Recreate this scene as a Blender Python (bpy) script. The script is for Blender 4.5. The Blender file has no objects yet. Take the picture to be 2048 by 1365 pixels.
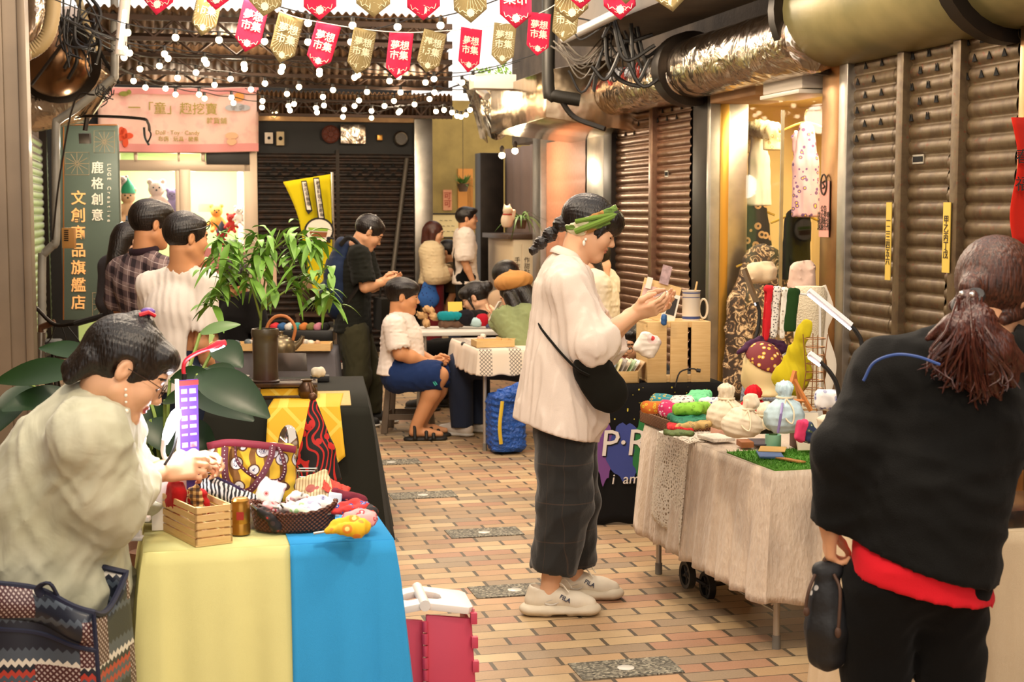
import bpy, bmesh, math, random
import numpy as np
from mathutils import Vector, Matrix, Euler
from math import sin, cos, pi, radians, atan2, sqrt, exp
random.seed(7)
SC = bpy.context.scene
COL = SC.collection
# ---------------------------------------------------------------- camera, sky, exposure
F, CX, CY, H, HY = 2950.0, 1024.0, 682.5, 1.58, 425.0
PITCH = math.atan((CY - HY) / F)
CAM = Vector((0, 0, H))
cam = bpy.data.cameras.new('camera')
cam.sensor_width = 36.0
cam.lens = F / 2048 * 36
cam.clip_start = .05
cam_o = bpy.data.objects.new('camera', cam)
COL.objects.link(cam_o)
cam_o.location = CAM
cam_o.rotation_euler = (pi / 2 - PITCH, 0, 0)
cam.dof.use_dof = True
cam.dof.focus_distance = 5.75
cam.dof.aperture_fstop = 7.0
SC.camera = cam_o
W = bpy.data.worlds.new('sky')
SC.world = W
W.use_nodes = True
W.node_tree.nodes['Background'].inputs[0].default_value = (1.0, .91, .82, 1)
W.node_tree.nodes['Background'].inputs[1].default_value = 1.25
SC.view_settings.view_transform = 'Standard'
SC.view_settings.look = 'None'
SC.view_settings.exposure = 0.55
SC.view_settings.gamma = 1
SC.cycles.use_denoising = True
SC.cycles.max_bounces = 6
SC.cycles.sample_clamp_indirect = 6
SC.cycles.caustics_reflective = False
SC.cycles.caustics_refractive = False

cp, sp = cos(PITCH), sin(PITCH)
TH = radians(13.74)
A = Vector((-sin(TH), cos(TH), 0))
B = Vector((cos(TH), sin(TH), 0))
def ray(px, py):
    a = (px - CX) / F; b = (CY - py) / F
    return Vector((a, cp + b * sp, -sp + b * cp))
def at(px, py, s): return CAM + ray(px, py) * (F / s)        # point seen at a pixel where one metre spans s pixels
def aty(px, py, Y):                                           # seen at a pixel, on the upright plane Y metres ahead
    r = ray(px, py); return CAM + r * (Y / r.y)
def fl(px, py, z=0.0):
    r = ray(px, py); return CAM + r * ((z - H) / r.z)
def uv(u, v, z=0.0): return B * u + A * v + Vector((0, 0, z))
def onu(px, py, u):
    r = ray(px, py); p = CAM + r * (u / r.dot(B)); return p.dot(A), p.z
def onv(px, py, v):
    r = ray(px, py); p = CAM + r * (v / r.dot(A)); return p.dot(B), p.z
def UVof(p): return p.dot(B), p.dot(A)

def lamp(name, loc, power, color, radius=.1, kind='POINT', rot=None, size=None, spot=None):
    l = bpy.data.lights.new(name, kind)
    l.energy = power; l.color = color
    if kind == 'AREA':
        l.shape = 'RECTANGLE'; l.size, l.size_y = size
    else: l.shadow_soft_size = radius
    if spot: l.spot_size, l.spot_blend = spot
    o = bpy.data.objects.new(name, l); COL.objects.link(o); o.location = loc
    if rot: o.rotation_euler = rot
    return o
WARM = (1.0, .8, .57)
# warm point lights for the strings of bulbs; nearer ones added beyond the strings
for (u, v, z, pw) in ((.3, 2.0, 3.3, 95), (2.0, 3.0, 3.4, 80), (.2, 5.4, 3.3, 95), (2.0, 6.8, 3.2, 100), (.6, 9.0, 3.2, 90),
                      (2.3, 10.6, 3.1, 75), (.7, 12.6, 2.9, 55), (2.4, 14.4, 2.75, 40), (.4, 15.0, 2.6, 22)):
    lamp('bulb_fill_light', uv(u, v, z), pw, WARM, .16)

# ---------------------------------------------------------------- helpers
def lin(c):
    if isinstance(c, str):
        c = c.lstrip('#'); c = [int(c[i:i + 2], 16) / 255 for i in (0, 2, 4)]
        return tuple(x / 12.92 if x <= .04045 else ((x + .055) / 1.055) ** 2.4 for x in c)
    return tuple(c)
MATS = {}
class NT:
    def __init__(s, name):
        s.m = bpy.data.materials.new(name); s.m.use_nodes = True
        s.t = s.m.node_tree; s.b = s.t.nodes['Principled BSDF']; s.L = s.t.links
    def n(s, typ, ins=None, **kw):
        x = s.t.nodes.new('ShaderNode' + typ)
        for k, v in kw.items(): setattr(x, k, v)
        for k, v in (ins or {}).items():
            if isinstance(v, bpy.types.NodeSocket): s.L.new(v, x.inputs[k])
            else: x.inputs[k].default_value = v
        return x
    def obj(s): return s.n('TexCoord').outputs['Object']
    def sep(s, v=None):
        x = s.n('SeparateXYZ', {0: v or s.obj()}); return x.outputs[0], x.outputs[1], x.outputs[2]
    def ma(s, op, a, b=0.0, c=0.0): return s.n('Math', {0: a, 1: b, 2: c}, operation=op).outputs[0]
    def mix(s, f, a, b):
        x = s.n('Mix', data_type='RGBA')
        for k, v in ((0, f), (6, a), (7, b)):
            if isinstance(v, bpy.types.NodeSocket): s.L.new(v, x.inputs[k])
            elif k == 0: x.inputs[0].default_value = v
            else: x.inputs[k].default_value = (*lin(v), 1)
        return x.outputs[2]
    def noise(s, scale, v=None, detail=3, out=0, **kw):
        x = s.n('TexNoise', {'Scale': scale, 'Detail': detail, 'Vector': v or s.obj(), **{k.title(): q for k, q in kw.items()}}); return x.outputs[out]
    def ramp(s, f, stops, interp='LINEAR'):
        x = s.n('ValToRGB', {0: f}); e = x.color_ramp; e.interpolation = interp
        while len(e.elements) < len(stops): e.elements.new(.5)
        for el, (p, c) in zip(e.elements, stops): el.position = p; el.color = (*lin(c), 1)
        return x.outputs[0]
    def set(s, **kw):
        names = dict(color='Base Color', rough='Roughness', metal='Metallic', alpha='Alpha', em='Emission Color', es='Emission Strength',
                     spec='Specular IOR Level', trans='Transmission Weight', sheen='Sheen Weight', normal='Normal', sss='Subsurface Weight', coat='Coat Weight', ior='IOR')
        for k, v in kw.items():
            i = s.b.inputs[names[k]]
            if isinstance(v, bpy.types.NodeSocket): s.L.new(v, i)
            elif k in ('color', 'em'): i.default_value = (*lin(v), 1)
            else: i.default_value = v
        return s
    def bump(s, h, strength=.3, dist=.01):
        s.L.new(s.n('Bump', {'Strength': strength, 'Distance': dist, 'Height': h}).outputs[0], s.b.inputs['Normal']); return s
def mat(name, color, rough=.6, metal=0, var=None, bump=None, em=None, color2=None, **kw):
    """plain material; var=(scale, amount) mottles it, bump=(scale, strength)"""
    if name in MATS: return MATS[name]
    t = NT(name); t.set(color=color, rough=rough, metal=metal, **kw)
    if var or color2:
        sc, am = var or (6, .5)
        c = lin(color); c2 = lin(color2) if color2 else tuple(x * (1 - am) for x in c)
        t.set(color=t.mix(t.ramp(t.noise(sc, detail=5), ((.35, (0, 0, 0)), (.65, (1, 1, 1)))), c, c2))
    if bump: t.bump(t.noise(bump[0], detail=4), bump[1], bump[2] if len(bump) > 2 else .01)
    if em: t.set(em=em[0], es=em[1])
    MATS[name] = t.m
    return t.m
def fabric(name, color, rough=.9, fold=.25, weave=700, **kw):
    if name in MATS: return MATS[name]
    t = NT(name); c = lin(color)
    t.set(rough=rough, sheen=.05, spec=.12, **kw)
    f = t.noise(weave, detail=1); g = t.noise(5, detail=3)
    t.set(color=t.mix(t.ma('MULTIPLY', t.ma('ADD', f, g), .5), tuple(x * .82 for x in c), tuple(min(1, x * 1.14) for x in c)))
    t.bump(t.ma('ADD', t.ma('MULTIPLY', t.noise(9, detail=3, distortion=1.2), fold * 4), f), .25, .012)
    MATS[name] = t.m
    return t.m

def tag(o, label=None, cat=None, group=None, kind=None):
    if label: o['label'] = label
    if cat: o['category'] = cat
    if group: o['group'] = group
    if kind: o['kind'] = kind
    return o
def thing(name, label, cat, loc=(0, 0, 0), rotz=0.0, group=None):
    o = bpy.data.objects.new(name, None); COL.objects.link(o)
    o.location = loc; o.rotation_euler = (0, 0, rotz); o.empty_display_size = .1
    return tag(o, label, cat, group)
def rootmat(o):
    while o.parent: o = o.parent
    return Matrix.Translation(o.location) @ o.rotation_euler.to_matrix().to_4x4()
def dup(o, loc=None, rotz=None, label=None, group=None, parent=None):
    c = o.copy(); COL.objects.link(c)
    if parent is not None: c.parent = parent
    if loc is not None: c.location = loc
    if rotz is not None: c.rotation_euler = (0, 0, rotz)
    if label: c['label'] = label
    if group: c['group'] = group
    for ch in list(o.children): dup(ch, parent=c)
    return c
def T(loc=(0, 0, 0), rot=(0, 0, 0), sc=None):
    m = Matrix.Translation(loc) @ Euler(rot).to_matrix().to_4x4()
    if sc is not None: m = m @ Matrix.Diagonal((*((sc,) * 3 if isinstance(sc, (int, float)) else sc), 1))
    return m
def frame(x, y, z=None):
    """3x3 with columns x, y, z"""
    x = Vector(x).normalized(); y = Vector(y); y = (y - x * y.dot(x)).normalized(); z = x.cross(y)
    return Matrix((x, y, z)).transposed()

class MB:
    def __init__(s): s.v = []; s.f = []; s.m = []
    def add(s, vs, fs, m=0, X=None):
        b = len(s.v)
        s.v += [X @ Vector(p) for p in vs] if X is not None else [Vector(p) for p in vs]
        s.f += [tuple(i + b for i in f) for f in fs]; s.m += [m] * len(fs); return s
    def box(s, a, b, m=0, X=None):
        (x0, y0, z0), (x1, y1, z1) = a, b
        vs = [(x0, y0, z0), (x1, y0, z0), (x1, y1, z0), (x0, y1, z0), (x0, y0, z1), (x1, y0, z1), (x1, y1, z1), (x0, y1, z1)]
        return s.add(vs, [(3, 2, 1, 0), (4, 5, 6, 7), (0, 1, 5, 4), (1, 2, 6, 5), (2, 3, 7, 6), (3, 0, 4, 7)], m, X)
    def bc(s, c, d, m=0, X=None):
        return s.box([c[i] - d[i] / 2 for i in range(3)], [c[i] + d[i] / 2 for i in range(3)], m, X)
    def tube(s, pts, r, n=8, m=0, X=None, closed=False, flat=None):
        pts = [Vector(p) for p in pts]; N = len(pts)
        rs = r if isinstance(r, (list, tuple)) else [r] * N
        vs = []; up = None
        for i, p in enumerate(pts):
            if closed: d = pts[(i + 1) % N] - pts[i - 1]
            else: d = pts[min(i + 1, N - 1)] - pts[max(i - 1, 0)]
            d = d.normalized() if d.length > 1e-9 else Vector((0, 0, 1))
            if up is None: up = Vector((0, 0, 1)) if abs(d.z) < .9 else Vector((1, 0, 0))
            a = (up - d * up.dot(d)).normalized(); up = a; b = d.cross(a)
            for k in range(n):
                t = 2 * pi * k / n
                vs.append(p + a * (cos(t) * rs[i]) + b * (sin(t) * rs[i] * (flat or 1)))
        fs = [(i * n + k, i * n + (k + 1) % n, ((i + 1) % N) * n + (k + 1) % n, ((i + 1) % N) * n + k) for i in range(N if closed else N - 1) for k in range(n)]
        if not closed: fs += [tuple(range(n))[::-1], tuple((N - 1) * n + k for k in range(n))]
        return s.add(vs, fs, m, X)
    def lathe(s, prof, n=20, m=0, X=None, cap=True):
        vs = [(r * cos(2 * pi * k / n), r * sin(2 * pi * k / n), z) for r, z in prof for k in range(n)]
        N = len(prof)
        fs = [(i * n + k, i * n + (k + 1) % n, (i + 1) * n + (k + 1) % n, (i + 1) * n + k) for i in range(N - 1) for k in range(n)]
        if cap: fs += [tuple(range(n))[::-1], tuple((N - 1) * n + k for k in range(n))]
        return s.add(vs, fs, m, X)
    def prism(s, poly, h, m=0, X=None):
        n = len(poly)
        vs = [(x, y, 0) for x, y in poly] + [(x, y, h) for x, y in poly]
        fs = [tuple(range(n))[::-1], tuple(range(n, 2 * n))] + [(i, (i + 1) % n, n + (i + 1) % n, n + i) for i in range(n)]
        return s.add(vs, fs, m, X)
    def sheet(s, fn, nu, nv, m=0, X=None):
        vs = [fn(i / nu, j / nv) for j in range(nv + 1) for i in range(nu + 1)]
        fs = [(j * (nu + 1) + i, j * (nu + 1) + i + 1, (j + 1) * (nu + 1) + i + 1, (j + 1) * (nu + 1) + i) for j in range(nv) for i in range(nu)]
        return s.add(vs, fs, m, X)
    def ell(s, c, r, m=0, X=None, nu=14, nv=9):
        if isinstance(r, (int, float)): r = (r, r, r)
        vs = [(c[0] + r[0] * sin(pi * j / nv) * cos(2 * pi * i / nu), c[1] + r[1] * sin(pi * j / nv) * sin(2 * pi * i / nu), c[2] - r[2] * cos(pi * j / nv))
              for j in range(1, nv) for i in range(nu)]
        b = len(vs); vs += [(c[0], c[1], c[2] - r[2]), (c[0], c[1], c[2] + r[2])]
        fs = [(j * nu + i, j * nu + (i + 1) % nu, (j + 1) * nu + (i + 1) % nu, (j + 1) * nu + i) for j in range(nv - 2) for i in range(nu)]
        fs += [(b, (i + 1) % nu, i) for i in range(nu)] + [(b + 1, (nv - 2) * nu + i, (nv - 2) * nu + (i + 1) % nu) for i in range(nu)]
        return s.add(vs, fs, m, X)
    def build(s, name, mats, parent=None, world=False, fr=None, bevel=None, solid=None, sub=None, ang=40, base=True):
        """fr='alley': the vertices are (across, along, up) of the alley; parentless meshes get their origin at their base"""
        me = bpy.data.meshes.new(name)
        vs = s.v
        o = bpy.data.objects.new(name, me); COL.objects.link(o)
        if parent is not None:
            o.parent = parent
            if world:
                Q = rootmat(parent).inverted(); vs = [Q @ p for p in vs]
            elif fr == 'alley':
                Q = rootmat(parent).inverted(); vs = [Q @ uv(*p) for p in vs]
        elif base:
            xs, ys, zs = zip(*vs)
            c = Vector(((min(xs) + max(xs)) / 2, (min(ys) + max(ys)) / 2, min(zs)))
            vs = [p - c for p in vs]
            if fr == 'alley': o.location = uv(*c); o.rotation_euler = (0, 0, TH)
            else: o.location = c
        me.from_pydata([tuple(p) for p in vs], [], s.f)
        for x in (mats if isinstance(mats, (list, tuple)) else [mats]): me.materials.append(x)
        me.polygons.foreach_set('material_index', s.m)
        me.polygons.foreach_set('use_smooth', [True] * len(s.f))
        if bevel:
            bm = bmesh.new(); bm.from_mesh(me)
            bmesh.ops.bevel(bm, geom=bm.edges[:], offset=bevel, segments=2, affect='EDGES', profile=.6, clamp_overlap=True)
            bm.to_mesh(me); bm.free()
            me.polygons.foreach_set('use_smooth', [True] * len(me.polygons))
        me.update()
        me.set_sharp_from_angle(angle=radians(ang))
        if solid:
            md = o.modifiers.new('thick', 'SOLIDIFY'); md.thickness = solid; md.offset = 0
        if sub:
            md = o.modifiers.new('smooth', 'SUBSURF'); md.levels = md.render_levels = sub
        return o
_txt = {}
def text(s, size, X, m, parent=None, name='lettering', depth=.0008, world=False, align='CENTER', sp=1.0, line=1.0, bold=0.0, shear=0.0):
    """lettering standing in the local xy plane of X, as a thin mesh"""
    key = (s, align, sp, line, bold, shear, round(depth / size, 4))
    if key not in _txt:
        cu = bpy.data.curves.new('txt', 'FONT'); cu.body = s; cu.size = 1; cu.extrude = depth / size
        cu.align_x = align; cu.align_y = 'CENTER'; cu.space_character = sp; cu.space_line = line; cu.offset = bold; cu.shear = shear; cu.resolution_u = 2
        ob = bpy.data.objects.new('txt', cu); COL.objects.link(ob)
        dg = bpy.context.evaluated_depsgraph_get()
        me = bpy.data.meshes.new_from_object(ob.evaluated_get(dg))
        _txt[key] = ([v.co.copy() for v in me.vertices], [tuple(p.vertices) for p in me.polygons])
        bpy.data.objects.remove(ob); bpy.data.curves.remove(cu); bpy.data.meshes.remove(me)
    vs, fs = _txt[key]
    b = MB(); b.add(vs, fs, 0, X @ Matrix.Diagonal((size, size, size, 1)))
    return b.build(name, m, parent, world=world, ang=30)
def wallX(p, n, up=(0, 0, 1)):
    """frame at p whose z is n (towards the viewer), y is up"""
    n = Vector(n).normalized(); u = Vector(up); u = (u - n * u.dot(n)).normalized(); x = u.cross(n)
    m = Matrix((x, u, n)).transposed().to_4x4(); m.translation = p; return m
def bez(pts, n=16):
    """smooth curve through points (Catmull-Rom)"""
    P = [Vector(p) for p in pts]; P = [P[0] * 2 - P[1]] + P + [P[-1] * 2 - P[-2]]; out = []
    k = len(P) - 3
    for i in range(k):
        a, b, c, d = P[i:i + 4]
        m = max(2, n // k)
        for j in range(m + (i == k - 1)):
            t = j / m
            out.append(.5 * ((2 * b) + (c - a) * t + (2 * a - 5 * b + 4 * c - d) * t * t + (3 * b - a - 3 * c + d) * t ** 3))
    return out

# ---------------------------------------------------------------- rounded bodies: a distance field meshed as one continuous surface
class Fld:
    def __init__(s, lo, hi, h, fine=()):
        s.ax = []
        for i in range(3):
            xs = [lo[i]]
            iv = [(q[0][i], q[1][i], q[2]) for q in fine]
            while xs[-1] < hi[i]:
                st = h
                for a, b, hh in iv:
                    if a - hh <= xs[-1] <= b: st = min(st, hh)
                    elif xs[-1] < a: st = min(st, max(hh, a - xs[-1]))
                xs.append(xs[-1] + st)
            s.ax.append(np.array(xs, np.float32))
        s.V = np.full([len(a) for a in s.ax], .3, np.float32)
    def sl(s, lo, hi):
        r = []
        for i in range(3):
            a, b = np.searchsorted(s.ax[i], lo[i]), np.searchsorted(s.ax[i], hi[i], 'right')
            if b - a < 1: return None, None
            r.append(slice(int(a), int(b)))
        X = s.ax[0][r[0]][:, None, None]; Y = s.ax[1][r[1]][None, :, None]; Z = s.ax[2][r[2]][None, None, :]
        return tuple(r), (X, Y, Z)
    def put(s, sl, d, k, op):
        V = s.V[sl]
        if op == 'u':
            if k > 0:
                h = np.maximum(k - np.abs(V - d), 0) / k; s.V[sl] = np.minimum(V, d) - h * h * k * .25
            else: s.V[sl] = np.minimum(V, d)
        else:
            d = -d; h = np.maximum(k - np.abs(V - d), 0) / max(k, 1e-6); s.V[sl] = np.maximum(V, d) + h * h * k * .25
    def cone(s, a, b, ra, rb=None, k=.02, op='u', fl=None):
        """fl=(axis, factor): flattened along an axis"""
        rb = ra if rb is None else rb
        a = np.array(a, np.float32); b = np.array(b, np.float32); R = max(ra, rb) + k + .03
        sl, P = s.sl(np.minimum(a, b) - R, np.maximum(a, b) + R)
        if sl is None: return s
        q = [P[i] - a[i] for i in range(3)]; ba = b - a; L = float(ba @ ba) + 1e-9
        t = np.clip((q[0] * ba[0] + q[1] * ba[1] + q[2] * ba[2]) / L, 0, 1)
        w = [q[i] - t * ba[i] for i in range(3)]
        r = ra + (rb - ra) * t
        d2 = w[0] ** 2 + w[1] ** 2 + w[2] ** 2
        if fl:
            n = np.array(Vector(fl[0]).normalized(), np.float32)
            c = w[0] * n[0] + w[1] * n[1] + w[2] * n[2]
            e = np.sqrt(d2 + c * c * (1 / fl[1] ** 2 - 1)) + 1e-6
            d = (e - r) * np.sqrt(d2 + 1e-9) / e
            d = np.where(e < r * .4, (e - r) * fl[1], d)
        else: d = np.sqrt(d2) - r
        s.put(sl, d.astype(np.float32), k, op); return s
    def path(s, pts, rs, k=.02, op='u', fl=None):
        rs = rs if isinstance(rs, (list, tuple)) else [rs] * len(pts)
        for i in range(len(pts) - 1): s.cone(pts[i], pts[i + 1], rs[i], rs[i + 1], k, op, fl)
        return s
    def ell(s, c, r, R=None, k=.02, op='u'):
        if isinstance(r, (int, float)): r = (r, r, r)
        c = np.array(c, np.float32); q = max(r) + k + .03
        sl, P = s.sl(c - q, c + q)
        if sl is None: return s
        w = [P[i] - c[i] for i in range(3)]
        if R is not None:
            R = np.array(R, np.float32)
            w = [w[0] * R[0, i] + w[1] * R[1, i] + w[2] * R[2, i] for i in range(3)]
        k0 = np.sqrt((w[0] / r[0]) ** 2 + (w[1] / r[1]) ** 2 + (w[2] / r[2]) ** 2)
        k1 = np.sqrt((w[0] / r[0] ** 2) ** 2 + (w[1] / r[1] ** 2) ** 2 + (w[2] / r[2] ** 2) ** 2) + 1e-6
        s.put(sl, (k0 * (k0 - 1) / k1).astype(np.float32), k, op); return s
    def box(s, c, hd, R=None, rad=.01, k=.01, op='u'):
        c = np.array(c, np.float32); q = float(np.linalg.norm(hd)) + k + .03
        sl, P = s.sl(c - q, c + q)
        if sl is None: return s
        w = [P[i] - c[i] for i in range(3)]
        if R is not None:
            R = np.array(R, np.float32)
            w = [w[0] * R[0, i] + w[1] * R[1, i] + w[2] * R[2, i] for i in range(3)]
        g = [np.abs(w[i]) - (hd[i] - rad) for i in range(3)]
        d = np.sqrt(np.maximum(g[0], 0) ** 2 + np.maximum(g[1], 0) ** 2 + np.maximum(g[2], 0) ** 2) + np.minimum(np.maximum(np.maximum(g[0], g[1]), g[2]), 0) - rad
        s.put(sl, d.astype(np.float32), k, op); return s
    def cut(s, p, n, k=.004):
        """keep what lies behind the plane through p with normal n"""
        n = Vector(n).normalized(); d0 = Vector(p).dot(n)
        d = s.ax[0][:, None, None] * n.x + s.ax[1][None, :, None] * n.y + s.ax[2][None, None, :] * n.z - d0
        h = np.maximum(k - np.abs(s.V - d), 0) / k
        s.V = (np.maximum(s.V, d) + h * h * k * .25).astype(np.float32); return s
    def disp(s, fn, band=.05):
        I = np.nonzero(np.abs(s.V) < band)
        p = np.stack([s.ax[i][I[i]] for i in range(3)], 1)
        s.V[I] += fn(p).astype(np.float32); return s
    def mesh(s):
        V = s.V; V[0] = V[-1] = .05; V[:, 0] = V[:, -1] = .05; V[:, :, 0] = V[:, :, -1] = .05
        ins = V < 0
        n = [x - 1 for x in V.shape]
        cnt = np.zeros(n, np.int8)
        for a in (0, 1):
            for b in (0, 1):
                for c in (0, 1): cnt += ins[a:n[0] + a, b:n[1] + b, c:n[2] + c]
        act = (cnt > 0) & (cnt < 8)
        ci = np.stack(np.nonzero(act), 1)
        idx = np.full(n, -1, np.int64); idx[act] = np.arange(len(ci))
        acc = np.zeros((len(ci), 3)); num = np.zeros(len(ci))
        cor = [(a, b, c) for a in (0, 1) for b in (0, 1) for c in (0, 1)]
        for p in cor:
            for q in cor:
                if sum(abs(p[i] - q[i]) for i in range(3)) == 1 and p < q:
                    ip = ci + p; iq = ci + q
                    vp = V[ip[:, 0], ip[:, 1], ip[:, 2]]; vq = V[iq[:, 0], iq[:, 1], iq[:, 2]]
                    m = (vp < 0) != (vq < 0)
                    t = np.where(m, vp / np.where(m, vp - vq, 1), 0)
                    for i in range(3):
                        xp = s.ax[i][ip[:, i]]; xq = s.ax[i][iq[:, i]]
                        acc[:, i] += np.where(m, xp + (xq - xp) * t, 0)
                    num += m
        P = acc / num[:, None]
        Q = []
        for i in range(3):
            j, k = (i + 1) % 3, (i + 2) % 3
            sa = [slice(1, -1)] * 3; sb = [slice(1, -1)] * 3
            sa[i] = slice(0, -1); sb[i] = slice(1, None)
            a, b = ins[tuple(sa)], ins[tuple(sb)]
            E = np.stack(np.nonzero(a != b), 1)
            fl = a[tuple(E.T)]
            E[:, j] += 1; E[:, k] += 1
            def cell(dj, dk):
                c = E.copy(); c[:, j] -= dj; c[:, k] -= dk; return idx[c[:, 0], c[:, 1], c[:, 2]]
            q = np.stack([cell(1, 1), cell(0, 1), cell(0, 0), cell(1, 0)], 1)
            q[~fl] = q[~fl][:, ::-1]
            Q.append(q)
        return P, np.concatenate(Q)
    def build(s, name, mats, parent=None, world=False, paint=None, base=True, relax=1):
        P, Q = s.mesh()
        me = bpy.data.meshes.new(name); o = bpy.data.objects.new(name, me); COL.objects.link(o)
        paintP = P
        if parent is not None:
            o.parent = parent
            if world:
                M = np.array(rootmat(parent).inverted()); P = P @ M[:3, :3].T + M[:3, 3]
        elif base:
            c = np.array([(P[:, 0].min() + P[:, 0].max()) / 2, (P[:, 1].min() + P[:, 1].max()) / 2, P[:, 2].min()])
            P = P - c; o.location = Vector(c)
        me.vertices.add(len(P)); me.vertices.foreach_set('co', P.astype(np.float32).ravel())
        me.loops.add(Q.size); me.loops.foreach_set('vertex_index', Q.astype(np.int32).ravel())
        me.polygons.add(len(Q)); me.polygons.foreach_set('loop_start', np.arange(0, Q.size, 4, dtype=np.int32))
        me.polygons.foreach_set('use_smooth', np.ones(len(Q), bool))
        for x in (mats if isinstance(mats, (list, tuple)) else [mats]): me.materials.append(x)
        if paint is not None:
            C = paintP[Q].mean(1)
            me.polygons.foreach_set('material_index', paint(C).astype(np.int32))
        me.update(calc_edges=True); me.validate()
        return o
def wrinkle(amp, freq, seed=0, ani=(1, 1, 1), ridge=True):
    rs = np.random.RandomState(seed); ks = rs.randn(5, 3) * np.array(ani) * freq; ph = rs.rand(5) * 6.28; k2 = rs.randn(5, 3) * np.array(ani) * freq * .5
    def fn(p):
        o = 0
        for i in range(5):
            w = np.sin(p @ ks[i] + ph[i] + 1.3 * np.sin(p @ k2[i] + ph[-i]))
            o = o + ((1 - np.abs(w)) * 2 - 1 if ridge else w) / (1 + i * .4)
        return -amp * o / 2.4
    return fn
# ---------------------------------------------------------------- the alley
UR, UL, VB = 3.7, -1.08, 16.6
def vR(px, u=UR): return onu(px, 425, u)[0]
def uB(px, v=VB): return onv(px, 425, v)[0]
def zB(py, px=600, v=VB): return onv(px, py, v)[1]

def m_brick():
    t = NT('brick_paving'); x, y, z = t.sep()
    W_, R_ = .242, .0935
    row = t.ma('FLOOR', t.ma('DIVIDE', y, R_))
    xs = t.ma('ADD', t.ma('DIVIDE', x, W_), t.ma('MULTIPLY', t.ma('MODULO', t.ma('ADD', row, 1000), 2), .5))
    xs = t.ma('ADD', xs, t.ma('MULTIPLY', t.n('TexWhiteNoise', {'W': row}, noise_dimensions='1D').outputs[0], .12))
    col = t.ma('FLOOR', xs)
    fx, fy = t.ma('FRACT', xs), t.ma('FRACT', t.ma('DIVIDE', y, R_))
    dx = t.ma('MULTIPLY', t.ma('MINIMUM', fx, t.ma('SUBTRACT', 1, fx)), W_)
    dy = t.ma('MULTIPLY', t.ma('MINIMUM', fy, t.ma('SUBTRACT', 1, fy)), R_)
    wob = t.ma('MULTIPLY', t.ma('SUBTRACT', t.noise(60), .5), .003)
    mort = t.ma('MAXIMUM', t.ma('LESS_THAN', t.ma('ADD', dx, wob), .0075), t.ma('LESS_THAN', t.ma('ADD', dy, wob), .0028))
    wn = t.n('TexWhiteNoise', {'Vector': t.n('CombineXYZ', {0: col, 1: row}).outputs[0]}, noise_dimensions='2D')
    c = t.ramp(wn.outputs[0], ((0, '#9a7c5e'), (.18, '#ae8c66'), (.36, '#8c7862'), (.5, '#b89c74'), (.66, '#b68c68'), (.78, '#a1735a'), (.9, '#c2a880'), (1, '#98866c')), 'CONSTANT')
    st = t.noise(2.2, detail=6)
    c = t.mix(t.ma('MULTIPLY', t.ramp(st, ((.4, (0, 0, 0)), (.75, (1, 1, 1)))), .45), c, '#6f5e48')
    c = t.mix(t.ma('MULTIPLY', t.noise(140, detail=2), .22), c, '#e0c49a')
    c = t.mix(mort, c, '#54493a')
    t.set(color=c, rough=t.ma('ADD', .38, t.ma('MULTIPLY', st, .3)), spec=.4)
    t.bump(t.ma('ADD', t.ma('MULTIPLY', mort, -1.0), t.ma('MULTIPLY', t.noise(180), .25)), .5, .004)
    return t.m
b = MB(); b.box((-6, -4, -.1), (9, 24, 0)); tag(b.build('floor', m_brick(), fr='alley'), kind='structure')

def m_aggregate():
    t = NT('aggregate'); v = t.n('TexVoronoi', {'Scale': 110, 'Vector': t.obj()})
    t.set(color=t.ramp(v.outputs['Color'], ((0, '#2e2c26'), (.4, '#5c584c'), (.7, '#8b8573'), (1, '#bdb49c'))), rough=.6)
    t.bump(v.outputs['Distance'], .6, .004); return t.m
AGG = m_aggregate()
METAL = mat('steel', '#b9b4aa', .32, 1, var=(9, .2))
for i, (px, py, where) in enumerate(((1237, 1332, 'nearest the camera, by the hem of the cream table'), (1020, 1187, 'half under the heel of the white sneaker'),
                                     (953, 1067, 'in the open middle of the alley'), (860, 992, 'beside the corner of the black tablecloth'), (800, 926, 'in front of the boy\'s stool'))):
    u, v = UVof(fl(px, py)); u = round(u / .121) * .121; v = (round(v / .0935)) * .0935
    o = thing('paving_slab', f'grey pebble paving slab with a round floor light, {where}', 'paving slab', uv(u, v, 0), TH, 'pebble slabs set in the brick floor')
    b = MB(); b.box((-.183, -.0935, -.02), (.183, .0935, .004)); b.build('slab', AGG, o)
    b = MB(); b.lathe([(.001, .0055), (.026, .0055), (.030, .004)], 20); b.build('lens', mat('lens_glass', '#dcd8cc', .2), o)

# materials of the walls
WALLM = mat('stained_wall', '#6b5a48', .85, var=(3, .5), bump=(40, .3))
DARK = mat('dark_steel', '#2c241d', .45, .7, var=(7, .4))
def m_shutter(name, a, c, metal, rough, scr=.5):
    t = NT(name); n1 = t.noise(14, detail=6, distortion=.6); n2 = t.noise(45, detail=4)
    k = t.mix(t.ramp(n1, ((.42, (0, 0, 0)), (.62, (1, 1, 1)))), a, c)
    k = t.mix(t.ma('MULTIPLY', t.ramp(n2, ((.62, (0, 0, 0)), (.72, (1, 1, 1)))), scr), k, '#7a3220')
    t.set(color=k, metal=metal, rough=t.ma('ADD', rough, t.ma('MULTIPLY', n2, .25)))
    t.bump(t.noise(22, detail=3), .12, .01); return t.m
SH_COP = m_shutter('bronze_shutter', '#8a6a52', '#7b5844', .75, .22, .25)
SH_GRN = m_shutter('olive_shutter', '#69583f', '#574632', .45, .3, .6)
SH_BLK = m_shutter('black_shutter', '#241f1b', '#3a2a20', .4, .4, .25)
HOLE = mat('hole_dark', '#050403', .9)
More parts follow.
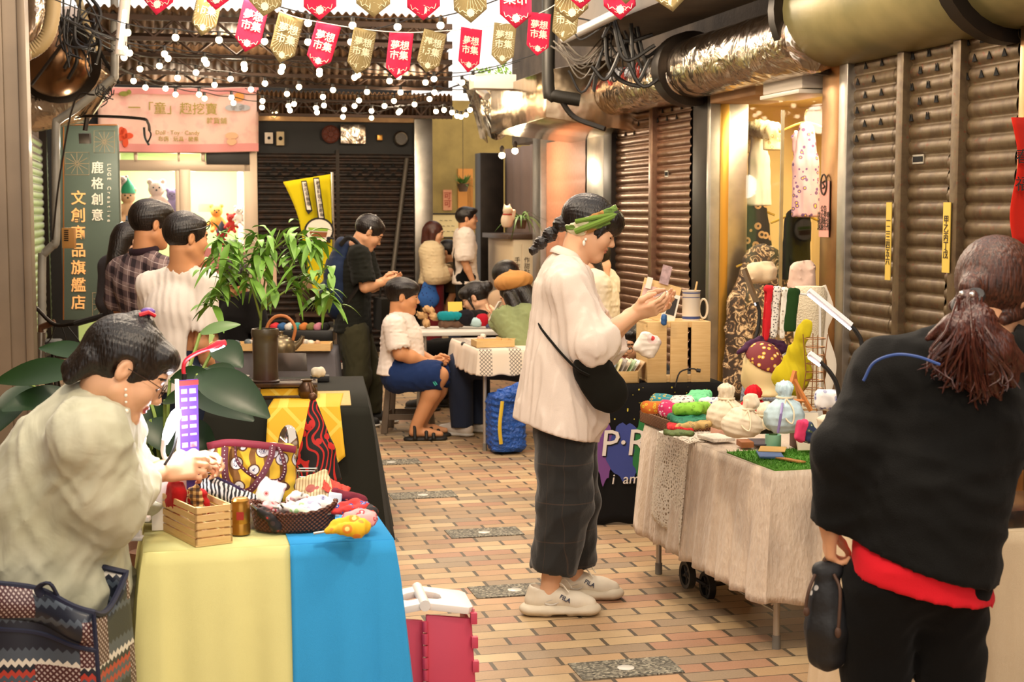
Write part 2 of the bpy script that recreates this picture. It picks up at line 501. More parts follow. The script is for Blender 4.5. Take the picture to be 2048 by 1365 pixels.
def slat_wall(fn, z0, z1, pitch, depth):
    """fn(t, out, z) -> point; rolled slats with a bulging profile"""
    b = MB(); prof = ((0, 0), (.0, .07), (.55, .16), (.95, .4), (1, .55), (.8, .78), (.35, .9), (0, .94))
    n = int((z1 - z0) / pitch); rows = [(z0 + (k + q) * pitch, o * depth) for k in range(n) for o, q in prof] + [(z0 + n * pitch, 0)]
    vs = [fn(t, o, z) for z, o in rows for t in (0, 1)]
    b.add(vs, [(2 * i, 2 * i + 1, 2 * i + 3, 2 * i + 2) for i in range(len(rows) - 1)])
    return b
def shutter(v0, v1, z1, m, label, pitch=.075, holes=None, u=UR, name='rolling_shutter', slot=None, group='rolling shutters along the alley'):
    v0, v1 = min(v0, v1) - .03, max(v0, v1) + .03
    o = thing(name, label, 'shutter', uv(u, (v0 + v1) / 2, 0), TH, group); w = v1 - v0; sgn = -1 if u > 0 else 1
    b = slat_wall(lambda t, q, z: (sgn * (.02 + q), (t - .5) * w * -sgn, z), .06, z1, pitch, .013)
    if holes:
        top, n, cols, kind = holes; k0 = int((z1 - .06) / pitch)
        for r in range(n):
            z = .06 + (k0 - 1 - r - top) * pitch + pitch * .5
            for c in range(cols - (r % 2)):
                y = ((c + .5 + (r % 2) * .5) / cols - .5) * w * .86
                for dy in ((0,) if kind == 1 else (-.008, .008)):
                    X = T((sgn * .0335, y + dy, z)); q = .02 if kind == 1 else .01
                    b.add([(0, -q, -.018), (0, q, -.018), (0, q * .2, .018), (sgn * .004, -q, -.018), (sgn * .004, q, -.018), (sgn * .004, q * .2, .018)],
                          [(0, 1, 2), (5, 4, 3), (0, 3, 4, 1), (1, 4, 5, 2), (2, 5, 3, 0)], 1, X)
    b.build('curtain', [m, HOLE], o, ang=50)
    b = MB(); b.box((-.03, -w / 2, 0), (.03, w / 2, .065)); b.build('bottom_bar', m, o, bevel=.004)
    if slot:
        b = MB(); b.bc((sgn * .033, slot[0], slot[1]), (.008, slot[2] + .02, .045)); b.build('slot_frame', METAL, o)
        b = MB(); b.bc((sgn * .0355, slot[0], slot[1]), (.008, slot[2], .027)); b.build('mail_slot', HOLE, o)
    return o
def post(name, px0, px1, z1, m, u0=UR - .07, u1=UR + .2, z0=0, v=None):
    v0, v1 = v or sorted((vR(px0, u0), vR(px1, u0)))
    b = MB(); b.box((u0, v0, z0), (u1, v1, z1)); return tag(b.build(name, m, fr='alley', bevel=.006), kind='structure')
BRASS = mat('warm_steel', '#b78a5c', .28, 1, var=(5, .35))
zt = 2.62
# right wall: solid behind the shutters, open at the two shops
b = MB()
for v0, v1, z0, z1 in ((-3, vR(1642), 0, 4.2), (vR(1438) + .5, vR(1068), 0, 4.2), (vR(1642), vR(1438) + .5, 2.36, 4.2), (vR(1068), vR(957), 2.3, 4.2)):
    if z0 < 1: b.box((UR + .07, v0, 0), (UR + .3, v1, 2.36))
    b.box((UR + .4, v0, 2.36), (UR + .6, v1, z1))
tag(b.build('wall_right', WALLM, fr='alley'), kind='structure')
g = 'olive rolling shutters behind the ponytailed shopper'
shutter(vR(1690), vR(1789), 2.5, SH_GRN, 'olive brown rolling shutter next to the shop doorway with a pink sticker', holes=(1, 6, 3, 1), group=g)
shutter(vR(1798), vR(1899), 2.6, SH_GRN, 'olive brown rolling shutter with a black mail slot, between two yellow-tagged posts', holes=(1, 6, 3, 2), slot=(0, 1.84, .09), group=g)
shutter(vR(1911), vR(2032), 2.75, SH_GRN, 'olive brown rolling shutter beside the red cloth, behind the ponytailed head', pitch=.078, holes=(1, 6, 4, 1), group=g)
shutter(vR(2060), vR(2060) - 1.6, 2.75, SH_GRN, 'olive brown rolling shutter past the red cloth', pitch=.078, group=g)
g = 'bronze rolling shutters behind the woman with the phone'
shutter(vR(1222), vR(1297), 2.5, SH_COP, 'bronze rolling shutter farther from the lit clothes shop, behind the woman with the phone', pitch=.062, holes=(1, 4, 4, 1), group=g)
shutter(vR(1302), vR(1384), 2.56, SH_COP, 'bronze rolling shutter nearer the lit clothes shop, with a small square hole', pitch=.062, holes=(1, 4, 4, 1), slot=(0, 1.86, .05), group=g)
for nm, a, c, z, m in (('trim_1', 1673, 1690, 2.45, METAL), ('trim_2', 1787, 1800, 2.6, SH_GRN), ('trim_3', 1897, 1913, 2.7, SH_GRN), ('trim_4', 2030, 2062, 2.75, BRASS),
                       ('trim_5', 1296, 1303, 2.56, SH_COP), ('trim_6', 1384, 1412, 2.7, DARK), ('trim_7', 1412, 1419, 2.55, METAL), ('trim_8', 1206, 1222, 2.6, DARK),
                       ('trim_9', 1173, 1206, 2.45, METAL), ('trim_10', 1065, 1081, 2.45, METAL), ('trim_11', 950, 961, 2.25, DARK)):
    post(nm, a, c, z, m)
post('trim_12', 1640, 1674, 2.45, BRASS, u0=UR - .06)
post('trim_13', 1418, 1431, 2.4, mat('red_paint', '#7c2f22', .4, .2), u0=UR + .02, u1=UR + .08)
post('trim_14', 1431, 1440, 2.4, mat('gilt_trim', '#c79c4c', .3, .8), u0=UR, u1=UR + .06)
# pink board shutter of flat slats
v0, v1 = vR(1173), vR(1081)
b = slat_wall(lambda t, q, z: (UR - .01 - q * .25, v0 + (v1 - v0) * (1 - t), z), .02, 2.4, .185, .012)
t = b.build('board_shutter', mat('salmon_board', '#c98a6a', .55, var=(30, .12)), fr='alley', ang=30)
tag(t, 'salmon pink board shutter between two steel posts', 'shutter')

# left side: pillar, wall, shutters seen edge on
PV = 7.9
uP = onv(53, 425, PV)[0]
b = MB(); b.box((-2.4, PV, 0), (uP, PV + .5, 4)); b.box((-2.4, PV - .05, 0), (onv(14, 425, PV - .05)[0], PV + .1, 4)); b.box((uP - .02, PV - .02, 0), (uP + .02, PV + .03, 4))
tag(b.build('pillar_left', mat('taupe_paint', '#7c6b58', .45, .25, var=(3, .2)), fr='alley', bevel=.008), kind='structure')
b = MB(); b.box((-2.6, PV + .3, 0), (UL, 24, 4.2)); b.box((-3.0, -3, 0), (-2.4, PV + .4, 4.2)); tag(b.build('wall_left', WALLM, fr='alley'), kind='structure')
g = 'bright steel shutters seen edge on along the darker side wall'
va, vb, vc = onu(62, 425, UL)[0], onu(82, 425, UL)[0], onu(98, 425, UL)[0]
shutter(va - .4, vb, 2.35, METAL, 'steel rolling shutter seen edge on next to the taupe pillar', pitch=.075, u=UL, group=g)
shutter(vb + .15, vc, 2.3, METAL, 'steel rolling shutter seen edge on behind the drainpipe', pitch=.075, u=UL, group=g)
b = MB(); b.box((UL, vb, 0), (UL + .07, vb + .14, 2.5)); b.box((UL, vc + .05, 0), (UL + .06, vc + .15, 2.5)); tag(b.build('trim_15', DARK, fr='alley'), kind='structure')
b = MB(); b.box((UL, vc + .3, 0), (UL + .1, vc + .75, 2.3)); tag(b.build('lit_gap_1', mat('orange_lit', '#d08a3c', .5), fr='alley'), kind='structure')  # block standing for a lit gap, its orange light put into the colour

# back wall with the toy shop opening, dark header, steel post
u0, u1, u2, u3 = uB(150), uB(512), uB(826), uB(862)
ztop = zB(303)
b = MB()
b.box((-3, VB, 0), (u0, VB + .15, 3)); b.box((u0, VB, ztop), (u1, VB + .15, 3)); b.box((u1, VB + .04, 0), (u2, VB + .18, 3))
tag(b.build('wall_back', mat('black_header', '#0f0e0d', .6, var=(4, .3)), fr='alley'), kind='structure')
b = MB(); b.box((u2, VB - .12, 0), (u3, VB + .1, zB(235))); tag(b.build('trim_16', METAL, fr='alley', bevel=.01), kind='structure')
b = MB(); b.box((u1, VB - .06, zB(243)), (u2 + .1, VB + .02, zB(231))); tag(b.build('trim_17', mat('bare_wood_beam', '#c9a070', .7, var=(8, .25)), fr='alley'), kind='structure')
g = 'black rolling shutters closing the end of the alley'
for pa, pb, lab in ((517, 672, 'black rolling shutter next to the toy shop, behind the yellow flag'), (679, 826, 'black rolling shutter with the long pole leaning on it')):
    ua, ub = uB(pa), uB(pb); o = thing('rolling_shutter', lab, 'shutter', uv((ua + ub) / 2, VB, 0), TH, g); w = ub - ua
    b = slat_wall(lambda t, q, z: ((t - .5) * w, -.01 - q, z), .06, zB(300), .068, .022)
    for r in range(4):
        for c in range(6 - r % 2):
            b.add([(-.035, 0, -.02), (.035, 0, -.02), (0, 0, .025), (0, .01, 0)], [(0, 1, 2), (0, 3, 1), (1, 3, 2), (2, 3, 0)], 1,
                  T((((c + .5 + (r % 2) * .5) / 6 - .5) * w * .9, -.04, zB(330 + r * 9))))
    b.build('curtain', [SH_BLK, HOLE], o, ang=50)
    b = MB(); b.box((-w / 2, -.045, 0), (w / 2, .0, .06)); b.build('bottom_bar', SH_BLK, o)
b = MB(); b.box((uB(672), VB - .03, 0), (uB(679), VB + .02, zB(300))); tag(b.build('trim_18', DARK, fr='alley'), kind='structure')
# farther yellow wall beyond the post
b = MB(); b.box((uB(840), 18.6, 0), (uB(1060, 18.6), 18.75, 3)); tag(b.build('wall_far', mat('yellow_wall', '#a88e4c', .8, var=(4, .3)), fr='alley'), kind='structure')

# corrugated roof at the end of the alley, purlins and trusses
RUST = mat('rusty_roof', '#6a4e34', .7, .15, var=(5, .55))
def corr(va, za, vb, zb, px0, px1, q0=180):
    b = MB(); ua, ub = uB(px0, va), uB(px1, va); uc, ud = uB(q0, vb), uB(px1, vb)
    def f(i, j): return (ua + (ub - ua) * i) * (1 - j) + (uc + (ud - uc) * i) * j, va + (vb - va) * j, za + (zb - za) * j + .014 * sin(i * 2 * pi * 44)
    return b.sheet(f, 264, 2)
zat = lambda py, v: onv(600, py, v)[1]
for i, (va, pa, vb, pb, x1) in enumerate(((16.7, 232, 15.0, 184, 905), (15.1, 172, 13.2, 95, 898), (13.4, 100, 11.4, 24, 895))):
    tag(corr(va, zat(pa, va), vb, zat(pb, vb), 517 if i == 0 else 180, x1, 517 if i == 0 else 180).build(f'roof_{"abc"[i]}', RUST, fr='alley', solid=.004, ang=80), kind='structure')
TR = mat('truss_iron', '#3a2618', .7, .3, var=(9, .4))
for v, py in ((15.4, 192), (14.4, 132), (13.5, 108), (12.5, 70), (11.6, 34)):
    b = MB(); ua, ub = uB(522 if v == 15.4 else 190, v), uB(905, v); z = zat(py, v) - .02; z2 = z - .16
    b.box((ua, v - .02, z - .04), (ub, v + .02, z)); b.box((ua, v - .02, z2 - .03), (ub, v + .02, z2))
    n = 18
    for k in range(n):
        a = ua + (ub - ua) * k / n; c = ua + (ub - ua) * (k + 1) / n
        b.tube([(a, v, z2 if k % 2 else z - .03), (c, v, z - .03 if k % 2 else z2)], .011, 6)
    tag(b.build('roof_truss', TR, fr='alley'), f'rusty lattice truss carrying the corrugated roof, {["lowest of five", "fourth from the top", "middle one", "second from the top", "topmost"][[15.4, 14.4, 13.5, 12.5, 11.6].index(v)]}', 'truss', 'lattice trusses under the roof')
b = MB(); b.sheet(lambda i, j: (-1.6 + 4.4 * i, 8.6 + 3.0 * j, 3.62 - .07 * j + .012 * sin(i * 160)), 200, 2)
t = NT('milky_sheet'); t.set(color='#efe9f2', rough=.4)
tr = t.n('BsdfTranslucent', {0: (.93, .9, .97, 1)}); mx = t.n('MixShader', {0: .75, 1: t.b.outputs[0], 2: tr.outputs[0]})
t.L.new(mx.outputs[0], t.t.nodes['Material Output'].inputs[0])
tag(b.build('roof_sheet', t.m, fr='alley', ang=80), kind='structure')
# ---------------------------------------------------------------- ducts, signs, lights and bunting above the alley
FOIL = NT('crumpled_foil'); FOIL.set(color='#cdbfae', metal=1, rough=.2); FOIL.bump(FOIL.noise(5, detail=3, distortion=.8), .55, .06); FOIL = FOIL.m
PAINTD = mat('painted_duct', '#8f8458', .4, .25, var=(3, .35), bump=(8, .15), color2='#6f6a44')
CABLE = mat('black_cable', '#15120f', .5)
def along(u, z): return Matrix(((B.x, 0, A.x, (B * u).x), (B.y, 0, A.y, (B * u).y), (0, -1, 0, z), (0, 0, 0, 1)))   # local z runs along the alley
def duct(label, u, z, r, va, vb, m, rings=(), caps=True, group='ventilation ducts above the shutters', name='duct'):
    va, vb = min(va, vb), max(va, vb)
    o = thing(name, label, 'duct', uv(u, va, z - r), TH, group)
    b = MB(); n = 12; L = vb - va
    prof = [(r * .75, 0), (r * .96, .02)] + [(r, .05 + (L - .1) * i / n) for i in range(n + 1)] + [(r * .96, L - .02), (r * .75, L)]
    X = T((0, 0, r), (-pi / 2, 0, 0))
    b.lathe(prof, 32, 0, X); b.build('pipe', m, o)
    for v, rr, w in rings:
        b = MB(); b.lathe([(r * .9, v - va - w / 2), (rr, v - va - w / 2), (rr, v - va + w / 2), (r * .9, v - va + w / 2)], 32, 0, X); b.build('flange', DARK, o)
    return o
duct('fat olive painted duct over the olive shutters', 3.66, 2.68, .31, 1.6, vR(1655, 3.66), PAINTD, rings=((vR(2010, 3.66), .37, .1), (vR(1652, 3.66), .35, .08)))
duct('crumpled shiny foil duct over the lit clothes shop', 3.55, 2.54, .2, vR(1640, 3.55) + .05, vR(1380, 3.55), FOIL, rings=((vR(1376, 3.55), .25, .14),))
d3 = duct('steel duct end with a red painted scrawl, over the bronze shutters', 3.5, 2.5, .175, vR(1370, 3.5), vR(1195, 3.5), FOIL)
RED = mat('red_scrawl', '#b3362a', .6)
b = MB(); rr = random.Random(3)
for k in range(5):
    v = vR(1205 + 28 * k, 3.5)
    for q in range(3):
        a0 = rr.uniform(-.4, .2); pts = [(3.5 - .18 * cos(a0 + .22 * i), v - .03 * q + rr.uniform(-.025, .025), 2.5 + .18 * sin(-(a0 + .22 * i) + .4)) for i in range(4)]
        b.tube(pts, .006, 5)
b.build('scrawl_lettering', RED, d3, fr='alley')
# gutter panel and cable bundles over the ducts
b = MB(); b.box((3.05, vR(1600, 3.1), 2.86), (3.6, vR(1120, 3.1), 3.5)); tag(b.build('fascia_board', mat('grey_brown_board', '#54483c', .7, var=(3, .4)), fr='alley'), 'grey brown fascia board running over the foil ducts', 'board')
b = MB(); b.tube([uv(3.0, vR(1128, 3.0), 2.86), uv(2.95, vR(1245, 2.95), 2.86)], .035, 10); tag(b.build('light_tube', mat('pale_tube', '#d8d6d6', .3, .6)), 'pale round tube lying along the top of the fascia board', 'pipe')
rr = random.Random(5)
b = MB()
for k in range(26):
    p0 = (1235 + rr.uniform(-30, 40), rr.uniform(-20, 90)); p1 = (p0[0] + rr.uniform(-90, 110), p0[1] + rr.uniform(20, 130))
    s = 275 + rr.uniform(-8, 25); mid = ((p0[0] + p1[0]) / 2 + rr.uniform(-30, 30), max(p0[1], p1[1]) + rr.uniform(0, 50))
    b.tube(bez([at(*p0, s), at(*mid, s), at(*p1, s)], 12), rr.choice((.006, .009, .013)), 6)
tag(b.build('cable_tangle', CABLE), 'tangle of black cables hanging in front of the foil ducts', 'cables', kind='stuff')
b = MB()
for k in range(9):
    p0 = (1110 + rr.uniform(-10, 20), 90 + rr.uniform(-10, 15)); p1 = (1220 + rr.uniform(-20, 20), 60 + rr.uniform(0, 50)); s = 268 + rr.uniform(0, 10)
    b.tube(bez([at(*p0, s), at((p0[0] + p1[0]) / 2, 110 + rr.uniform(0, 50), s), at(*p1, s)], 12), .006, 6)
tag(b.build('cable_loops', mat('grey_cable', '#6d665c', .5)), 'loops of grey cable under the pale tube by the dark pipe', 'cables', kind='stuff')
b = MB(); b.tube(bez([at(1212, 75, 285), at(1218, 130, 285), at(1250, 165, 285), at(1330, 180, 290)], 16), .016, 8)
tag(b.build('hanging_cable', CABLE), 'thick black cable looping across the red-scrawled duct', 'cable')
b = MB(); b.tube(bez([at(1118, 195, 262), at(1150, 235, 262), at(1210, 258, 265)], 10), .02, 8)
tag(b.build('bent_cable', CABLE), 'black cable bending down beside the steel hood', 'cable')
b = MB(); b.tube(bez([at(1097, -30, 262), at(1097, 90, 262), at(1098, 185, 262), at(1110, 192, 262), at(1160, 200, 262)], 16), .05, 12)
tag(b.build('dark_pipe', mat('dark_pipe', '#2a2823', .5, .4)), 'dark downpipe at the corner of the steel hood', 'pipe')
# steel hood over the far stalls, with underside
HOOD = NT('brushed_hood'); HOOD.set(color='#c2ab8b', metal=1, rough=.17); HOOD.bump(HOOD.noise(2.5), .25, .05); HOOD = HOOD.m
b = MB(); va, vb = onu(1092, 425, 2.95)[0], onu(982, 425, 2.95)[0]
b.add([(2.95, va, 2.3), (2.95, vb, 2.28), (3.7, va, 2.2), (3.7, vb, 2.2), (2.95, va, 2.66), (2.95, vb, 2.66), (3.7, va, 2.8), (3.7, vb, 2.8)],
      [(0, 4, 5, 1), (0, 1, 3, 2), (4, 6, 7, 5), (0, 2, 6, 4), (1, 5, 7, 3)]); b.build
tag(b.build('steel_hood', HOOD, fr='alley', bevel=.006), 'polished steel hood jutting out above the pink board shutter', 'hood')
b = MB(); va, vb = onu(984, 425, 3.1)[0], onu(900, 425, 2.95)[0]
b.sheet(lambda i, j: (3.0 + .25 * i + .04 * sin(j * 9), va + (vb - va) * j, 2.85 - .55 * i ** 2 + .03 * sin(j * 14)), 8, 14)
tag(b.build('foil_hood', FOIL, fr='alley', solid=.01), 'crumpled foil hood at the far corner, under the small warm bulbs', 'hood')
# ledge with plants and a security camera
b = MB(); p = at(985, 150, 240); b.bc((0, 0, -.06), (.5, .2, .12)); o = thing('ledge_planter', 'white planter box of bright green plants under the sky opening', 'planter', p - Vector((0, 0, .12)), TH)
b = MB(); b.bc((0, 0, .06), (.36, .2, .12)); b.build('box', mat('white_paint', '#e6ded2', .6), o, bevel=.006)
b = MB()
for k in range(90):
    a = rr.uniform(0, 6.28); q = Vector((rr.uniform(-.17, .17), rr.uniform(-.07, .07), .12 + abs(rr.gauss(0, .035))))
    d = Vector((cos(a), sin(a), rr.uniform(.2, 1.2))).normalized() * rr.uniform(.03, .06); w = d.cross(Vector((0, 0, 1))).normalized() * .012
    b.add([q, q + d * .5 + w, q + d, q + d * .5 - w], [(0, 1, 2, 3)])
b.build('foliage', mat('lime_leaf', '#8fbf3a', .5), o)
o = thing('security_camera', 'white bullet security camera fixed to the corner of the steel hood', 'camera', at(966, 200, 236), TH)
b = MB(); X = T((0, 0, .06), (radians(-62), 0, radians(20))); b.lathe([(.028, -.08), (.034, -.075), (.034, .07), (.03, .075)], 16, 0, X @ T((0, 0, 0))); b.build('body', mat('camera_white', '#e9dfd0', .4), o)
b = MB(); b.lathe([(.001, .076), (.027, .076), (.027, .07)], 16, 0, X @ Matrix.Rotation(pi, 4, 'X')); b.build('lens', HOLE, o)
b = MB(); b.tube([(0, 0, .09), (.02, .03, .16), (.05, .06, .18)], .012, 8); b.build('bracket', METAL, o)
b = MB(); b.tube(bez([at(962, 195, 236), at(955, 170, 236), at(970, 150, 237), at(985, 165, 238)], 14), .008, 6); b.tube(bez([at(975, 185, 236), at(950, 160, 236), at(948, 140, 237)], 10), .006, 6)
tag(b.build('red_cable', mat('red_cable', '#a8301e', .5)), 'red cable curling above the white security camera', 'cable')

# ---- far side: curtained stall with counter and two spot bulbs
v0, v1 = vR(1066), vR(960); CUR = fabric('mauve_curtain', '#86736a', fold=.1)
b = MB(); b.sheet(lambda i, j: (UR + .28 + .035 * sin(i * 40), v0 + (v1 - v0) * i, .3 + 2.0 * j), 60, 6)
tag(b.build('stall_curtain', CUR, fr='alley', solid=.006), 'mauve grey curtain closing the far stall behind the counter', 'curtain')
o = thing('stall_counter', 'white counter hung with handwritten paper strips, under the cat figurine', 'counter', uv(UR - .02, (v0 + v1) / 2 - .35, 0), TH)
b = MB(); b.bc((.1, 0, .66), (.42, 1.15, 1.3)); b.build('body', mat('cream_panel', '#e2cfae', .6), o, bevel=.006)
b = MB(); b.bc((.08, 0, 1.335), (.5, 1.2, .05)); b.build('top', mat('dark_wood', '#4a3526', .4), o, bevel=.004)
for k in range(4):
    b = MB(); b.bc((-.07 + .1 * k, -.58, .95), (.085, .006, .62)); q = b.build('paper_strip', mat('paper_strip', '#ead9b8', .8), o)
    text('\n'.join('手作甜點飲料'[k % 2:k % 2 + 5]), .062, wallX((-.07 + .1 * k, -.586, .97), (0, -1, 0)), mat('ink', '#3a2c20', .7), q)
for k, (px, py) in enumerate(((1004, 311), (1030, 302))):
    p = at(px, py, 215); o = thing('spot_bulb', ('bare round bulb glowing under the hood, nearer the yellow wall' if k == 0 else 'bare round bulb glowing under the hood, nearer the pink board shutter'), 'bulb', p, 0, 'bare bulbs under the steel hood')
    b = MB(); b.ell((0, 0, 0), .03); b.build('glass', mat('bulb_glow', '#fff0d0', .3, em=('#ffd9a0', 22)), o)
    b = MB(); b.lathe([(.018, .02), (.022, .07), (.01, .09)], 10); b.build('socket', DARK, o)
lamp('stall_lamp', at(1018, 330, 218), 14, WARM, .05)

# ---- strings of bulbs
BULB = mat('string_bulb_glow', '#fff2d8', .3, em=('#ffdfae', 14))
STR = [[(616, 46), (705, 51), (795, 54), (881, 51)], [(255, 65), (351, 75), (438, 80), (529, 83), (616, 84), (702, 84)],
       [(249, 98), (329, 108), (409, 120), (488, 129), (565, 134), (639, 142), (709, 155), (779, 162), (851, 165), (924, 165)],
       [(259, 106), (336, 117), (413, 127), (489, 137), (562, 143), (639, 148), (716, 150), (797, 153), (868, 158), (946, 156)],
       [(248, 115), (319, 132), (392, 145), (461, 158), (530, 167), (598, 174), (666, 180), (734, 184), (801, 185), (869, 185), (929, 192)],
       [(280, 138), (355, 156), (429, 170), (502, 179), (574, 188), (646, 194), (718, 201), (788, 202), (859, 198)],
       [(267, 162), (331, 177), (398, 189), (463, 195), (525, 202), (588, 208), (648, 211), (709, 212), (769, 212), (829, 209)],
       [(291, 175), (351, 189), (409, 197), (467, 206), (524, 215), (577, 212), (632, 216), (688, 219), (743, 222), (797, 225)],
       [(580, 221), (634, 225), (686, 234), (743, 236), (800, 222), (872, 223), (888, 220), (904, 225), (914, 232), (922, 234), (932, 230), (940, 220)]]
WHERE = ['topmost strand, four bulbs in front of the dark beams', 'second strand from the top, ending behind the red flags', 'third strand from the top, running to the security camera',
         'strand crossing just under the tips of the flags', 'strand midway between the flags and the dark wall', 'strand sagging just above the pink banner',
         'strand drooping across the top edge of the pink banner', 'strand nearest the wooden beam on the dark wall', 'lowest strand, ending in a cluster by the foil hood']
for k, L in enumerate(STR):
    P3 = []
    for px, py in L:
        s = 318 - (py - 45) * .62
        P3.append(at(px, py, s))
    o = thing('bulb_string', f'string of warm bulbs, {WHERE[k]}', 'string lights', P3[0], 0, 'strings of bulbs across the alley')
    up = Vector((0, 0, .055)); cab = []
    ext = [P3[0] + (P3[0] - P3[1]) * 1.6 + Vector((0, 0, .12))] + P3 + [P3[-1] + (P3[-1] - P3[-2]) * 1.6 + Vector((0, 0, .12))]
    for i, p in enumerate(ext):
        cab.append(p + up)
        if i < len(ext) - 1: cab.append((p + ext[i + 1]) / 2 + up - Vector((0, 0, .012)))
    b = MB(); b.tube(bez(cab, len(cab) * 3), .0045, 5); b.build('cable', CABLE, o, world=True)
    q0 = None
    for p in P3:
        if q0 is None:
            b = MB(); b.ell((0, 0, 0), .0235, nu=12, nv=8); q0 = b.build('bulb', BULB, o); q0.location = p - o.location
            b = MB(); b.lathe([(.013, .018), (.014, .05), (.006, .056)], 8); b.build('socket', CABLE, q0)
        else: dup(q0, p - o.location, parent=o)

# ---- bunting
FR = fabric('flag_red', '#d02a4a', fold=.05); FK = fabric('flag_khaki', '#8d7d55', fold=.05)
FT = mat('flag_print', '#efe4cf', .8); FTK = mat('flag_print_khaki', '#e6dcb8', .8); GOLD = mat('flag_rays', '#b7a878', .8)
def flag(par, p_top, p_tip, wpx, s, red, back, n=0):
    c = at(*p_top, s); t = at(*p_tip, s); w = wpx / s; dn = (t - c); Lh = dn.length
    y = -dn.normalized(); z = Vector((0, -1, 0)).lerp(-A, .5 if not back else .2); z = (z - y * z.dot(y)).normalized(); x = y.cross(z)
    z = (z + x * (.12 * ((n * 7) % 5 - 2))).normalized(); z = (z - y * z.dot(y)).normalized(); x = y.cross(z)
    X = Matrix((x, y, z)).transposed().to_4x4(); X.translation = c
    def f(i, j):
        hh = Lh * (.77 + .23 * (1 - abs(2 * i - 1)))
        return ((i - .5) * w, -hh * j, .004 * sin(j * 4 + n) * w * 10 * .3 + .003 * sin(i * 7 + n))
    b = MB(); b.sheet(f, 12, 10, 0, X)
    o = b.build('flag', FR if red else FK, par, world=True, solid=.0022)
    d = .0045; pr = FT if red else FTK
    Xt = X if not back else X @ Matrix.Diagonal((-1, 1, 1, 1))
    text('夢想\n市集', w * .40, Xt @ T((0, -Lh * .40, d)), pr, o, world=True, sp=.95, line=1.02, bold=.012)
    b = MB(); q = Xt @ T((0, -Lh * .83, d))
    b.add([(0, 0, 0)] + [(w * .115 * (1 + .13 * (k % 2)) * cos(k * pi / 12), w * .115 * (1 + .13 * (k % 2)) * sin(k * pi / 12), 0) for k in range(24)], [(0, 1 + k, 1 + (k + 1) % 24) for k in range(24)], 0, q)
    for k in range(8): b.tube([q @ Vector((w * .14 * cos(k * pi / 4), w * .14 * sin(k * pi / 4), 0)), q @ Vector((w * .2 * cos(k * pi / 4 + .3), w * .13 * sin(k * pi / 4 + .3), 0))], .0012, 4)
    for sx in (-1, 1):
        b.tube(bez([q @ Vector((sx * w * .16, 0, 0)), q @ Vector((sx * w * .25, .012, 0)), q @ Vector((sx * w * .33, .004, 0)), q @ Vector((sx * w * .38, .028, 0))], 10), .0015, 4)
    if not red:
        for k in range(36):
            a = 2 * pi * k / 36; q2 = Xt @ T((0, -Lh * .42, d - .001)); e = Vector((cos(a), sin(a), 0))
            m = min(w * .47 / max(abs(e.x), 1e-3), Lh * .36 / max(abs(e.y), 1e-3)); b.tube([q2 @ (e * w * .3), q2 @ (e * m)], .0007, 3)
    b.build('rosette', pr if red else FTK, o, world=True)
def bunting(label, L, s, back):
    c0 = at(*L[0][0], s); o = thing('bunting', label, 'bunting', c0, 0, 'market bunting over the alley')
    pts = [at(L[0][0][0] - 80, L[0][0][1] - 25, s)] + [at(*q[0], s) for q in L] + [at(L[-1][0][0] + 80, L[-1][0][1] - 30, s)]
    b = MB(); b.tube(bez(pts, 50), .0028, 5); b.build('cord', mat('white_cord', '#e8e2d8', .8), o, world=True)
    for n, (tp, ti, w, r) in enumerate(L): flag(o, tp, ti, w, s, r, back, n)
bunting('bunting of red and khaki pennants facing the camera, lower row', [((425, -28), (402, 72), 52, 0), ((514, 2), (490, 104), 52, 1), ((583, 32), (559, 126), 52, 0), ((658, 48), (632, 137), 50, 1),
        ((731, 59), (713, 149), 46, 0), ((803, 65), (793, 158), 49, 1), ((871, 63), (852, 145), 46, 0), ((943, 57), (936, 145), 45, 1), ((1011, 47), (1003, 131), 45, 0), ((1080, 26), (1074, 112), 46, 1), ((1135, -4), (1127, 84), 50, 0)], 330, False)
bunting('bunting of red and khaki pennants seen from behind, upper row cut by the photo edge', [((330, -95), (312, 30), 64, 1), ((442, -102), (431, 20), 64, 1), ((540, -85), (527, 33), 66, 0), ((640, -80), (640, 41), 66, 1), ((745, -86), (747, 35), 68, 0),
        ((847, -80), (847, 41), 68, 1), ((937, -72), (942, 46), 66, 0), ((1030, -62), (1032, 57), 66, 1), ((1140, -75), (1145, 46), 66, 0), ((1235, -82), (1241, 40), 66, 1), ((1335, -95), (1346, 24), 64, 0)], 420, True)
bunting('short bunting of two pennants in front of the others, cut by the top edge', [((1165, -110), (1161, 18), 66, 1), ((1252, -125), (1252, 8), 66, 0)], 450, True)

# ---- pipes and ducts of the darker side
PVC = mat('grey_pvc', '#8d8a80', .4, var=(4, .3))
b = MB(); b.tube(bez([at(229, -40, 265), at(229, 60, 265), at(229, 148, 265), at(222, 160, 265), at(150, 218, 265), at(118, 240, 265), at(112, 256, 265), at(112, 380, 265), at(112, 478, 265), at(104, 492, 265), at(88, 508, 265), at(84, 522, 265), at(84, 700, 265)], 48), .031, 14)
tag(b.build('drain_pipe', PVC), 'grey plastic drainpipe bending across in front of the green sign', 'pipe')
o = thing('foil_duct', 'big shiny foil duct with a dark rim at the top corner by the pillar', 'duct', at(110, 150, 262), TH)
X = wallX(at(108, 128, 262), (.15, -1, -.35))
b = MB(); b.lathe([(.26, -.9), (.27, -.05), (.25, .02), (.17, .1), (.05, .13), (.001, .135)], 32, 0, X); b.build('drum', mat('bronze_drum', '#8c6a4c', .25, 1, var=(4, .2), bump=(6, .2)), o, world=True)
b = MB(); b.lathe([(.2, -.25), (.33, -.24), (.34, -.12), (.28, -.1)], 32, 0, X); b.build('rim', DARK, o, world=True)
